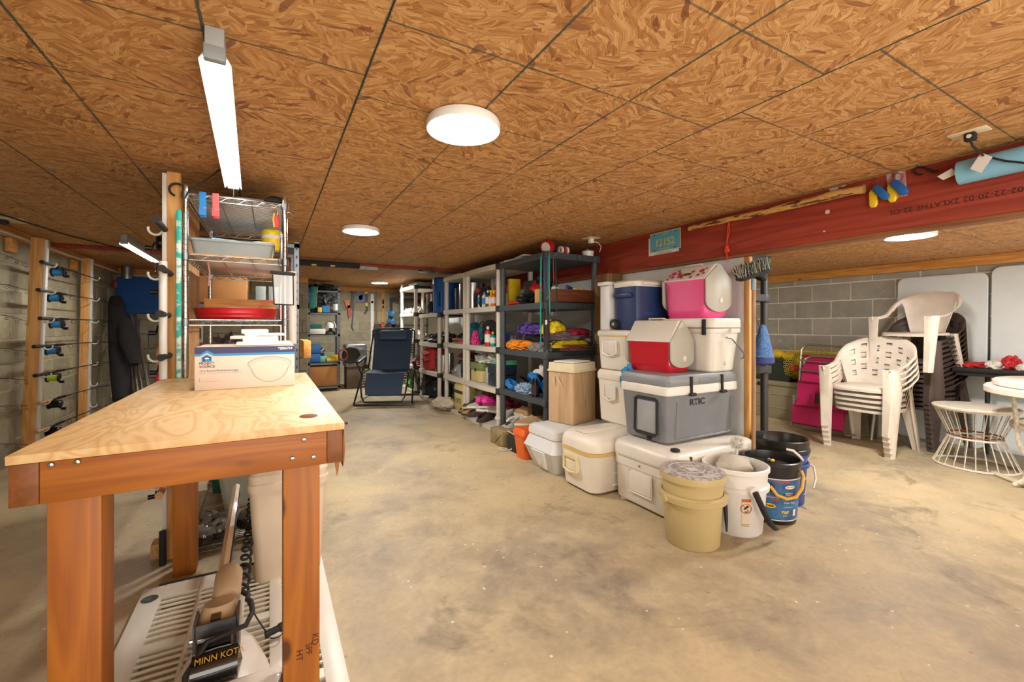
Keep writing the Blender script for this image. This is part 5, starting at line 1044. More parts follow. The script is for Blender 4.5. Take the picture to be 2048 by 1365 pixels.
# --- dark unit, second shelf
bx('tool_case', 'yellow hard case at the back of the dark shelf, second level', 'case', (2.42, 3.78, 1.45), (.10, .30, .12), 'yellow', (0, 0, 3), .012); bx('plastic_case', 'cream plastic case under the yellow case', 'case', (2.40, 3.77, 1.338), (.14, .30, .11), 'khaki', (0, 0, 2), .01)
g = G(); g.tube([(2.16, 3.93, 1.36), (2.19, 3.85, 1.362), (2.22, 3.72, 1.37), (2.24, 3.62, 1.375)], [.022, .014, .013, .015], 10); tag(g.obj('dumbbell', 'red'), 'red handled tool lying at the left front of the dark shelf second level', 'tool')
bl('clamp_heap', 'tangle of black cords and clips on the dark shelf second level', 'cords', (2.24, 3.64, 1.338), (.10, .15, .07), 'cable_black', .7, 4, 3)
g = G(); g.cbox((2.26, 3.54, 1.40), (.02, .13, .16), (20, 20, 20), .006); g.tube([(2.25, 3.58, 1.46), (2.30, 3.78, 1.52)], .012, 8); tag(g.obj('dustpan', mat('coral', '#d2503f', .45)), 'coral red dustpan leaning on the dark shelf second level', 'dustpan')
bl('red_glove', 'red cloth bundle in front of the yellow case', 'cloth', (2.30, 3.62, 1.47), (.06, .07, .05), 'red', .5, 3, 6)
bx('wood_block', 'small pine block beside the coral dustpan', 'block', (2.17, 3.40, 1.338), (.03, .08, .13), 'pine_z')
g = G(); g.tube([(2.20, 3.86, 1.38), (2.28, 3.74, 1.46), (2.34, 3.66, 1.56), (2.33, 3.62, 1.60)], [.02, .022, .026, .03], 10); tag(g.obj('pistol_tool', mat('tool_blue', '#2f4a7a', .5)), 'blue grey pistol grip tool leaning in the dark shelf second level', 'tool')
t = thing('wooden_crate', 'brown wooden crate of odds and ends at the right of the dark shelf', 'crate', (2.45, 3.36, 1.338))
g = G(); x0, x1, y0, y1 = 2.235, 2.66, 3.19, 3.55; g.box(x0, y0, 1.339, x1, y0 + .015, 1.46); g.obj('crate_side', 'shipbox', t)
for b_ in ((x0, y1 - .015, x1, y1), (x0, y0 + .015, x0 + .015, y1 - .015), (x1 - .015, y0 + .015, x1, y1 - .015)): g = G(); g.box(b_[0], b_[1], 1.339, b_[2], b_[3], 1.46); g.obj('crate_side', 'shipbox', t)
g = G(); g.box(x0, y0, 1.338, x1, y1, 1.345); g.obj('crate_floor', 'shipbox', t)
bx('radio_case', 'black box behind the wooden crate on the dark shelf', 'case', (2.36, 3.70, 1.338), (.22, .20, .24), 'black', (0, 0, 5), .008)
for k, (x, y, d, m_, lb) in enumerate(((2.30, 3.28, (.10, .06, .03), 'paper', 'white packet on the left of the wooden crate'), (2.42, 3.26, (.12, .03, .05), 'navy', 'navy packet poking out of the wooden crate'), (2.50, 3.27, (.08, .07, .03), 'paper', 'crumpled white packet in the middle of the wooden crate'), (2.58, 3.30, (.09, .05, .05), 'khaki', 'khaki packet at the right of the wooden crate'))):
    bx('packet', lb, 'packet', (x, y, 1.445), d, m_, (15 * k, 20 - 12 * k, 30 * k), .006)
# --- dark unit, life vests
def vest(lb, c, r_, m_, trim_m, seed, rot=0):
    t = thing('life_vest', lb, 'vest', c, 0)
    g = G(); g.blob((c[0], c[1], c[2] + r_[2] * .55), r_, .28, 2.4, seed, 3, True, rot); g.obj('vest_body', m_, t)
    ca_, sa_ = math.cos(R(rot)), math.sin(R(rot))
    for s in (-.35, .35):
        pts = [(c[0] + (r_[0] * 1.03 * math.cos(a)) * ca_ - s * r_[1] * sa_, c[1] + r_[0] * 1.03 * math.cos(a) * sa_ + s * r_[1] * ca_, c[2] + r_[2] * .55 + r_[2] * 1.04 * math.sin(a)) for a in [PI * k / 10 for k in range(11)]]
        g = G(); g.tube(pts, .011, 6, flat=.35); g.obj('webbing_strap', trim_m, t)
    return t
vest('orange dry bag slumped at the left front of the dark shelf', (2.24, 3.80, .896), (.13, .28, .062), 'vest_orange', 'vest_orange', 3, 0)
vest('black life vest with purple panels at the back left of the dark shelf', (2.36, 3.80, .95), (.16, .24, .09), 'vest_black', 'vest_purple', 5, 0)
vest('purple life vest folded on top of the black one', (2.32, 3.74, 1.045), (.12, .20, .07), 'vest_purple', 'vest_black', 7, 0)
vest('bright yellow life vest heaped at the top of the pile', (2.34, 3.42, 1.05), (.10, .15, .085), 'vest_yellow', 'vest_black', 9, 0)
vest('grey life vest with a red band lying along the right of the pile', (2.42, 3.32, .985), (.22, .13, .06), 'vest_grey', 'vest_red', 11, 0)
vest('red life vest on the right end of the pile', (2.52, 3.30, 1.035), (.16, .10, .045), 'vest_red', 'vest_grey', 13, 0)
vest('yellow and black life vest at the right front of the dark shelf', (2.40, 3.22, .93), (.20, .05, .05), 'vest_yellow', 'vest_black', 15, 0)
bl('towel', 'white and grey cloth hanging over the shelf front beside the orange dry bag', 'cloth', (2.16, 3.36, .896), (.06, .16, .05), 'grey_cloth', .4, 3, 14)
g = G()
for k in range(26):
    x = 2.28 + .44 * k / 25; g.cyl((x, 3.150, .87), (x, 3.150, .955), .0022, n=4)
for z in (.87, .885, .905, .925, .945, .957): g.cyl((2.26, 3.150, z), (2.74, 3.150, z), .0025, n=5)
for z in (.87, .957): g.cyl((2.26, 3.10, z), (2.74, 3.10, z), .0025, n=5); g.cyl((2.26, 3.10, z), (2.26, 3.150, z), .0025, n=5)
q = tag(g.obj('wire_basket', 'cable_black'), 'black wire basket hooked to the right front of the dark shelf', 'basket'); q['kind'] = 'stuff'
bl('striped_rope', 'red and white striped rope bundle above the black wire basket', 'rope', (2.42, 3.185, .90), (.14, .03, .03), mat('stripe_rope', '#c9644e', .8, nz=.9, ns=90), .4, 3, 17)
# --- dark unit, ropes level
coil('cord_coil', 'coiled black power cord at the left of the rope shelf', (2.32, 3.80, .50), .13, .008, 9, 'cable_black', 1, (15, 25, 0), 1.3, 'cord'); coil('cord_coil', 'black cord coil standing behind the white ropes', (2.42, 3.60, .58), .12, .008, 8, 'cable_black', 4, (70, 10, 40), 1.0, 'cord')
coil('blue_rope', 'small bright blue rope hank at the left end of the rope shelf', (2.17, 3.93, .50), .05, .011, 6, 'rope_blue', 2, (20, 15, 0), 1.5); coil('blue_rope', 'thick blue rope ring in the middle of the rope shelf', (2.20, 3.55, .59), .07, .012, 5, 'rope_blue', 3, (30, 50, 20), 1.2)
coil('white_rope', 'coiled white rope at the top of the rope heap', (2.27, 3.44, .68), .08, .009, 8, 'rope_white', 5, (35, 40, 0), 1.1); coil('white_rope', 'white rope loops under the topmost coil', (2.25, 3.52, .61), .08, .009, 7, 'rope_white', 6, (10, 60, 30), 1.0)
coil('blue_hose', 'shiny blue hose coil at the right end of the rope shelf', (2.20, 3.24, .55), .10, .011, 7, mat('hose_blue', '#1467b8', .25, nz=.05), 8, (0, 65, 10), 1.0, 'hose')
bl('rope_bundle', 'white and blue rope bundle at the front of the rope shelf', 'rope', (2.16, 3.62, .479), (.06, .13, .06), mat('rope_mix', '#8fa9c4', .8, nz=.9, ns=45), .5, 4, 19); bl('rope_heap', 'dark heap of ropes at the back of the rope shelf', 'rope', (2.45, 3.45, .479), (.16, .28, .13), 'cable_black', .5, 3, 21)
t = thing('spray_can', 'black can with small lettering standing in front of the blue ropes', 'can', (2.135, 3.40, .479))
g = G(); g.lathe([(0, 0), (.034, 0), (.034, .13), (.025, .15), (.025, .165), (0, .168)], (0, 0, 0), 20); g.obj('can_body', 'black_gloss', t, world=False)
g = G(); g.lathe([(.0345, .02), (.0345, .11)], (0, 0, 0), 20, cap=False); g.obj('can_sleeve', mat('can_label', '#3a2424', .5, nz=.9, ns=110), t, world=False)
# --- dark unit, floor level: old shoes
for k, (px, X_, z, rz, m_, lb, tl) in enumerate(((1022, 2.18, .05, 150, 'sneaker', 'worn grey sneaker at the left of the dark shelf floor level', 0), (1040, 2.22, .14, 130, 'sneaker', 'worn white sneaker lying on top of the pile under the ropes', 20), (1052, 2.17, .05, 160, 'sneaker', 'dirty white sneaker at the front of the pile under the ropes', 0), (1062, 2.26, .06, 100, 'boot_tan', 'tan sneaker behind the blue cloth under the ropes', 0), (1030, 2.30, .06, 90, 'slip_brown', 'dark shoe at the back of the pile under the ropes', 0))):
    shoe(lb, (X_, Yat(px, X_), z), rz, m_, tilt=tl, grp='old shoes under the rope shelf')
bl('shoe_heap', 'heap of worn pale footwear at the back under the ropes', 'shoes', (2.42, 3.60, .046), (.18, .32, .12), 'sneaker', .5, 3.5, 23); coil('sisal_rope', 'pale rope loops on the near end of the pile under the ropes', (2.20, 3.40, .15), .07, .006, 7, 'rope', 9, (20, 30, 0)); bl('blue_cloth', 'blue woven cloth behind the faceted white cooler', 'cloth', (2.15, 3.27, .16), (.08, .14, .07), mat('denim', '#2b5f93', .8, nz=.4, ns=70), .4, 3, 25)
# bungee straps at the near corner
for k, (px, y0_, y1_, m_, lb) in enumerate(((1083, 510, 690, 'teal', 'long teal bungee strap hanging farthest left at the dark shelf corner'), (1090, 510, 600, 'navy', 'blue bungee strap hanging next to the long teal one'), (1099, 507, 630, 'teal', 'shorter teal bungee strap in the middle of the hanging straps'), (1107, 514, 565, 'dark_red', 'short dark red strap on the hanging straps'), (1112, 512, 625, 'cable_black', 'black bungee strap hanging farthest right'), (1094, 600, 700, 'cable_black', 'black webbing strap with a white tag below the teal bungees'))):
    a = aX(px, y0_, 2.075); b = aX(px + (-1 if k == 0 else 1), y1_, 2.075); rr_ = .006 if k != 5 else .014
    t = thing('bungee_strap', lb, 'strap', tuple(a), 0, 'straps hanging on the dark shelf corner')
    g = G(); g.tube([a, a.lerp(b, .5) + Vector((0, .004, 0)), b], rr_, 7, flat=.6); g.tube([a + Vector((.0, .012, -.02)), a.lerp(b, .5) + Vector((0, .016, 0)), b + Vector((0, .004, .02))], rr_ * .8, 6) if k in (0, 1, 2) else None; g.obj('elastic_band', m_, t)
    g = G(); g.tube([a, a + Vector((.01, 0, .03)), a + Vector((.03, 0, .035))], .004, 6); g.tube([b, b + Vector((-.012, 0, -.02)), b + Vector((-.004, .008, -.035)), b + Vector((.01, 0, -.025))], .0025, 5); g.obj('hook', 'steel', t)
    if k == 5: g = G(); p_ = a.lerp(b, .45); g.cbox((p_.x - .010, p_.y, p_.z), (.002, .03, .04)); g.obj('strap_tag', 'paper', t)

# --- tall white unit
bl('backpack', 'black backpack on the upper shelf of the tall white unit', 'bag', (2.24, 4.66, 1.341), (.10, .17, .16), 'vest_black', .25, 2.4, 31)
bx('tool_box', 'yellow upright case at the right end of the upper white shelf', 'case', (2.34, 4.16, 1.342), (.14, .06, .30), 'yellow', (0, 0, 0), .01); bx('pink_box', 'dusty pink box behind the spray bottles', 'box', (2.32, 4.37, 1.50), (.14, .18, .09), 'rose'); bx('cleaner_carton', 'pale carton under the dusty pink box', 'box', (2.33, 4.37, 1.342), (.14, .16, .155), 'frost')
for k, (px, r_, h_, m_, c_, nz_, lb) in enumerate(((961, .032, .20, 'paper', 'red', True, 'white spray bottle with a red nozzle on the upper white shelf'), (969, .03, .18, 'paper', 'blue', False, 'white bottle with a blue cap next to the spray bottle'), (976, .03, .19, 'navy', 'paper', False, 'navy and white bottle in the middle of the upper white shelf'), (982, .028, .16, 'yellow', 'yellow', False, 'yellow bottle on the upper white shelf'), (988, .034, .17, 'orange', 'yellow', True, 'orange bottle with a yellow nozzle at the right of the upper white shelf'))):
    bottle(lb, (2.17, Yat(px, 2.17), 1.342), r_, h_, m_, c_, nz_, 'cleaning bottles on the upper white shelf')
t = thing('round_bag', 'round black equipment bag with a looped strap on the middle white shelf', 'bag', (2.22, 4.55, .902)); g = G(); g.lathe([(0, -.05), (.14, -.045), (.15, 0), (.14, .045), (0, .05)], (0, 0, 0), 30, M=Matrix.Translation((2.25, 4.52, 1.055)) @ Matrix.Rotation(R(70), 4, 'Y')); g.obj('bag_shell', 'vest_black', t); g = G(); g.tube(arc((2.20, 4.66, 1.05), .13, -60, 200, 16, 'yz'), .006, 6); g.obj('bag_strap', 'cable_black', t)
bottle('tall red spray can on the middle white shelf', (2.15, Yat(976, 2.15), .902), .036, .22, 'red', 'paper', False); bottle('teal bottle at the right end of the middle white shelf', (2.18, Yat(986, 2.18), .902), .034, .16, 'teal', 'yellow', False); bx('yellow_tub', 'cream tub with an orange packet on top', 'tub', (2.30, Yat(984, 2.30), .902), (.10, .12, .20), 'khaki', (0, 0, 0), .01); bx('orange_packet', 'orange packet lying on the cream tub', 'packet', (2.29, Yat(984, 2.29), 1.105), (.12, .16, .04), 'orange', (5, 0, 15), .008)
bl('pink_toy', 'pink bundle at the left end of the middle white shelf', 'toy', (2.20, 4.86, .902), (.05, .06, .10), 'pink', .5, 3, 33); bx('blue_box', 'blue box behind the round black bag', 'box', (2.40, 4.60, .902), (.10, .30, .15), 'blue')
t = thing('tackle_box', 'green and yellow tackle box on the lower white shelf', 'box', (2.25, 4.75, .465)); y0, y1 = 4.62, 4.92
g = G(); g.box(2.16, y0, .466, 2.36, y1, .60, .008); g.obj('box_base', 'khaki', t); g = G(); g.box(2.155, y0 - .005, .602, 2.365, y1 + .005, .69, .01); g.obj('box_lid', 'olive', t); g = G(); g.box(2.148, (y0 + y1) / 2 - .02, .585, 2.156, (y0 + y1) / 2 + .02, .625); g.obj('latch', 'tackle_navy', t)
bx('frosted_jug', 'frosted jug standing between the two tackle boxes', 'jug', (2.22, 4.50, .465), (.10, .09, .19), 'frost', (0, 0, 0), .02)
t = thing('tackle_box', 'dark navy tackle box at the near end of the lower white shelf', 'box', (2.25, 4.27, .465)); y0, y1 = 4.14, 4.41
g = G(); g.box(2.145, y0, .466, 2.36, y1, .59, .008); g.obj('box_base', 'tackle_navy', t); g = G(); g.box(2.14, y0 - .005, .592, 2.365, y1 + .005, .70, .012); g.obj('box_lid', 'tackle_navy', t)
for yy in (y0 + .07, y1 - .07): g = G(); g.box(2.134, yy - .012, .58, 2.142, yy + .012, .61); g.obj('latch', 'steel', t)
bl('clear_bag', 'clear plastic bag on the green tackle box', 'bag', (2.25, 4.72, .692), (.09, .18, .06), 'frost', .5, 3, 35); bl('clear_bag', 'clear plastic bag leaning beside the mint box', 'bag', (2.24, 4.42, .705), (.08, .12, .07), 'frost', .5, 3, 36); bx('mint_box', 'mint green plastic box on the navy tackle box', 'box', (2.27, 4.24, .702), (.18, .22, .055), 'mint', (0, 0, 0), .01)
for k, (px, X_, z, rz, m_, lb, tl, hi, ac) in enumerate(((936, 2.18, .05, 200, 'boot_tan', 'tan leather boot lying at the left front of the lowest white shelf', 0, .04, 'brown'), (946, 2.17, .05, 170, 'boot_tan', 'second tan boot beside the left front one', 0, .03, 'brown'), (940, 2.30, .12, 120, 'boot_tan', 'tan suede slipper on top at the back left of the shoe pile', 10, 0, 'boot_tan'), (956, 2.18, .13, 140, 'sneaker', 'grey sneaker with blue lining in the middle of the shoe pile', 25, 0, None), (958, 2.20, .05, 170, 'slip_brown', 'dark brown slipper in the middle front of the shoe pile', 0, 0, 'slip_brown'), (972, 2.16, .05, 205, 'slip_brown', 'long dark brown slipper at the near front of the shoe pile', 0, 0, 'slip_brown'), (976, 2.20, .13, 130, 'sneaker', 'grey running shoe under the pink clogs', 20, 0, None), (966, 2.30, .14, 90, 'black', 'black shoe at the back of the shoe pile', 0, 0, 'red'))):
    shoe(lb, (X_, Yat(px, X_), z), rz, m_, tilt=tl, high=hi, acc=ac, sole='slip_brown' if m_ != 'sneaker' else 'paper')
for k, (px, X_, z, rz, m_, lb, tl) in enumerate(((934, 2.26, .20, 150, 'boot_tan', 'tan shoe leaning high at the far end of the shoe pile', 15), (950, 2.28, .21, 110, 'sneaker', 'white sneaker high at the back of the shoe pile', 20), (982, 2.24, .18, 160, 'slip_brown', 'brown sandal under the nearer pink clog', 10), (975, 2.30, .27, 80, 'dark_red', 'dark red shoe at the top back of the shoe pile', 0), (946, 2.20, .12, 190, 'brown', 'brown moccasin between the boots and the sneaker', 8))):
    shoe(lb, (X_, Yat(px, X_), z), rz, m_, tilt=tl)
for k, (px, X_, z, rz, m_, lb, tl) in enumerate(((1016, 2.24, .13, 170, 'sneaker', 'pale running shoe lying upper left under the rope shelf', 15), (1030, 2.16, .11, 200, 'sneaker', 'white running shoe with dark laces under the rope shelf', 0), (1058, 2.22, .14, 140, 'boot_tan', 'beige shoe high on the pile under the rope shelf', 20), (1046, 2.28, .20, 90, 'boot_tan', 'tan shoe highest at the back under the rope shelf', 0))):
    shoe(lb, (X_, Yat(px, X_), z), rz, m_, tilt=tl)
for k, (px, z, lb) in enumerate(((968, .25, 'pink rubber clog on the left of the pair atop the shoe pile'), (980, .265, 'pink rubber clog on the right of the pair atop the shoe pile'))):
    t = thing('clog', lb, 'shoe', (2.17, Yat(px, 2.17), z), 0, None, rot=(R(35), R(-10), R(195)))
    g = G(); g.lathe([(.0, -.02), (.05, -.02), (.055, 0), (.055, .02), (.045, .045)], (0, 0, 0), 20, sx=2.1, sy=.95, cap=True); g.obj('clog_body', 'clog_pink', t, world=False)
    g = G(); g.lathe([(.054, .0), (.052, .035), (.035, .058), (0, .066)], (.045, 0, 0), 18, sx=1.15, sy=.97); g.obj('toe_cap', 'clog_pink', t, world=False)
    g = G(); g.tube([(0, .05, .03), (-.06, .055, .045), (-.115, 0, .05), (-.06, -.055, .045), (0, -.05, .03)], .007, 6, flat=.5); g.obj('heel_strap', 'clog_pink', t, world=False)
bl('boot_heap', 'dark red and brown footwear at the back of the lowest white shelf', 'shoes', (2.40, 4.48, .046), (.11, .28, .16), 'dark_red', .5, 3, 37)
bx('duffel_bag', 'black bag lying on top of the tall white unit', 'bag', (2.32, 4.78, 1.789), (.22, .24, .07), 'vest_black', (0, 0, 5), .03); g = G(); g.lathe([(.0, .0), (.2, 0), (.205, .008), (.0, .012)], (2.32, 4.36, 1.79), 30); tag(g.obj('round_lid', 'khaki'), 'thin round lid lying on the tall white unit', 'board'); bx('blue_pad', 'bright blue flat pad on top of the tall white unit', 'pad', (2.30, 4.28, 1.803), (.16, .16, .01), 'blue', (0, 0, 20)); bx('storage_box', 'flat white box nearest the dark shelf on the tall white unit', 'box', (2.26, 4.15, 1.789), (.16, .09, .03), 'paper')  # the thin khaki disc is a round lid
# --- white unit with stock pot
pot('tall stainless stock pot on the upper shelf of the second white unit', (2.32, 5.24, 1.342), .17, .33); lz('dark_pot', 'dark tall pot at the far end of the upper shelf of the second white unit', 'pot', (2.34, 5.58, 1.342), [(0, 0), (.12, 0), (.12, .30), (.125, .305), (0, .31)], 'dark_steel')
bl('beach_bag', 'turquoise patterned beach bag on the middle shelf of the second white unit', 'bag', (2.34, 5.24, .902), (.10, .20, .17), mat('turq', '#27909f', .7, nz=.5, ns=25), .3, 2, 41); bx('toy_gun', 'orange and red toy lying at the front of the middle white shelf', 'toy', (2.18, 5.36, .93), (.05, .34, .035), mat('rust', '#b0502a', .5, nz=.3, ns=20), (0, 0, 3), .008); bx('pink_toy', 'pink flat toy at the near front of the middle white shelf', 'toy', (2.14, 5.16, .902), (.05, .14, .028), 'pink', (0, 0, -4), .006); bx('green_toy', 'green flat toy next to the pink one', 'toy', (2.14, 5.36, .902), (.05, .12, .02), 'green', (0, 0, 4), .006)
bl('black_bundle', 'black cloth bundle behind the toys of the second white unit', 'bag', (2.36, 5.52, .902), (.10, .15, .09), 'vest_black', .4, 3, 43)
t = thing('appliance', 'grey and chrome kitchen appliance on the lower shelf of the second white unit', 'appliance', (2.26, 5.35, .465)); g = G(); g.rr([(.20, .24, .466), (.22, .26, .50), (.20, .22, .56), (.12, .14, .62)], .05, c=(2.25, 5.40)); g.obj('appliance_body', 'grey_plastic', t); g = G(); g.tube(arc((2.22, 5.38, .60), .07, -20, 200, 12, 'yz'), .012, 8); g.obj('handle', 'rubber', t); g = G(); g.lathe([(.05, 0), (.055, .03), (0, .035)], (2.15, 5.40, .52), 18); g.obj('chrome_cup', 'chrome', t)
bx('toaster_oven', 'black appliance at the near end of the lower shelf of the second white unit', 'appliance', (2.27, 5.13, .465), (.24, .20, .22), 'black', (0, 0, 2), .02); g = G(); g.blob((2.38, 5.45, .72), (.1, .3, .05), .4, 3, 44); tag(g.obj('red_cover', 'dark_red'), 'dark red cover across the back of the second white unit', 'cover')
t = thing('pellet_bag', 'cream paper sack lettered PELLETS on the lowest shelf of the second white unit', 'sack', (2.2, 5.18, .046)); g = G(); g.rr([(.16, .30, .047), (.20, .33, .08), (.20, .32, .36), (.10, .28, .44), (.05, .24, .52)], .05, c=(2.20, 5.19)); g.obj('sack_body', 'khaki', t); text('printed_text', 'PELLETS', .085, (2.097, 5.37, .15), (0, -1, 0), (0, 0, 1), 'ink_black', t, sx=.95); g = G(); g.box(2.098, 5.05, .27, 2.102, 5.34, .31); g.obj('printed_band', 'print_dark', t)
g = G(); g.blob((2.02, 5.50, .10), (.12, .18, .09), .25, 2, 46, rot=20); tag(g.obj('canvas_sack', mat('canvas', '#b9ab95', .85, nz=.15)), 'pale folded canvas sack spilling out between two white units', 'sack')
# --- shorter white unit
t = thing('jug_cooler', 'large bright blue cooler jug on top of the shorter white unit', 'cooler', (2.28, 6.02, 1.314)); c = (2.29, 6.13, 1.314)
g = G(); g.lathe([(0, 0), (.175, 0), (.185, .01), (.19, .32), (.195, .33), (.195, .50), (.17, .52), (0, .525)], c, 40); g.obj('jug_body', 'cooler_blue', t)
for a in (R(200), R(230), R(250)): g = G(); g.tube([cylpt(.188, a, .03) + Vector(c), cylpt(.191, a, .30) + Vector(c)], .010, 8); g.obj('body_rib', 'cooler_blue', t)
g = G(); g.tube([cylpt(.195, R(180 + 40 * k / 8), .42 - .12 * math.sin(PI * .5 * k / 8)) + Vector(c) for k in range(9)], .004, 6); g.obj('bail', 'steel', t)
g = G(); g.tube([cylpt(.198, R(222), .30) + Vector(c), cylpt(.21, R(222), .20) + Vector(c), cylpt(.198, R(222), .10) + Vector(c)], .010, 7); g.obj('handle', 'black', t); g = G(); g.sph(cylpt(.2, R(165), .40) + Vector(c), .022, 2); g.obj('red_knob', 'red', t)
pot('stainless fryer pot left of the blue cooler jug', (2.30, 6.62, 1.314), .15, .30); g = G(); g.blob((2.17, 6.46, 1.40), (.05, .07, .10), .3, 2, 47); tag(g.obj('black_mitt', 'vest_black'), 'black bag leaning on the fryer pot beside the blue jug', 'bag')
bl('bike_parts', 'dark tangled bicycle parts on the upper middle shelf of the shorter unit', 'parts', (2.30, 6.30, .876), (.16, .36, .09), mat('parts', '#2b2b2c', .5, nz=.9, ns=40), .7, 5, 48); g = G(); g.box(2.14, 6.0, .90, 2.40, 6.5, .94, .01); tag(g.obj('laptop_tray', 'dark_steel'), 'flat dark metal tray on the shorter white unit', 'tray'); g = G(); g.lathe([(0, 0), (.035, 0), (.03, .03), (0, .05)], (2.16, 6.66, .98), 14); tag(g.obj('lamp_lens', 'chrome'), 'small chrome lamp among the bicycle parts', 'lamp')
t = thing('red_bag', 'bright red fabric bag with black straps on the shorter white unit', 'bag', (2.2, 6.55, .45)); g = G(); g.rr([(.24, .36, .450), (.28, .42, .48), (.28, .42, .72), (.22, .36, .78)], .08, c=(2.25, 6.53)); g.obj('bag_body', 'cart_red', t)
for z in (.60, .70): g = G(); g.tube([(2.108, 6.70, z), (2.104, 6.53, z - .02), (2.108, 6.34, z + .01)], .012, 6, flat=.4); g.obj('bag_strap', 'vest_black', t)
pot('stainless pot right of the red bag', (2.26, 6.17, .450), .12, .24, False); pot('second stainless pot nearest the camera beside the red bag', (2.30, 6.02, .450), .07, .27, False)
bl('black_bags', 'black bags piled on the lowest shelf of the shorter unit', 'bag', (2.24, 6.25, .046), (.14, .28, .17), 'vest_black', .5, 3, 50); bl('cable_heap', 'dark cables at the far end of the lowest shelf of the shorter unit', 'cable', (2.22, 6.68, .046), (.12, .12, .22), 'cable_black', .6, 4, 51); coil('cable_coil', 'black cable loop leaning on the far post of the shorter unit', (2.10, 6.88, .25), .14, .007, 3, 'cable_black', 12, (0, 75, 20), .6, 'cable')
# --- farthest white unit
t = thing('disc_player', 'flat silver player on top of the farthest white unit', 'player', (2.3, 7.3, 1.807)); g = G(); g.box(2.14, 7.12, 1.808, 2.50, 7.58, 1.865, .004); g.obj('player_body', 'grey_plastic', t); g = G(); g.box(2.136, 7.16, 1.83, 2.139, 7.42, 1.85); g.obj('disc_slot', 'black', t)
g = G(); g.cyl((2.135, 7.985, 1.80), (2.135, 7.985, 1.90), .028, n=14); tag(g.obj('shelf_post_end', 'shelf_white'), 'white post end sticking up from the farthest white unit', 'post')
for k, (x, y, z, r_, m_, nm, lb, ct) in enumerate(((2.24, 7.80, 1.351, (.10, .14, .06), 'paper', 'white_tray', 'white trays on the upper shelf of the farthest unit', 'trays'), (2.24, 7.35, 1.351, (.08, .12, .07), 'paper', 'white_switch_box', 'white box like bundle at the near end of the upper shelf of the farthest unit', 'box'), (2.26, 7.55, .906, (.12, .26, .10), 'paper', 'paper_bundle', 'crumpled white paper bundle on the middle shelf of the farthest unit', 'paper'), (2.20, 7.80, .459, (.10, .10, .10), 'paper', 'white_helmet', 'white round helmet on the lower shelf of the farthest unit', 'helmet'), (2.26, 7.40, .459, (.10, .18, .09), 'cart_red', 'red_bundle', 'red bundle on the lower shelf of the farthest unit', 'bag'), (2.24, 7.6, .046, (.12, .3, .12), 'green', 'green_bundle', 'green garden items on the lowest shelf of the farthest unit', 'bag'))):
    bl(nm, lb, ct, (x, y, z), r_, m_, .45, 3, 60 + k)
# grey metal rack beyond with blue gloves
t = thing('metal_rack', 'dark metal rack standing against the back wall behind the white units', 'shelf', (2.5, 8.7, 0))
for x in (2.18, 2.72):
    for y in (8.35, 9.1): g = G(); g.box(x, y, 0, x + .03, y + .03, 1.70); g.obj('post', 'dark_steel', t)
for z in (.3, .75, 1.15, 1.70): g = G(); g.box(2.18, 8.35, z - .03, 2.75, 9.13, z); g.obj('shelf_deck', 'dark_steel', t)
for k in range(4): bl('blue_gloves', ('blue gloves bundle hanging at the top left of the metal rack', 'blue gloves bundle at the top right of the metal rack', 'lower left blue gloves bundle on the metal rack', 'lower right blue gloves bundle on the metal rack')[k], 'gloves', (2.14, 8.95 - .25 * (k % 2), 1.32 - .16 * (k // 2)), (.03, .09, .07), mat('glove_blue', '#3f7fae', .7, nz=.3, ns=30), .4, 3, 70 + k, grp='blue gloves on the metal rack')
bl('green_heap', 'green heap on the lower shelf of the metal rack', 'bag', (2.4, 8.7, .76), (.18, .3, .1), 'green', .4, 3, 75); bl('black_bag', 'large black bag hanging in front of the metal rack', 'bag', (2.12, 8.9, .93), (.10, .18, .17), 'vest_black', .3, 2, 76)
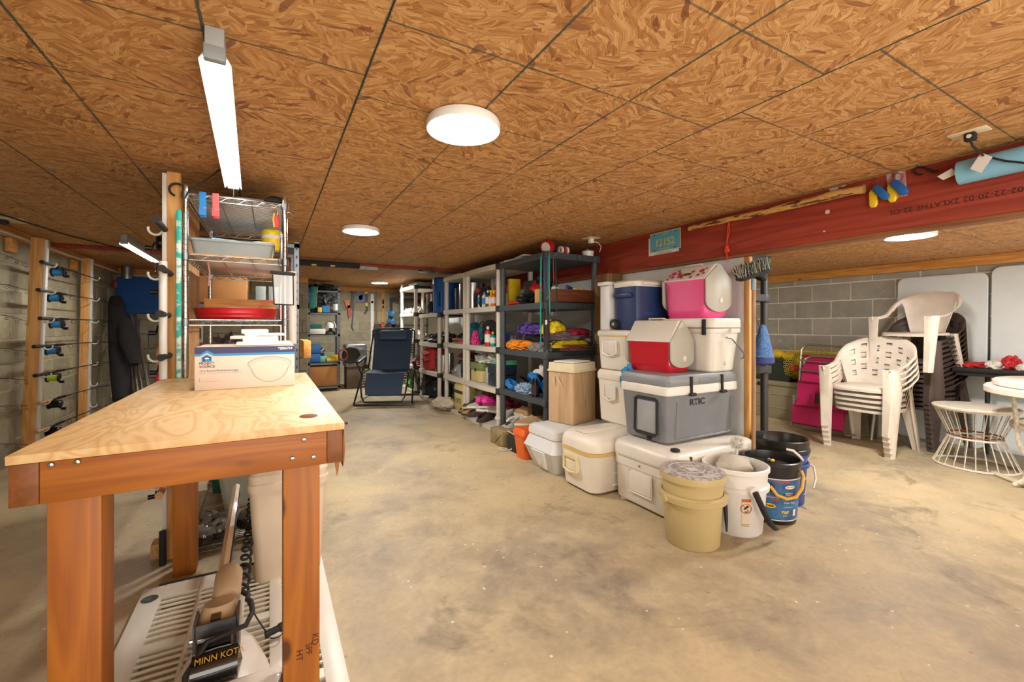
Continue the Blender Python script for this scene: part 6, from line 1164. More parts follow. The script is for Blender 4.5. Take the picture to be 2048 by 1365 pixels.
# ================================================================ right bay
mat('chair_white', '#d8cdbd', .42, nz=.08, ns=12); mat('chair_brown', '#4f413b', .5, nz=.12, ns=9); mat('table_white', '#d3dad8', .45, nz=.05); mat('alu', '#b7b6b0', .3, .9, nz=.1)
mat('lounge_pink', '#c81a62', .55, nz=.06); mat('rust_white', '#cfc5b2', .5, nz=.35, ns=50); mat('mesh_yellow', '#d4bd2a', .5); mat('deck_tan', '#9c9478', .55, nz=.06)
def lerp_tab(tab, x):
    for (a, b), (c, d) in zip(tab, tab[1:]):
        if x <= c: return b + (d - b) * (x - a) / (c - a)
    return tab[-1][1]
TOP = [(0, .845), (.2, .825), (.38, .76), (.52, .67), (.66, .60), (.8, .575), (1.0, .565)]
def shell(lat, tb):
    """back and arms of a resin chair as one curved band; tb = where the band rises from the seat to free arms"""
    nu, nv = 64, 16
    def plan(t):
        s_ = abs(t); sg = 1 if t >= 0 else -1
        if s_ <= .55: ph = s_ / .55 * PI / 2; return -.10 - .18 * math.cos(ph), sg * .285 * math.sin(ph), math.cos(ph)
        u = (s_ - .55) / .45; return -.10 + .345 * u, sg * (.285 - .01 * u), 0
    def pt(t, v, off):
        s_ = abs(t); x, y, c_ = plan(t); zt = lerp_tab(TOP, s_)
        k = min(1, max(0, (s_ - tb) / .10)); k = k * k * (3 - 2 * k); zl = .385 * (1 - k) + (zt - .055 + .02 * (s_ > .5)) * k
        z = zl + (zt - zl) * v; h = (z - .385) / .46
        xb = x + .085 * (1 - h) * (.35 + .65 * c_); yb = y * (.80 + .20 * min(1, h * 1.6))
        l = math.hypot(x + .10, y) or 1; nx, ny = (x + .10) / l * (c_ > 0), y / l
        rim = .022 * max(0, (v - .86) / .14) ** 1.5
        return (xb + nx * (rim - off), yb + ny * (rim - off), z + (-.004 if rim > .02 else 0))
    vs = [pt(-1 + 2 * i / nu, j / nv, o_) for o_ in (0, .004) for j in range(nv + 1) for i in range(nu + 1)]
    N = (nu + 1) * (nv + 1); keep = {}
    for j in range(nv):
        for i in range(nu):
            t_ = abs(-1 + 2 * (i + .5) / nu); hole = False
            if lat and t_ < .36 and 3 <= j < nv - 2 - (1 if t_ > .26 else 0):
                a = (i - 32) % 4; q = (j + (2 if ((i - 32) // 4) % 2 else 0)) % 4; hole = a in (1, 2) and q in (1, 2)
            keep[i, j] = not hole
    v_ = lambda i, j, l: l * N + j * (nu + 1) + i; fs = []
    for (i, j), k in keep.items():
        if not k: continue
        fs.append((v_(i, j, 0), v_(i + 1, j, 0), v_(i + 1, j + 1, 0), v_(i, j + 1, 0))); fs.append((v_(i, j, 1), v_(i, j + 1, 1), v_(i + 1, j + 1, 1), v_(i + 1, j, 1)))
        for di, dj, a, b in ((0, -1, (i, j), (i + 1, j)), (1, 0, (i + 1, j), (i + 1, j + 1)), (0, 1, (i + 1, j + 1), (i, j + 1)), (-1, 0, (i, j + 1), (i, j))):
            if not keep.get((i + di, j + dj), False): fs.append((v_(*a, 0), v_(*a, 1), v_(*b, 1), v_(*b, 0)))
    return G().add(vs, fs)
def monobloc(label, loc, rz, m_, lat=True, group=None):
    t = thing('resin_chair', label, 'chair', loc, rz, group)
    def o(g, n, sm=50): return g.obj(n, m_, t, world=False, smooth=sm)
    g = G(); loops = []
    for inset, z in ((.0, .366), (.0, .387), (.012, .395)):
        l = []
        for k in range(32):
            a = 2 * PI * k / 32; c_, d_ = math.cos(a), math.sin(a)
            x = .02 + (.215 - inset) * math.copysign(abs(c_) ** .55, c_); y = (.232 - inset) * math.copysign(abs(d_) ** .55, d_)
            l.append((x, y, z + (-.012 if x > .17 else 0)))
        loops.append(l)
    g.loft(loops, cap0=False); o(g, 'seat')
    o(shell(lat, .46 if lat else .24), 'backrest')
    for s in (-1, 1):
        def leg(top, bot, w0_, w1_, sx_):
            g = G(); loops = []
            for k in range(8):
                u = k / 7; x = top[0] + (bot[0] - top[0]) * u; y = top[1] + (bot[1] - top[1]) * u; w_ = w0_ + (w1_ - w0_) * u ** .7; z = top[2] * (1 - u); d_ = .05 - .015 * u
                yo = y + s * w_ * .4; yi = y - s * w_ * .6
                loops.append([(x + sx_ * .004, yi, z), (x + sx_ * .016, yo - s * .012, z), (x + sx_ * .006, yo, z), (x - sx_ * d_, yo + s * .002, z), (x - sx_ * d_, yo - s * .006, z), (x - sx_ * .004, yo - s * .012, z), (x - sx_ * .008, yi, z)])
            g.loft(loops); o(g, 'leg')
        leg((.235, s * .262, .565), (.262, s * .245, 0), .10, .060, 1); leg((-.17, s * .21, .385), (-.26, s * .238, 0), .10, .055, -1)
    return t
pos = ['bottom', 'second from the bottom', 'middle', 'second from the top', 'topmost']
c0 = monobloc('white lattice back resin chair at the bottom of the white stack', (4.87, 1.91, 0), 178, 'chair_white', True, 'stacked white resin chairs')
for k in range(1, 5): dup(c0, (4.87 - .012 * k, 1.91, .047 * k), 178, 'white lattice back resin chair, %s of the white stack' % pos[k])
names = ['bottom', 'second from the bottom', 'third from the bottom', 'fourth from the bottom', 'fifth from the bottom', 'exact middle', 'fifth from the top', 'fourth from the top', 'third from the top', 'second from the top', 'topmost']
b0 = monobloc('brown resin chair, bottom of the tall brown stack', (5.48, 1.76, 0), 167, 'chair_brown', True, 'stacked brown resin chairs')
for k in range(1, 11): dup(b0, (5.48 - .008 * k, 1.76, .043 * k), 167, 'brown resin chair, %s of the tall brown stack' % names[k])
c0 = monobloc('white resin chair with a solid back perched on top of the brown stack', (5.24, 1.71, .725), 168, 'chair_white', False); c0.scale = (.90, .90, .87)
# folding tables against the wall
def fold_table(y0, y1, H_, label, xb=5.72, xt=5.785):
    t = thing('folding_table', label, 'table', (xb, (y0 + y1) / 2, 0)); a = math.atan2(xt - xb, H_); L = H_ / math.cos(a)
    M_ = Matrix.Translation((xb, (y0 + y1) / 2, 0)) @ Matrix.Rotation(a, 4, 'Y') @ Matrix(((0, 0, 1, 0), (1, 0, 0, 0), (0, 1, 0, 0), (0, 0, 0, 1)))
    w_ = y1 - y0; g = G(); g.rr([(w_ - .01, L - .01, -.022, .06), (w_, L, -.018, .065), (w_, L, .015, .065), (w_ - .01, L - .01, .020, .06)], .06, 6, c=(0, L / 2), M=M_); g.obj('table_top', 'table_white', t)
    g = G(); g.box(-w_ / 2 + .06, .12, .021, w_ / 2 - .06, L - .12, .03, .006, M=M_); g.obj('underside_panel', 'table_white', t)
    return t
fold_table(1.37, 2.03, 1.625, 'white folding table standing on edge against the block wall, left of the pair'); fold_table(.66, 1.35, 1.665, 'white folding table standing on edge at the right frame edge')
# round patio table, two tiers
t = thing('round_table', 'round off white patio table with a lower ring shelf at the right edge', 'table', (4.80, .62, 0)); c = (4.80, .62, 0)
g = G(); g.lathe([(0, .70), (.475, .70), (.49, .707), (.49, .735), (.475, .745), (0, .745)], c, 56); g.obj('table_top', 'chair_white', t)
g = G(); g.lathe([(.46, .648), (.525, .648), (.533, .655), (.533, .69), (.525, .70), (.46, .70)], c, 56); g.obj('table_rim', 'chair_white', t)
g = G(); g.lathe([(.36, .40), (.40, .40), (.405, .41), (.405, .435), (.40, .44), (.36, .44), (.36, .40)], c, 48, cap=False); g.obj('lower_ring', 'rust_white', t)
for a in (35, 125, 215, 305):
    q = lambda r_, z: (c[0] + r_ * math.cos(R(a)), c[1] + r_ * math.sin(R(a)), z)
    g = G(); g.tube([q(.42, .65), q(.40, .44), q(.39, .30), q(.34, .20), q(.36, .06), q(.42, .012)], .013, 8); g.obj('leg', 'rust_white', t)
# wire hourglass stool
sx_, sy_ = 4.97, 1.255; t = thing('wire_stool', 'white hourglass wire stool with a rusty waist ring', 'stool', (sx_, sy_, 0)); c = (sx_, sy_, 0)
def ring(r_, z, rr_, m_, nm): g = G(); g.tube([(sx_ + r_ * math.cos(2 * PI * k / 48), sy_ + r_ * math.sin(2 * PI * k / 48), z) for k in range(48)], rr_, 7, closed=True); g.obj(nm, m_, t)
rust = mat('rust_iron', '#8a4f22', .8, nz=.5, ns=60)
ring(.245, .009, .009, 'chair_white', 'base_ring'); ring(.155, .250, .006, rust, 'waist_ring'); ring(.158, .228, .008, 'chair_white', 'waist_ring'); ring(.235, .455, .006, 'chair_white', 'seat_ring')
g = G(); g.lathe([(0, .462), (.252, .462), (.255, .468), (.255, .478), (.25, .483), (0, .483)], c, 44); g.obj('seat', 'chair_white', t)
for k in range(24):
    a = 2 * PI * k / 24; u = Vector((math.cos(a), math.sin(a), 0)); b_ = Vector(c)
    g = G(); g.cyl(b_ + u * .245 + Vector((0, 0, .01)), b_ + u * .156 + Vector((0, 0, .235)), .0038, n=6); g.obj('lower_rod', 'rust_white', t)
    g = G(); g.cyl(b_ + u * .155 + Vector((0, 0, .245)), b_ + u * .242 + Vector((0, 0, .465)), .0038, n=6); g.obj('upper_rod', 'rust_white', t)
g = G(); g.tube([(4.80, 1.12, .012), (4.70, 1.02, .012), (4.62, .93, .012), (4.5, .80, .012)], .012, 8); g.tube([(4.83, 1.11, .012), (4.72, 1.00, .014), (4.63, .90, .012), (4.5, .76, .012)], .010, 8); tag(g.obj('rope', 'rope'), 'thick pale rope lying on the floor right of the wire stool', 'rope')
# dark table edge with towel
t = thing('dark_table', 'black folded table top behind the round patio table', 'table', (5.50, 1.05, 0)); g = G(); g.box(5.35, .30, .722, 5.68, 1.50, .762, .008); g.obj('table_top', 'rubber', t); g = G(); g.box(5.37, .30, .69, 5.39, 1.48, .722); g.obj('frame_rail', 'black', t)
for y in (.40, 1.32): g = G(); g.cyl((5.52, y, 0), (5.52, y, .722), .014, n=8); g.obj('leg', 'black', t)
t = thing('striped_cloth', 'red and white striped cloth crumpled on the black table', 'cloth', (5.35, 1.1, .776))
for k, (y, w_, dz, m_) in enumerate(((1.36, .16, .03, 'cart_red'), (1.22, .12, .045, 'paper'), (1.14, .08, .075, 'cart_red'), (1.06, .10, .035, 'paper'), (.94, .11, .05, 'cart_red'), (.83, .10, .03, 'paper'), (.72, .10, .035, 'cart_red'))):
    g = G(); g.blob((5.50, y + .03, .762 + dz * .55), (.12, w_ * .62, dz), .35, 2.5, 80 + k); g.obj('cloth_fold', m_, t)
# beige deck box, green bin, floats and mesh roll
t = thing('deck_box', 'long beige deck box against the block wall', 'box', (5.6, 2.9, 0)); g = G(); g.box(5.40, 2.05, 0, 5.79, 3.95, .40, .01); g.obj('box_body', 'deck_tan', t); g = G(); g.box(5.385, 2.03, .40, 5.80, 3.97, .455, .01); g.obj('box_lid', 'deck_tan', t)
for z in (.13, .29): g = G(); g.box(5.394, 2.06, z, 5.41, 3.94, z + .012); g.obj('side_groove', 'mortar_tan', t)
g = G(); g.box(5.378, 3.18, .385, 5.39, 3.30, .43, .003); g.obj('latch', 'rubber', t)
t = thing('green_bin', 'dark green bin full of yellow floats on the deck box', 'bin', (5.55, 3.1, .456)); mat('bin_green', '#2c3a30', .5)
g = G(); rrbox(g, 5.42, 5.72, 2.92, 3.42, [(.025, .457, .03), (.004, .70, .03)]); g.obj('bin_body', 'bin_green', t); g = G(); rrbox(g, 5.42, 5.72, 2.92, 3.42, [(-.012, .70, .03), (-.012, .728, .03)]); g.obj('bin_rim', 'bin_green', t)
for k, (y, z, r_, m_, lb) in enumerate(((2.99, .76, .07, 'yellow', 'yellow float ball at the right end of the green bin'), (3.12, .775, .075, 'yellow', 'large yellow float ball in the middle of the green bin'), (3.26, .755, .065, 'yellow', 'yellow float ball behind the blue cap'), (3.20, .80, .05, 'coral', 'salmon pink float on top of the green bin'))):
    g = G(); g.blob((5.50, y, z), (r_ * .9, r_ * 1.2, r_ * .8), .15, 2, k, 2, False); tag(g.obj('float', m_), lb, 'float', 'floats in the green bin')
t = thing('mesh_roll', 'roll of yellow plastic mesh lying on the deck box behind the pink lounger', 'mesh', (5.55, 2.3, .456))
g = G(); cy, cz, rr0 = 5.59, .665, .2
rows = 18; hexr = []
for layer, r_ in ((0, .20),):
    for j in range(34):
        for i in range(24):
            y = 1.95 + j * .031; a = 2 * PI * (i + .5 * (j % 2)) / 24
            hx_ = [(y + .0165 * math.cos(PI / 3 * q), a + .105 * math.sin(PI / 3 * q)) for q in range(6)]
            pts = [(cy + r_ * math.cos(aa), yy, cz + r_ * math.sin(aa)) for yy, aa in hx_]
            vi = pts; vo = [((p[0] - cy) * 1.02 + cy, p[1], (p[2] - cz) * 1.02 + cz) for p in pts]
            ins = []
            for p in pts:
                m_c = Vector((cy + r_ * math.cos(a), y, cz + r_ * math.sin(a))); ins.append(Vector(p).lerp(m_c, .40))
            g.add(pts + [tuple(q) for q in ins], [(q, (q + 1) % 6, 6 + (q + 1) % 6, 6 + q) for q in range(6)])
q = g.obj('mesh_web', 'mesh_yellow', t, smooth=0); q['kind'] = 'stuff'
for k, r_ in enumerate((.15, .09)):
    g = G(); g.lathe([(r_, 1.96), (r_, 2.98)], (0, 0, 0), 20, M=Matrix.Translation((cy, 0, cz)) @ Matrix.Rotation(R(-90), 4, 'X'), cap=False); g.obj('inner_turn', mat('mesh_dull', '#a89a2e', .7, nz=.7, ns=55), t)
bl('pink_float', 'salmon pink float inside the end of the yellow mesh roll', 'float', (5.42, 2.86, .60), (.05, .06, .05), 'coral', .3, 2, 90)
# pink folding lounger
t = thing('folded_lounger', 'folded bright pink lounge chair with a chrome frame leaning by the deck box', 'chair', (5.12, 2.46, 0))
def LP(y, z, off=0): return Vector((5.10 + .17 * z - off, y, z))
Ya, Yb = 2.70, 2.20
def slab(g, ya, yb, za, zb, th=.03, off=0, sag=0.0):
    n = 6; vs = []
    for l in (0, 1):
        for j in range(n + 1):
            z = za + (zb - za) * j / n; s_ = -sag * math.sin(PI * j / n)
            vs += [LP(ya, z, off + l * th + s_), LP(yb, z, off + l * th + s_)]
    fs = []
    for j in range(n): a = 2 * j; b = a + 2; N = 2 * (n + 1); fs += [(a, a + 1, b + 1, b), (N + a, N + b, N + b + 1, N + a + 1), (a, b, N + b, N + a), (a + 1, N + a + 1, N + b + 1, b + 1)]
    fs += [(0, N, N + 1, 1), (2 * n, 2 * n + 1, N + 2 * n + 1, N + 2 * n)]
    return g.add(vs, fs)
for (a, b, za, zb, of, nm) in ((Ya - .02, Yb, .50, .80, .0, 'fabric_panel'), (Ya, Yb, .24, .52, .02, 'fabric_panel'), (Ya + .02, Yb + .02, .06, .26, .05, 'fabric_panel')):
    g = G(); slab(g, a, b, za, zb, .02, of, .02); g.obj(nm, 'lounge_pink', t)
for z_, o_f in ((.515, .035), (.255, .062), (.80, .012), (.24, .045), (.065, .07)): g = G(); g.tube([LP(Ya - .01, z_, o_f + .012), LP(Yb + .01, z_, o_f + .012)], .008, 6); g.obj('hem_crease', mat('crease_pink', '#8e0f44', .6), t)  # fabric edges in darker pink, shade of the creases put into the colour
g = G(); slab(g, 2.50, 2.30, .30, .40, .004, .043); g.obj('face_opening', mat('opening', '#5b4a3a', .8), t); g = G(); slab(g, 2.54, 2.50, .28, .42, .012, .05); g.obj('face_opening_hem', 'lounge_pink', t)
g = G(); g.tube([LP(Ya + .04, .02), LP(Ya + .0, .45), LP(Ya + .0, .86), LP(Ya - .04, .92), LP(Yb - .18, .90), LP(Yb - .22, .86), LP(Yb - .2, .02)], .012, 8); g.obj('tube_frame', 'alu', t)
g = G(); g.tube([LP(Ya - .04, .70, .02), LP(Ya - .06, .76, .03), LP(Ya - .12, .80, .03), LP(Yb - .12, .79, .03)], .011, 8); g.obj('tube_frame', 'alu', t)
for z in (.67, .745): g = G(); g.tube([LP(Ya - .0, z - .03 if z < .7 else z, .03), LP(Yb - .15, z - .05 if z < .7 else z - .02, .03)], .010, 8); g.obj('cross_bar', 'alu', t)
g = G(); g.tube([LP(Yb + .0, .04, .06), LP(Yb - .03, .03, .05), LP(Yb - .08, .05, .03)], .012, 8); g.obj('tube_foot', 'alu', t)
g = G(); g.cbox(LP(Ya + .02, .30, .03), (.02, .03, .12), (0, 0, 0), .004); g.obj('hinge', 'alu', t)
# dark resin shelf beyond the wall end with its goods
unit('black resin shelf behind the end of the white panel', 2.98, 2.10, 2.95, .63, (.235, .80, 1.385, 1.70), 'collar_black', 'collar_black', curve=0)
bx('plywood_sheet', 'yellowish plywood sheet standing inside the black shelf', 'board', (3.28, 2.88, .24), (.50, .02, 1.10), 'ply_z', (0, 0, 0), .002); g = G(); g.box(3.0, 2.70, 1.39, 3.50, 2.72, 1.68); tag(g.obj('plywood_offcut', 'ply_z'), 'plywood offcut on the upper level of the black shelf', 'board')
for k, (z, h_, lb) in enumerate(((.240, .16, 'bottom brown carton of the stack beside the wall stud'), (.402, .115, 'second brown carton of the stack beside the wall stud'), (.519, .075, 'third brown carton of the stack beside the wall stud'), (.596, .075, 'topmost brown carton of the stack beside the wall stud'))):
    t = thing('carton', lb, 'box', (3.2, 2.35, z), 0, 'brown cartons on the black shelf'); g = G(); g.box(2.96 + .0, 2.13, z, 3.40 - .01 * k, 2.45, z + h_, .003); g.obj('carton_body', mat('carton_brown', '#a46a35', .8, nz=.1), t)
    if k == 0: text('printed_text', 'LOOKOUT', .085, (3.385, 2.129, z + .075), (1, 0, 0), (0, 0, 1), 'ink_black', t, 'RIGHT', sx=.9, bold=.001); text('printed_text', 'COFFEE', .035, (3.36, 2.129, z + .03), (1, 0, 0), (0, 0, 1), 'ink_black', t, 'RIGHT')
    if k == 3: text('printed_text', '90', .035, (3.34, 2.129, z + .025), (1, 0, 0), (0, 0, 1), 'ink_black', t, 'RIGHT', bold=.001)
t = thing('knit_cap', 'blue heather knit cap hanging on the black shelf post', 'cap', (3.28, 2.05, .85)); g = G(); g.lathe([(.0, .30), (.03, .29), (.055, .22), (.085, .12), (.105, .045)], (3.38, 2.03, .84), 24, sy=.6); g.obj('cap_body', mat('heather', '#3d5c88', .9, nz=.6, ns=70), t); g = G(); g.lathe([(.100, .045), (.108, .04), (.110, .0), (.09, -.012), (0, -.01)], (3.385, 2.03, .84), 24, sy=.6); g.obj('cap_band', mat('indigo', '#2c2f62', .9), t)
g = G(); g.tube([(3.28, 2.09, 1.34), (3.34, 2.08, 1.24), (3.37, 2.07, 1.18), (3.36, 2.05, 1.13)], .003, 5); tag(g.obj('cap_string', 'cable_black'), 'thin dark string above the blue knit cap', 'string')
t = thing('car_seat_part', 'black object with a white label on the top level of the black shelf', 'case', (3.3, 2.06, 1.55)); g = G(); g.cbox((3.36, 2.05, 1.56), (.16, .08, .12), (0, 20, 0), .02); g.obj('case_body', 'black_gloss', t); g = G(); g.cbox((3.24, 2.04, 1.575), (.10, .03, .07), (0, 15, 0), .004); g.obj('case_label', 'paper', t)
bx('blue_jug', 'blue jug between the white and the brown chair stacks', 'jug', (5.45, 2.16, .40), (.10, .12, .30), 'tackle_navy', (0, 0, 0), .02)

# ================================================================ left bay: rod racks
mat('pvc', '#d6d3cb', .4, nz=.03); mat('foam_black', '#2a2726', .85, nz=.15); mat('cork', '#b98d60', .85, nz=.25, ns=60); mat('spool_blue', '#2b7fc0', .35); mat('spool_lime', '#a8c222', .4); mat('gun', '#26272a', .3, .7)
def hook(g, p_, s=1, r_=.028):    # opens upward, leaves the rail toward +x*s
    x, y, z = p_; g.tube([(x, y, z + .03)] + [(x + s * (r_ - r_ * math.cos(R(a))), y, z - r_ * math.sin(R(a))) for a in (0, 25, 50, 75, 100, 125, 150, 175, 195)], .0055, 7)
def rack(label, x, y, z1, hooks, side=1, w_=.085, lean=0):
    t = thing('rod_rack', label, 'rack', (x, y, 0)); M_ = Matrix.Translation((x, y, 0)) @ Matrix.Rotation(math.atan2(lean, z1), 4, 'Y')
    g = G(); g.box(-w_ / 2, -.019, 0, w_ / 2, .019, z1, .003, M=M_); g.obj('timber_post', 'pine_z', t)
    g = G(); g.box(side * w_ / 2, -.02, .1, side * (w_ / 2 + .018), .02, z1 - .01, .002, M=M_); g.obj('rail', 'pvc', t)
    for z in hooks: g = G(); hook(g, (side * (w_ / 2 + .018), 0, z), side); g.v = [tuple(M_ @ Vector(v)) for v in g.v]; g.obj('rod_hook', 'pvc', t)
    return t
def rod(label, a, b, tipL, spool, grip='foam_black', s=1, group=None):
    a = Vector(a); b = Vector(b); d = (b - a).normalized(); t = thing('fishing_rod', label, 'fishing rod', tuple(a), 0, group)
    dn = Vector((0, 0, -1)); sd = d.cross(dn).normalized()
    g = G(); g.tube([a, a + d * .03, a + d * .22, a + d * .26], [.016, .0135, .0135, .010], 10); g.obj('grip', grip, t)
    g = G(); g.tube([a + d * .24, a + d * .44], .009, 8); g.tube([a + d * .40, a + d * .56], [.0125, .011], 10); g.obj('reel_seat', 'gun', t)
    tip = a + d * tipL + Vector((0, 0, -.04)); g = G(); g.tube([a + d * .5, a + d * (.5 + (tipL - .5) * .5), tip], [.006, .004, .0018], 6); g.obj('rod_blank', 'gun', t)
    c = a + d * .33 + dn * .05
    g = G(); 
    for q in (-1, 1): g.cyl(c + sd * q * .034, c + sd * q * .044, .040, .036, n=18)
    g.cyl(c - sd * .03 + dn * -.03, c + sd * .03 + dn * -.03, .007, n=8); g.cyl(c - sd * .03 + d * .028, c + sd * .03 + d * .028, .005, n=6); g.tube([c + dn * -.045, c + dn * -.02], .012, 8); g.obj('reel_frame', 'gun', t)
    g = G(); g.cyl(c - sd * .033, c + sd * .033, .029, n=18); g.obj('spool', spool, t)
    g = G(); e = c + sd * s * .055; g.tube([c + sd * s * .04, e], .005, 6); g.tube([e, e + dn * .035 - d * .045], .004, 6); g.cyl(e + dn * .035 - d * .045, e + dn * .035 - d * .045 + sd * s * .028, .011, .013, n=10); g.obj('crank', 'gun', t)
    for k in range(5):
        u = .70 + (tipL - .75) * k / 4.2; rr_ = .016 - .0026 * k; p_ = a + d * u + dn * (.012 + rr_ * .7); g = G(); g.tube([p_ + sd * rr_ * math.cos(2 * PI * j / 12) + dn * rr_ * math.sin(2 * PI * j / 12) for j in range(12)], .0014, 4, closed=True); g.tube([p_ - dn * rr_, p_ - dn * (rr_ + .012)], .0014, 4); g.obj('guide', 'gun', t)
    return t
hz = (1.66, 1.43, 1.19, .96, .725, .495, .265)
rack('pine post with a white hook rail on the left wall, nearer of the two', -1.762, 5.15, 1.87, hz, 1, .085, .065)
rack('pine post with a white hook rail on the left wall, farther of the two', -1.775, 6.42, 1.87, hz, 1, .075, .03)
o_ = ('top', 'second', 'third', 'fourth', 'fifth', 'sixth', 'lowest')
for k, (px, py, px2, py2) in enumerate(((83, 524, 200, 560), (76, 580, 196, 600), (80, 637, 198, 641), (68, 694, 197, 684), (70, 752, 196, 727), (76, 808, 193, 775), (72, 866, 190, 818))):
    a = aY(px, py, 5.0); b = aY(px2, py2, 6.42)
    rod('%s rod on the left wall rack, %s' % (o_[k], ('blue line on its reel', 'blue line and black foam grip', 'blue line, level blank', 'blue line, just below eye level', 'lime green line on its reel', 'cork grip and dark reel', 'cork grip and small green reel')[k]), a, b, 2.3, 'spool_blue' if k < 4 else ('spool_lime' if k == 4 else 'gun'), 'foam_black' if k < 5 else 'cork', -1, 'rods on the left wall rack')
for k, (y1, y2) in enumerate(((500, 532), (573, 582), (633, 645), (706, 705), (770, 762), (832, 812), (905, 890))):
    a = aX(-60, y1 - 12, -1.74); b = aX(64, y2, -1.76)
    t = thing('fishing_rod', 'thin rod tip reaching in from the left frame edge, %s of seven' % o_[k], 'fishing rod', tuple(a), 0, 'rod tips entering at the left edge'); d = (b - a)
    mid = a.lerp(b, .5) + Vector((0, 0, .012)); g = G(); g.tube([a, mid, b], [.005, .0038, .002], 6); g.obj('rod_blank', 'gun', t)
    for j in range(4): p_ = a.lerp(b, .35 + .18 * j) + Vector((0, 0, -.010 + .008 * (1 - abs(j - 1)))); g = G(); g.tube([(p_.x + .009 * math.cos(2 * PI * q / 10), p_.y, p_.z - .006 + .009 * math.sin(2 * PI * q / 10)) for q in range(10)], .0013, 4, closed=True); g.obj('guide', 'gun', t)
# near rack beside the wire shelving
rack('pine post with white rod hooks left of the chrome wire rack', -.404, 2.66, 1.875, (1.595, 1.38, 1.18, .985, .37), -1, .055)
for k, (px, py, ln, gr, lb) in enumerate(((312, 439, 1.7, 'foam_black', 'uppermost rod on the near rack, thick black butt pointing at the camera'), (324, 537, 1.7, 'foam_black', 'second rod on the near rack, grey butt by the white foam tube'), (320, 628, 1.7, 'foam_black', 'third rod on the near rack, butt over the blue folded cover'), (322, 716, 1.7, 'foam_black', 'fourth rod on the near rack, butt above the red cooler'), (318, 992, 1.5, 'cork', 'lowest rod on the near rack, cork grip seen under the workbench'))):
    a = aY(px, py, 2.42); rod(lb, a, a + Vector((-.03, 1.0, -.01)), ln, 'gun', gr, 1, 'rods on the near rack')
g = G(); g.cyl((-.425, 2.52, .885), (-.425, 2.52, 1.425), .016, n=14); tag(g.obj('foam_tube', 'pvc'), 'upright white foam tube in front of the near rod rack', 'tube')
m, tt = new_mat('teal_streak'); MATS['teal_streak'] = m
c_ = tt.mix(tt.n('ShaderNodeMapRange', {0: tt.noise(tt.coord((3, 3, 5)), 2.2, 4, .6), 1: .48, 2: .56}).outputs[0], lin('#18a296'), lin('#c9dcd3')); tt.link(c_, 'Base Color')
g = G(); g.box(-.386, 2.575, .62, -.367, 2.60, 1.68, .004); tag(g.obj('painted_strip', 'teal_streak'), 'narrow teal and white painted strip left of the wire rack post', 'strip')
g = G(); g.cyl((-.44, 2.60, 0), (-.44, 2.60, .16), .014, n=12); tag(g.obj('rubber_foot', 'rubber'), 'black rubber foot of the near rack', 'foot')  # short black cylinder is the rack's rubber foot
g = G(); g.box(-.50, 2.68, .0, -.43, 2.76, .07); tag(g.obj('wood_offcut', 'cork'), 'small wooden offcut on the floor by the near rack', 'block')
# electrical pipe along the left plate, blocks, duct, cables
g = G(); g.tube([(-1.76, 3.6, 1.84), (-1.765, 4.9, 1.845), (-1.76, 5.6, 1.84), (-1.755, 7.60, 1.84)], .011, 8); tag(g.obj('conduit', 'pvc'), 'white conduit running along the left wall plate', 'pipe')
g = G(); g.tube([(-1.70, 7.66, 1.815), (-.40, 7.66, 1.815)], .011, 8); tag(g.obj('conduit', 'pvc'), 'white conduit on the stepped back wall plate', 'pipe')
g = G(); g.tube([(-1.66, 4.0, 1.895), (-1.5, 5.0, 1.895), (-1.30, 5.6, 1.895), (-1.15, 5.9, 1.895)], .006, 7); tag(g.obj('cable', 'cable_black'), 'black cable crossing the ceiling above the left rod rack', 'cable')
for y in (5.02, 6.30): g = G(); g.box(-1.825, y - .07, 1.72, -1.785, y + .03, 1.83, .003); tag(g.obj('nailer_block', 'pine_y'), 'short wooden block on the left wall plate behind the %s rod post' % ('nearer' if y < 6 else 'farther'), 'block')
lz('duct_end', 'crinkled metal duct end below the ceiling in the left corner', 'duct', (-1.62, 7.40, 1.74), [(0, 0), (.055, 0), (.06, .05), (.055, .08), (.06, .12), (.055, .165), (0, .165)], mat('foil', '#8d8f90', .35, .8, nz=.4, ns=30))
t = thing('cover_bundle', 'large blue fabric covered panel hanging in the left rear corner', 'cover', (-1.35, 7.4, 1.3)); g = G(); g.rr([(.42, 1.12, -.05), (.47, 1.17, -.03), (.48, 1.18, .03), (.42, 1.12, .05)], .06, 6, M=Matrix.Translation((-1.15, 7.42, 1.53)) @ Matrix(((0, 1, 0, 0), (0, 0, 1, 0), (1, 0, 0, 0), (0, 0, 0, 1)))); g.obj('cover_body', mat('cover_blue', '#154a8c', .8, nz=.12), t)
g = G(); g.cbox((-1.73, 7.38, 1.66), (.05, .05, .10), (0, 0, 0), .01); g.obj('red_strap', 'dark_red', t)
# long things leaning in the corner
def pole(lb, a, b, r_, m_, nm='pole', cat='pole', grp='poles leaning in the left rear corner'): g = G(); g.cyl(a, b, r_, n=10); return tag(g.obj(nm, m_), lb, cat, grp)
for k, (px0, py0, px1, py1, r_, m_, lb) in enumerate(((225, 795, 221, 690, .016, 'pvc', 'short white pole at the far left of the corner bundle'), (233, 800, 226, 665, .012, 'yellow', 'yellow pole second from the left in the corner bundle'), (277, 790, 252, 628, .020, 'alu', 'bright aluminium pole behind the black net'), (286, 785, 258, 625, .016, 'alu', 'thin aluminium pole left of the thickest one'), (297, 778, 268, 625, .018, 'alu', 'rightmost aluminium pole beside the red cooler'), (262, 795, 244, 620, .018, 'gun', 'dark pole inside the black net'))):
    pole(lb, aY(px0, py0, 6.75), aY(px1, py1, 7.45), r_, m_)
t = thing('net_bag', 'tall black net bag slumped against the corner poles', 'bag', (-1.45, 6.9, .3)); a, b = aY(245, 800, 6.75), aY(232, 596, 7.3)
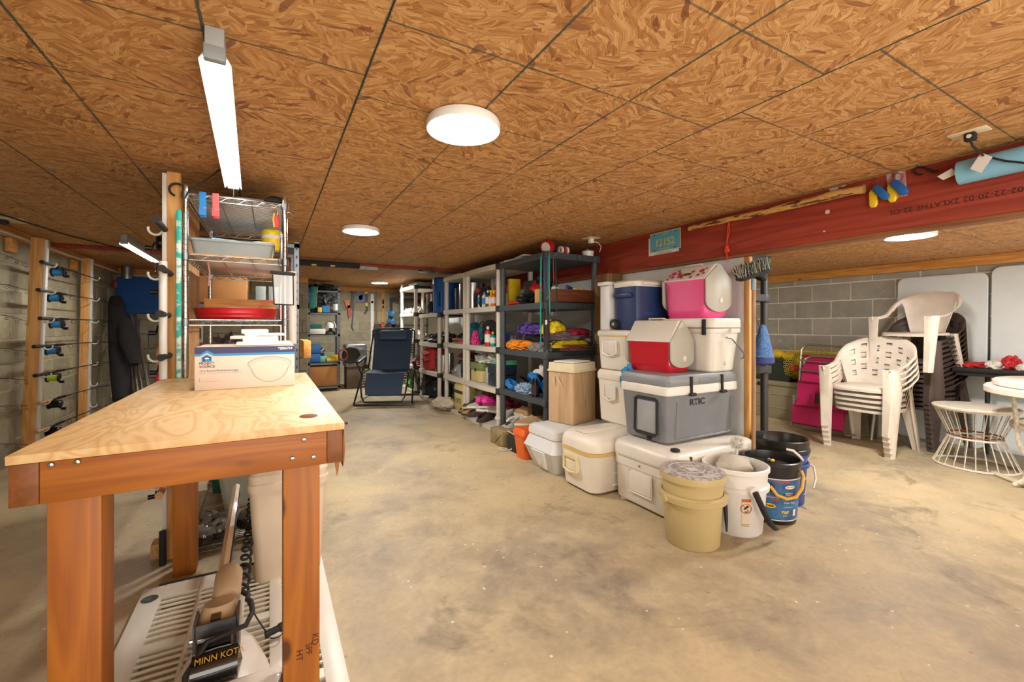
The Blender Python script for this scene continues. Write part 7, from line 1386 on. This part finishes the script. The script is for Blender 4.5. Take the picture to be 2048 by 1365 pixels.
g = G(); g.tube([a, a.lerp(b, .3), a.lerp(b, .6), a.lerp(b, .9), b], [.09, .10, .10, .085, .06], 14); g.obj('bag_body', 'vest_black', t); a2, b2 = aY(268, 730, 6.72), aY(250, 640, 6.95); g = G(); g.tube([a2, a2.lerp(b2, .5), b2], [.05, .10, .06], 12); g.obj('net_fold', mat('net', '#232120', .9, nz=.8, ns=90), t)
t = thing('red_cooler', 'red cooler with a pale lid on the floor in the left rear corner', 'cooler', (-1.05, 6.6, 0)); q = aY(310, 768, 6.6); g = G(); g.box(-1.16, 6.45, .25, -.70, 6.80, .56, .02); g.obj('cooler_body', 'red', t); g = G(); g.box(-1.17, 6.44, .56, -.69, 6.81, .62, .015); g.obj('cooler_lid', 'rose', t)
t = thing('wooden_stand', 'small wooden stand behind the red cooler', 'stand', (-1.0, 7.2, 0))
for x in (-1.28, -.80): g = G(); g.box(x, 7.18, 0, x + .04, 7.22, .86, .003); g.obj('leg', 'pine_z', t)
g = G(); g.box(-1.30, 7.10, .86, -.74, 7.35, .89, .003); g.obj('stand_top', 'brown_y', t); g = G(); g.box(-1.24, 6.82, 0, -.66, 6.84, .24); g.obj('lower_board', 'brown_y', t)
t = thing('control_panel', 'black switch panel on a white board over the wooden stand', 'panel', (-1.0, 7.3, .9)); g = G(); g.box(-1.25, 7.32, .90, -.80, 7.34, 1.14); g.obj('white_board', 'paper', t); g = G(); g.box(-1.07, 7.27, .95, -.82, 7.32, 1.10, .01); g.obj('panel_body', 'black', t)
for k in range(8): g = G(); g.cyl((-1.03 + .055 * (k % 4), 7.27, .99 + .07 * (k // 4)), (-1.03 + .055 * (k % 4), 7.258, .99 + .07 * (k // 4)), .014, n=10); g.obj('knob', 'grey_plastic', t)

# ================================================================ metal shelving behind the wire rack, and far tool shelf
def angle_shelf(label, X0, X1, Y0, Y1, H_, lv, post='dark_steel', nslot=26):
    t = thing('metal_shelf', label, 'shelf', ((X0 + X1) / 2, (Y0 + Y1) / 2, 0)); mat('slotted', '#6b6e73', .45, .5)
    for x in (X0, X1):
        for y in (Y0, Y1):
            s = 1 if x == X0 else -1; u = 1 if y == Y0 else -1
            g = G(); g.box(x, y, 0, x + s * .038, y + u * .003, H_); g.box(x, y, 0, x + s * .003, y + u * .038, H_); p_ = g.obj('post', 'slotted', t)
            if y == Y0:
                for k in range(nslot): gg = G(); z = .05 + (H_ - .1) * k / (nslot - 1); gg.cbox((x + s * .019, y - .0012, z), (.010, .002, .022)); gg.obj('slot', 'black', p_)
    for z in lv: g = G(); g.box(X0, Y0, z - .035, X1, Y0 + .006, z); g.box(X0, Y0, z - .006, X1, Y1, z); g.box(X0, Y1 - .006, z - .035, X1, Y1, z); g.obj('shelf_deck', 'slotted', t)
    return t
angle_shelf('grey slotted angle shelf directly behind the chrome wire rack', -.62, .212, 3.90, 4.45, 1.80, (.30, .75, 1.30, 1.79))
bx('carton', 'brown carton on the grey shelf behind the wire rack', 'box', (-.35, 4.10, 1.302), (.40, .30, .20), 'cardboard'); bx('switch_box', 'grey electrical box, left one on the grey shelf', 'box', (-.06, 4.0, 1.302), (.07, .08, .14), 'grey_plastic'); bx('switch_box', 'grey electrical box, right one on the grey shelf', 'box', (.03, 4.0, 1.302), (.07, .08, .14), 'grey_plastic'); bx('white_carton', 'white carton at the right of the grey shelf', 'box', (.13, 4.02, 1.302), (.09, .1, .14), 'paper')
bx('timber_end', 'pine timber end sticking out beside the grey slotted post', 'timber', (.265, 4.1, .87), (.055, .5, .14), 'pine_y'); g = G(); g.box(-.3, 4.2, .76, .12, 4.35, .95); tag(g.obj('yellow_level', 'mesh_yellow'), 'yellow bin on the second level of the grey shelf', 'bin')
g = G(); g.box(.24, 5.45, CH - .09, .95, 5.53, CH - .03, .004); tag(g.obj('tool_rail', 'rubber'), 'black rail with yellow marks under the ceiling before the red batten', 'rail')
for x in (.42, .62): g = G(); g.box(x, 5.445, CH - .092, x + .05, 5.449, CH - .075); tag(g.obj('rail_mark', 'yellow'), 'small yellow mark on the black ceiling rail, %s one' % ('left' if x < .5 else 'right'), 'marker')
angle_shelf('grey angle shelf of tools against the back wall', .565, 1.08, 8.10, 8.50, 1.78, (.09, .50, .98, 1.355, 1.74))
S = 8.14
def sx(px, py=650): return aY(px, py, S).x
for k, (px, z, d, m_, nm, lb, ct) in enumerate(((628, .505, (.20, .2, .15), 'blue', 'blue_box', 'blue carton, lower of two on the tool shelf', 'box'), (628, .66, (.20, .2, .15), 'blue', 'blue_box', 'blue carton, upper of two on the tool shelf', 'box'), (646, .505, (.13, .12, .10), 'mint', 'small_box', 'pale green small box beside the blue cartons', 'box'), (664, .505, (.22, .12, .06), 'yellow', 'drill', 'yellow cordless tool at the right of the tool shelf', 'tool'), (670, .565, (.12, .10, .05), 'yellow', 'drill_handle', 'yellow handle block standing on the cordless tool', 'tool'),  # upper yellow block is the cordless tool's handle
        (634, .985, (.26, .2, .09), 'paper', 'white_box', 'flat white box on the third level of the tool shelf', 'box'), (630, 1.078, (.22, .18, .08), 'deep_teal', 'teal_box', 'teal box on the flat white box', 'box'), (640, 1.36, (.07, .1, .09), 'yellow', 'yellow_tape', 'yellow tape measure on the upper tool shelf', 'tape'), (651, 1.36, (.11, .1, .12), 'spool_blue', 'blue_roll', 'light blue roll on the upper tool shelf', 'roll'), (671, 1.40, (.08, .08, .11), 'paper', 'white_jar', 'white jar on the upper tool shelf', 'jar'), (659, 1.36, (.04, .06, .13), 'frost', 'clear_bottle', 'clear bottle with a yellow cap beside the blue roll', 'bottle'))):
    bx(nm, lb, ct, (sx(px), S + .08, z), d, m_, (0, 0, 0), .006)
t = thing('desk_lamp', 'small lamp with a white dome shade on the tool shelf', 'lamp', (sx(662), S + .1, .981)); c = (sx(662), S + .08, .981)
g = G(); g.lathe([(0, 0), (.09, 0), (.08, .04), (.03, .07), (.02, .11), (0, .11)], c, 20); g.obj('lamp_base', 'bin_green', t); g = G(); g.lathe([(.095, .11), (.09, .17), (.06, .215), (.015, .23), (0, .23)], c, 24); g.obj('lamp_shade', 'enamel', t)
t = thing('work_lamp', 'round chrome work lamp between the blue cartons and the drill', 'lamp', (sx(645), S + .05, .62)); g = G(); g.sph((sx(644), S + .06, .70), .055, 2); g.obj('lamp_head', 'chrome', t); g = G(); g.cbox((sx(645), S + .06, .64), (.06, .05, .06), bev=.01); g.obj('lamp_body', 'black', t)
bx('carton', 'large brown carton on the lowest level of the tool shelf', 'box', (.80, 8.28, .092), (.50, .34, .34), 'cardboard')
bl('tool_heap', 'dark heap of tools on top of the tool shelf', 'tools', (.82, 8.26, 1.742), (.22, .16, .07), 'parts', .6, 4, 91); bl('hanging_tools', 'tangle of small dark tools at the back of the upper tool shelf', 'tools', (.85, 8.38, 1.36), (.22, .08, .22), 'parts', .5, 4, 92)
t = thing('tool_case', 'upright teal tool case at the top left of the tool shelf', 'case', (.60, 8.0, 1.40)); g = G(); g.cbox((aY(625, 580, 8.0).x, 8.0, 1.60), (.09, .22, .36), (0, 4, 0), .015); g.obj('case_body', mat('case_teal', '#1b8a76', .45), t); g = G(); g.cbox((aY(632, 580, 8.0).x, 7.995, 1.61), (.02, .20, .34), (0, 4, 0), .006); g.obj('case_edge', 'grey_plastic', t)
bx('blister_pack', 'blue and white blister pack left of the teal case', 'pack', (aY(615, 580, 7.9).x, 7.90, 1.51), (.10, .02, .24), mat('pack_blue', '#35528a', .4, nz=.8, ns=40), (0, 3, 0), .003); bx('white_box', 'white box hanging at the far left of the teal case', 'box', (aY(607, 580, 7.9).x, 7.92, 1.52), (.04, .05, .24), 'paper')
# back wall tools
W9 = 9.24
def wt(px, py): return aY(px, py, W9)
def flat_tool(nm, lb, cat, polys, th=.02):
    t = thing(nm, lb, cat, tuple(wt(*polys[0][2][0])), 0)
    for pn, m_, pts in polys:
        g = G(); q = [wt(*p) for p in pts]; g.prism([(v.x, v.z) for v in q], 1, W9 - th, W9); g.obj(pn, m_, t)
    return t
flat_tool('caulk_gun', 'orange caulk gun hanging left of the hand saw', 'tool', (('gun_body', 'orange', ((688, 602), (697, 600), (701, 615), (694, 618))), ('gun_barrel', mat('orange_dull', '#b6583a', .6), ((694, 612), (701, 610), (703, 634), (697, 637)))))
flat_tool('hand_saw', 'black sleeved bow saw hanging on the back wall', 'saw', (('saw_sleeve', 'black', ((703, 582), (709, 582), (708, 618), (702, 618))), ('saw_blade', 'dark_steel', ((706, 618), (708, 618), (705, 655), (708, 662), (703, 655))), ('saw_hook', 'rubber', ((698, 588), (706, 576), (713, 586), (706, 581)))))
flat_tool('blister_pack', 'blue tool blister pack on the back wall', 'pack', (('pack_card', 'pack_blue', ((713, 584), (729, 584), (729, 605), (713, 605))), ('packed_tool', 'black', ((717, 592), (726, 590), (724, 600), (718, 601)))))
flat_tool('pruning_saw', 'black pruning saw with yellow bands on the back wall', 'saw', (('saw_head', 'yellow', ((728, 584), (735, 584), (735, 588), (728, 588))), ('saw_body', 'black', ((731, 588), (735, 588), (735, 604), (731, 604))), ('saw_grip', 'yellow', ((730, 606), (735, 606), (735, 613), (731, 613))), ('saw_tail', 'black', ((731, 613), (736, 613), (736, 621), (730, 629), (728, 627), (732, 620)))))
flat_tool('straight_edge', 'long white straight edge hanging behind the reclining chair', 'level', (('edge_body', 'enamel', ((741, 588), (747, 588), (747, 740), (741, 740))), ('edge_window', 'dark_red', ((742, 602), (746, 602), (746, 607), (742, 607)))))
flat_tool('wooden_rule', 'brown wooden rule hanging right of the white straight edge', 'level', (('rule_body', 'brown_z', ((750, 584), (755, 584), (754, 650), (750, 650))),))
flat_tool('spirit_level', 'wooden spirit level with brass edges on the back wall', 'level', (('level_body', 'ply_z', ((762, 585), (769, 585), (768, 645), (763, 645))), ('level_panel', 'signal', ((764, 599), (767, 599), (767, 609), (764, 609))), ('vial', 'black', ((764, 612), (767, 612), (767, 617), (764, 617)))), .03)
for k, (px, py, r_, m_, lb) in enumerate(((756, 662, (.10, .08, .13), 'slip_brown', 'brown cap hanging low on the back wall'), (774, 664, (.10, .08, .10), 'vest_black', 'black cap behind the reclining chair headrest'), (781, 650, (.07, .08, .15), 'grey_cloth', 'grey cloth bag hanging by the metal rack'), (765, 652, (.04, .05, .06), 'signal', 'small red object under the spirit level'))):
    p_ = aY(px, py, 9.1); bl('sun_hat' if k < 2 else 'cloth_bag', lb, 'hat' if k < 2 else 'bag', (p_.x, p_.y, p_.z - .06), r_, m_, .3, 2, 95 + k)
t = thing('drum_fan', 'grey drum fan standing on the floor by the tool shelf', 'fan', (1.33, 8.3, 0)); g = G(); g.rr([(.36, .30, .40), (.38, .32, .42), (.38, .32, .78), (.34, .28, .80)], .03, c=(1.36, 8.34)); g.obj('fan_housing', 'foil', t)
g = G(); g.lathe([(.15, 0), (.16, .01), (.15, .03), (.10, .02), (.02, .015), (0, .02)], (0, 0, 0), 26, M=Matrix.Translation((1.27, 8.18, .60)) @ Matrix.Rotation(R(100), 4, 'X')); g.obj('fan_grille', 'black', t)
g = G(); g.box(1.20, 8.2, 0, 1.52, 8.5, .40, .01); g.obj('fan_base', mat('base_brown', '#5d4c3c', .7), t); g = G(); g.tube([(1.50, 8.1, .45), (1.42, 8.1, .60), (1.36, 8.1, .50)], .012, 6); g.tube(arc((1.45, 8.12, .55), .16, -40, 110, 12, 'xz'), .006, 6); g.obj('fan_bracket', 'alu', t)
coil('red_hose', 'red and black hose coil between the tool shelf and the fan', (1.12, 8.05, .62), .07, .007, 3, 'dark_red', 13, (80, 0, 0), 1.3, 'hose')

# ================================================================ zero gravity recliner
t = thing('recliner', 'dark blue zero gravity lounge chair with a headrest pillow on the open floor', 'chair', (1.42, 6.3, 0), -23)
mat('sling', '#2d3f55', .75, nz=.08, bump=.2, bs=400); mat('frame_dark', '#3b3835', .35, .7)
def o(g, n, m_): return g.obj(n, m_, t, world=False)
HW = .345
def tb(pts, r_=.0125, n=8): g = G(); g.tube(pts, r_, n); return g
# profile: footrest near camera (y=0) low, seat rises, back leans away
F0, F1 = (-.02, .20), (.05, .50); S1 = (.30, .50); B1 = (.78, 1.10)
o(tb([(-HW, .62, .46), (-HW + .01, .80, .80), (-HW + .02, .93, 1.04), (-HW + .07, .95, 1.085), (HW - .07, .95, 1.085), (HW - .02, .93, 1.04), (HW - .01, .80, .80), (HW, .62, .46)]), 'back_frame', 'frame_dark')
o(tb([(-HW + .03, .60, .46), (-HW + .02, .12, .44), (-HW + .02, .02, .30), (-HW + .05, -.04, .12), (-HW + .09, -.06, .055), (HW - .09, -.06, .055), (HW - .05, -.04, .12), (HW - .02, .02, .30), (HW - .02, .12, .44), (HW - .03, .60, .46)]), 'leg_rest_frame', 'frame_dark')
def sling(ps, w0, w1, nm):
    g = G(); n = len(ps); vs = []
    for l in (0, .012):
        for k, (y, z) in enumerate(ps): w_ = w0 + (w1 - w0) * k / (n - 1); vs += [(-w_, y + l, z), (0, y + l + .012, z - .012), (w_, y + l, z)]
    fs = []; N = 3 * n
    for k in range(n - 1):
        for i in (0, 1): a = 3 * k + i; fs += [(a, a + 1, a + 4, a + 3), (N + a, N + a + 3, N + a + 4, N + a + 1)]
        fs += [(3 * k, 3 * k + 3, N + 3 * k + 3, N + 3 * k), (3 * k + 2, N + 3 * k + 2, N + 3 * k + 5, 3 * k + 5)]
    g.add(vs, fs); return o(g, nm, 'sling')
sling([(.60, .46), (.68, .62), (.78, .80), (.88, .96), (.935, 1.07)], .285, .30, 'back_sling'); sling([(.60, .46), (.35, .43), (.14, .44)], .28, .28, 'seat_sling'); sling([(.13, .445), (.04, .33), (-.01, .23), (-.03, .15)], .27, .25, 'leg_sling')
g = G(); g.rr([(.42, .09, 0, .04), (.44, .11, .03, .05), (.44, .11, .13, .05), (.42, .09, .16, .04)], .04, 5, M=Matrix.Translation((.0, .80, .90)) @ Matrix.Rotation(R(-28), 4, 'X')); o(g, 'headrest_pillow', mat('pillow', '#344a66', .5, nz=.05))
for s in (-1, 1):
    for k in range(11):
        u = k / 10; y = .62 + .22 * u; z = .50 + .38 * u; o(tb([(s * .288, y, z), (s * .335, y + .008, z - .012)], .0045, 5), 'lacing', 'paper')
        if k < 8: u = k / 7; y = .12 - .14 * u; z = .43 - .25 * u; o(tb([(s * .272, y - .012, z), (s * .318, y, z - .012)], .0045, 5), 'lacing', 'paper')
    x = s * .40
    o(tb([(x, -.05, .025), (x - s * .02, .30, .36), (x - s * .02, .60, .62)]), 'cross_leg', 'frame_dark'); o(tb([(x - s * .0, .85, .025), (x, .45, .36), (x, .10, .60)]), 'cross_leg', 'frame_dark')
    g = G(); g.cbox((x, .42, .625), (.055, .50, .03), (6, 0, 0), .01); o(g, 'armrest', 'black')
    g = G(); g.lathe([(0, -.02), (.035, -.02), (.035, .02), (0, .02)], (0, 0, 0), 16, M=Matrix.Translation((s * .37, .60, .50)) @ Matrix.Rotation(R(90), 4, 'Y')); o(g, 'lock_knob', 'black')
o(tb([(-.40, -.05, .016), (.40, -.05, .016)], .016), 'base_bar', 'frame_dark'); o(tb([(-.40, .85, .016), (.40, .85, .016)], .016), 'base_bar', 'frame_dark')

# small ceiling things
t = thing('ceiling_outlet', 'cream outlet plate on the ceiling at the left frame edge', 'outlet', (-1.5, 4.2, CH)); q = aZ(18, 441, CH - .006)
g = G(); g.box(q.x - .06, q.y - .10, CH - .007, q.x + .10, q.y + .10, CH - .0005, .002); g.obj('cover_plate', 'cream', t); g = G(); g.cbox((q.x - .03, q.y, CH - .022), (.05, .05, .03), bev=.005); g.obj('plug', 'rubber', t)
q = aZ(869, 537, CH - .04); lz('foil_cap', 'crumpled silver cap on the dark red batten', 'cap', (q.x, 5.70, CH - .062), [(0, 0), (.10, .002), (.12, .012), (.11, .026), (0, .026)], 'foil')
g = G(); g.box(.97, 5.655, CH - .075, 1.20, 5.70, CH - .036); tag(g.obj('tape_patch', 'foil'), 'silver taped patch on the dark red batten beside the black rail', 'tape')
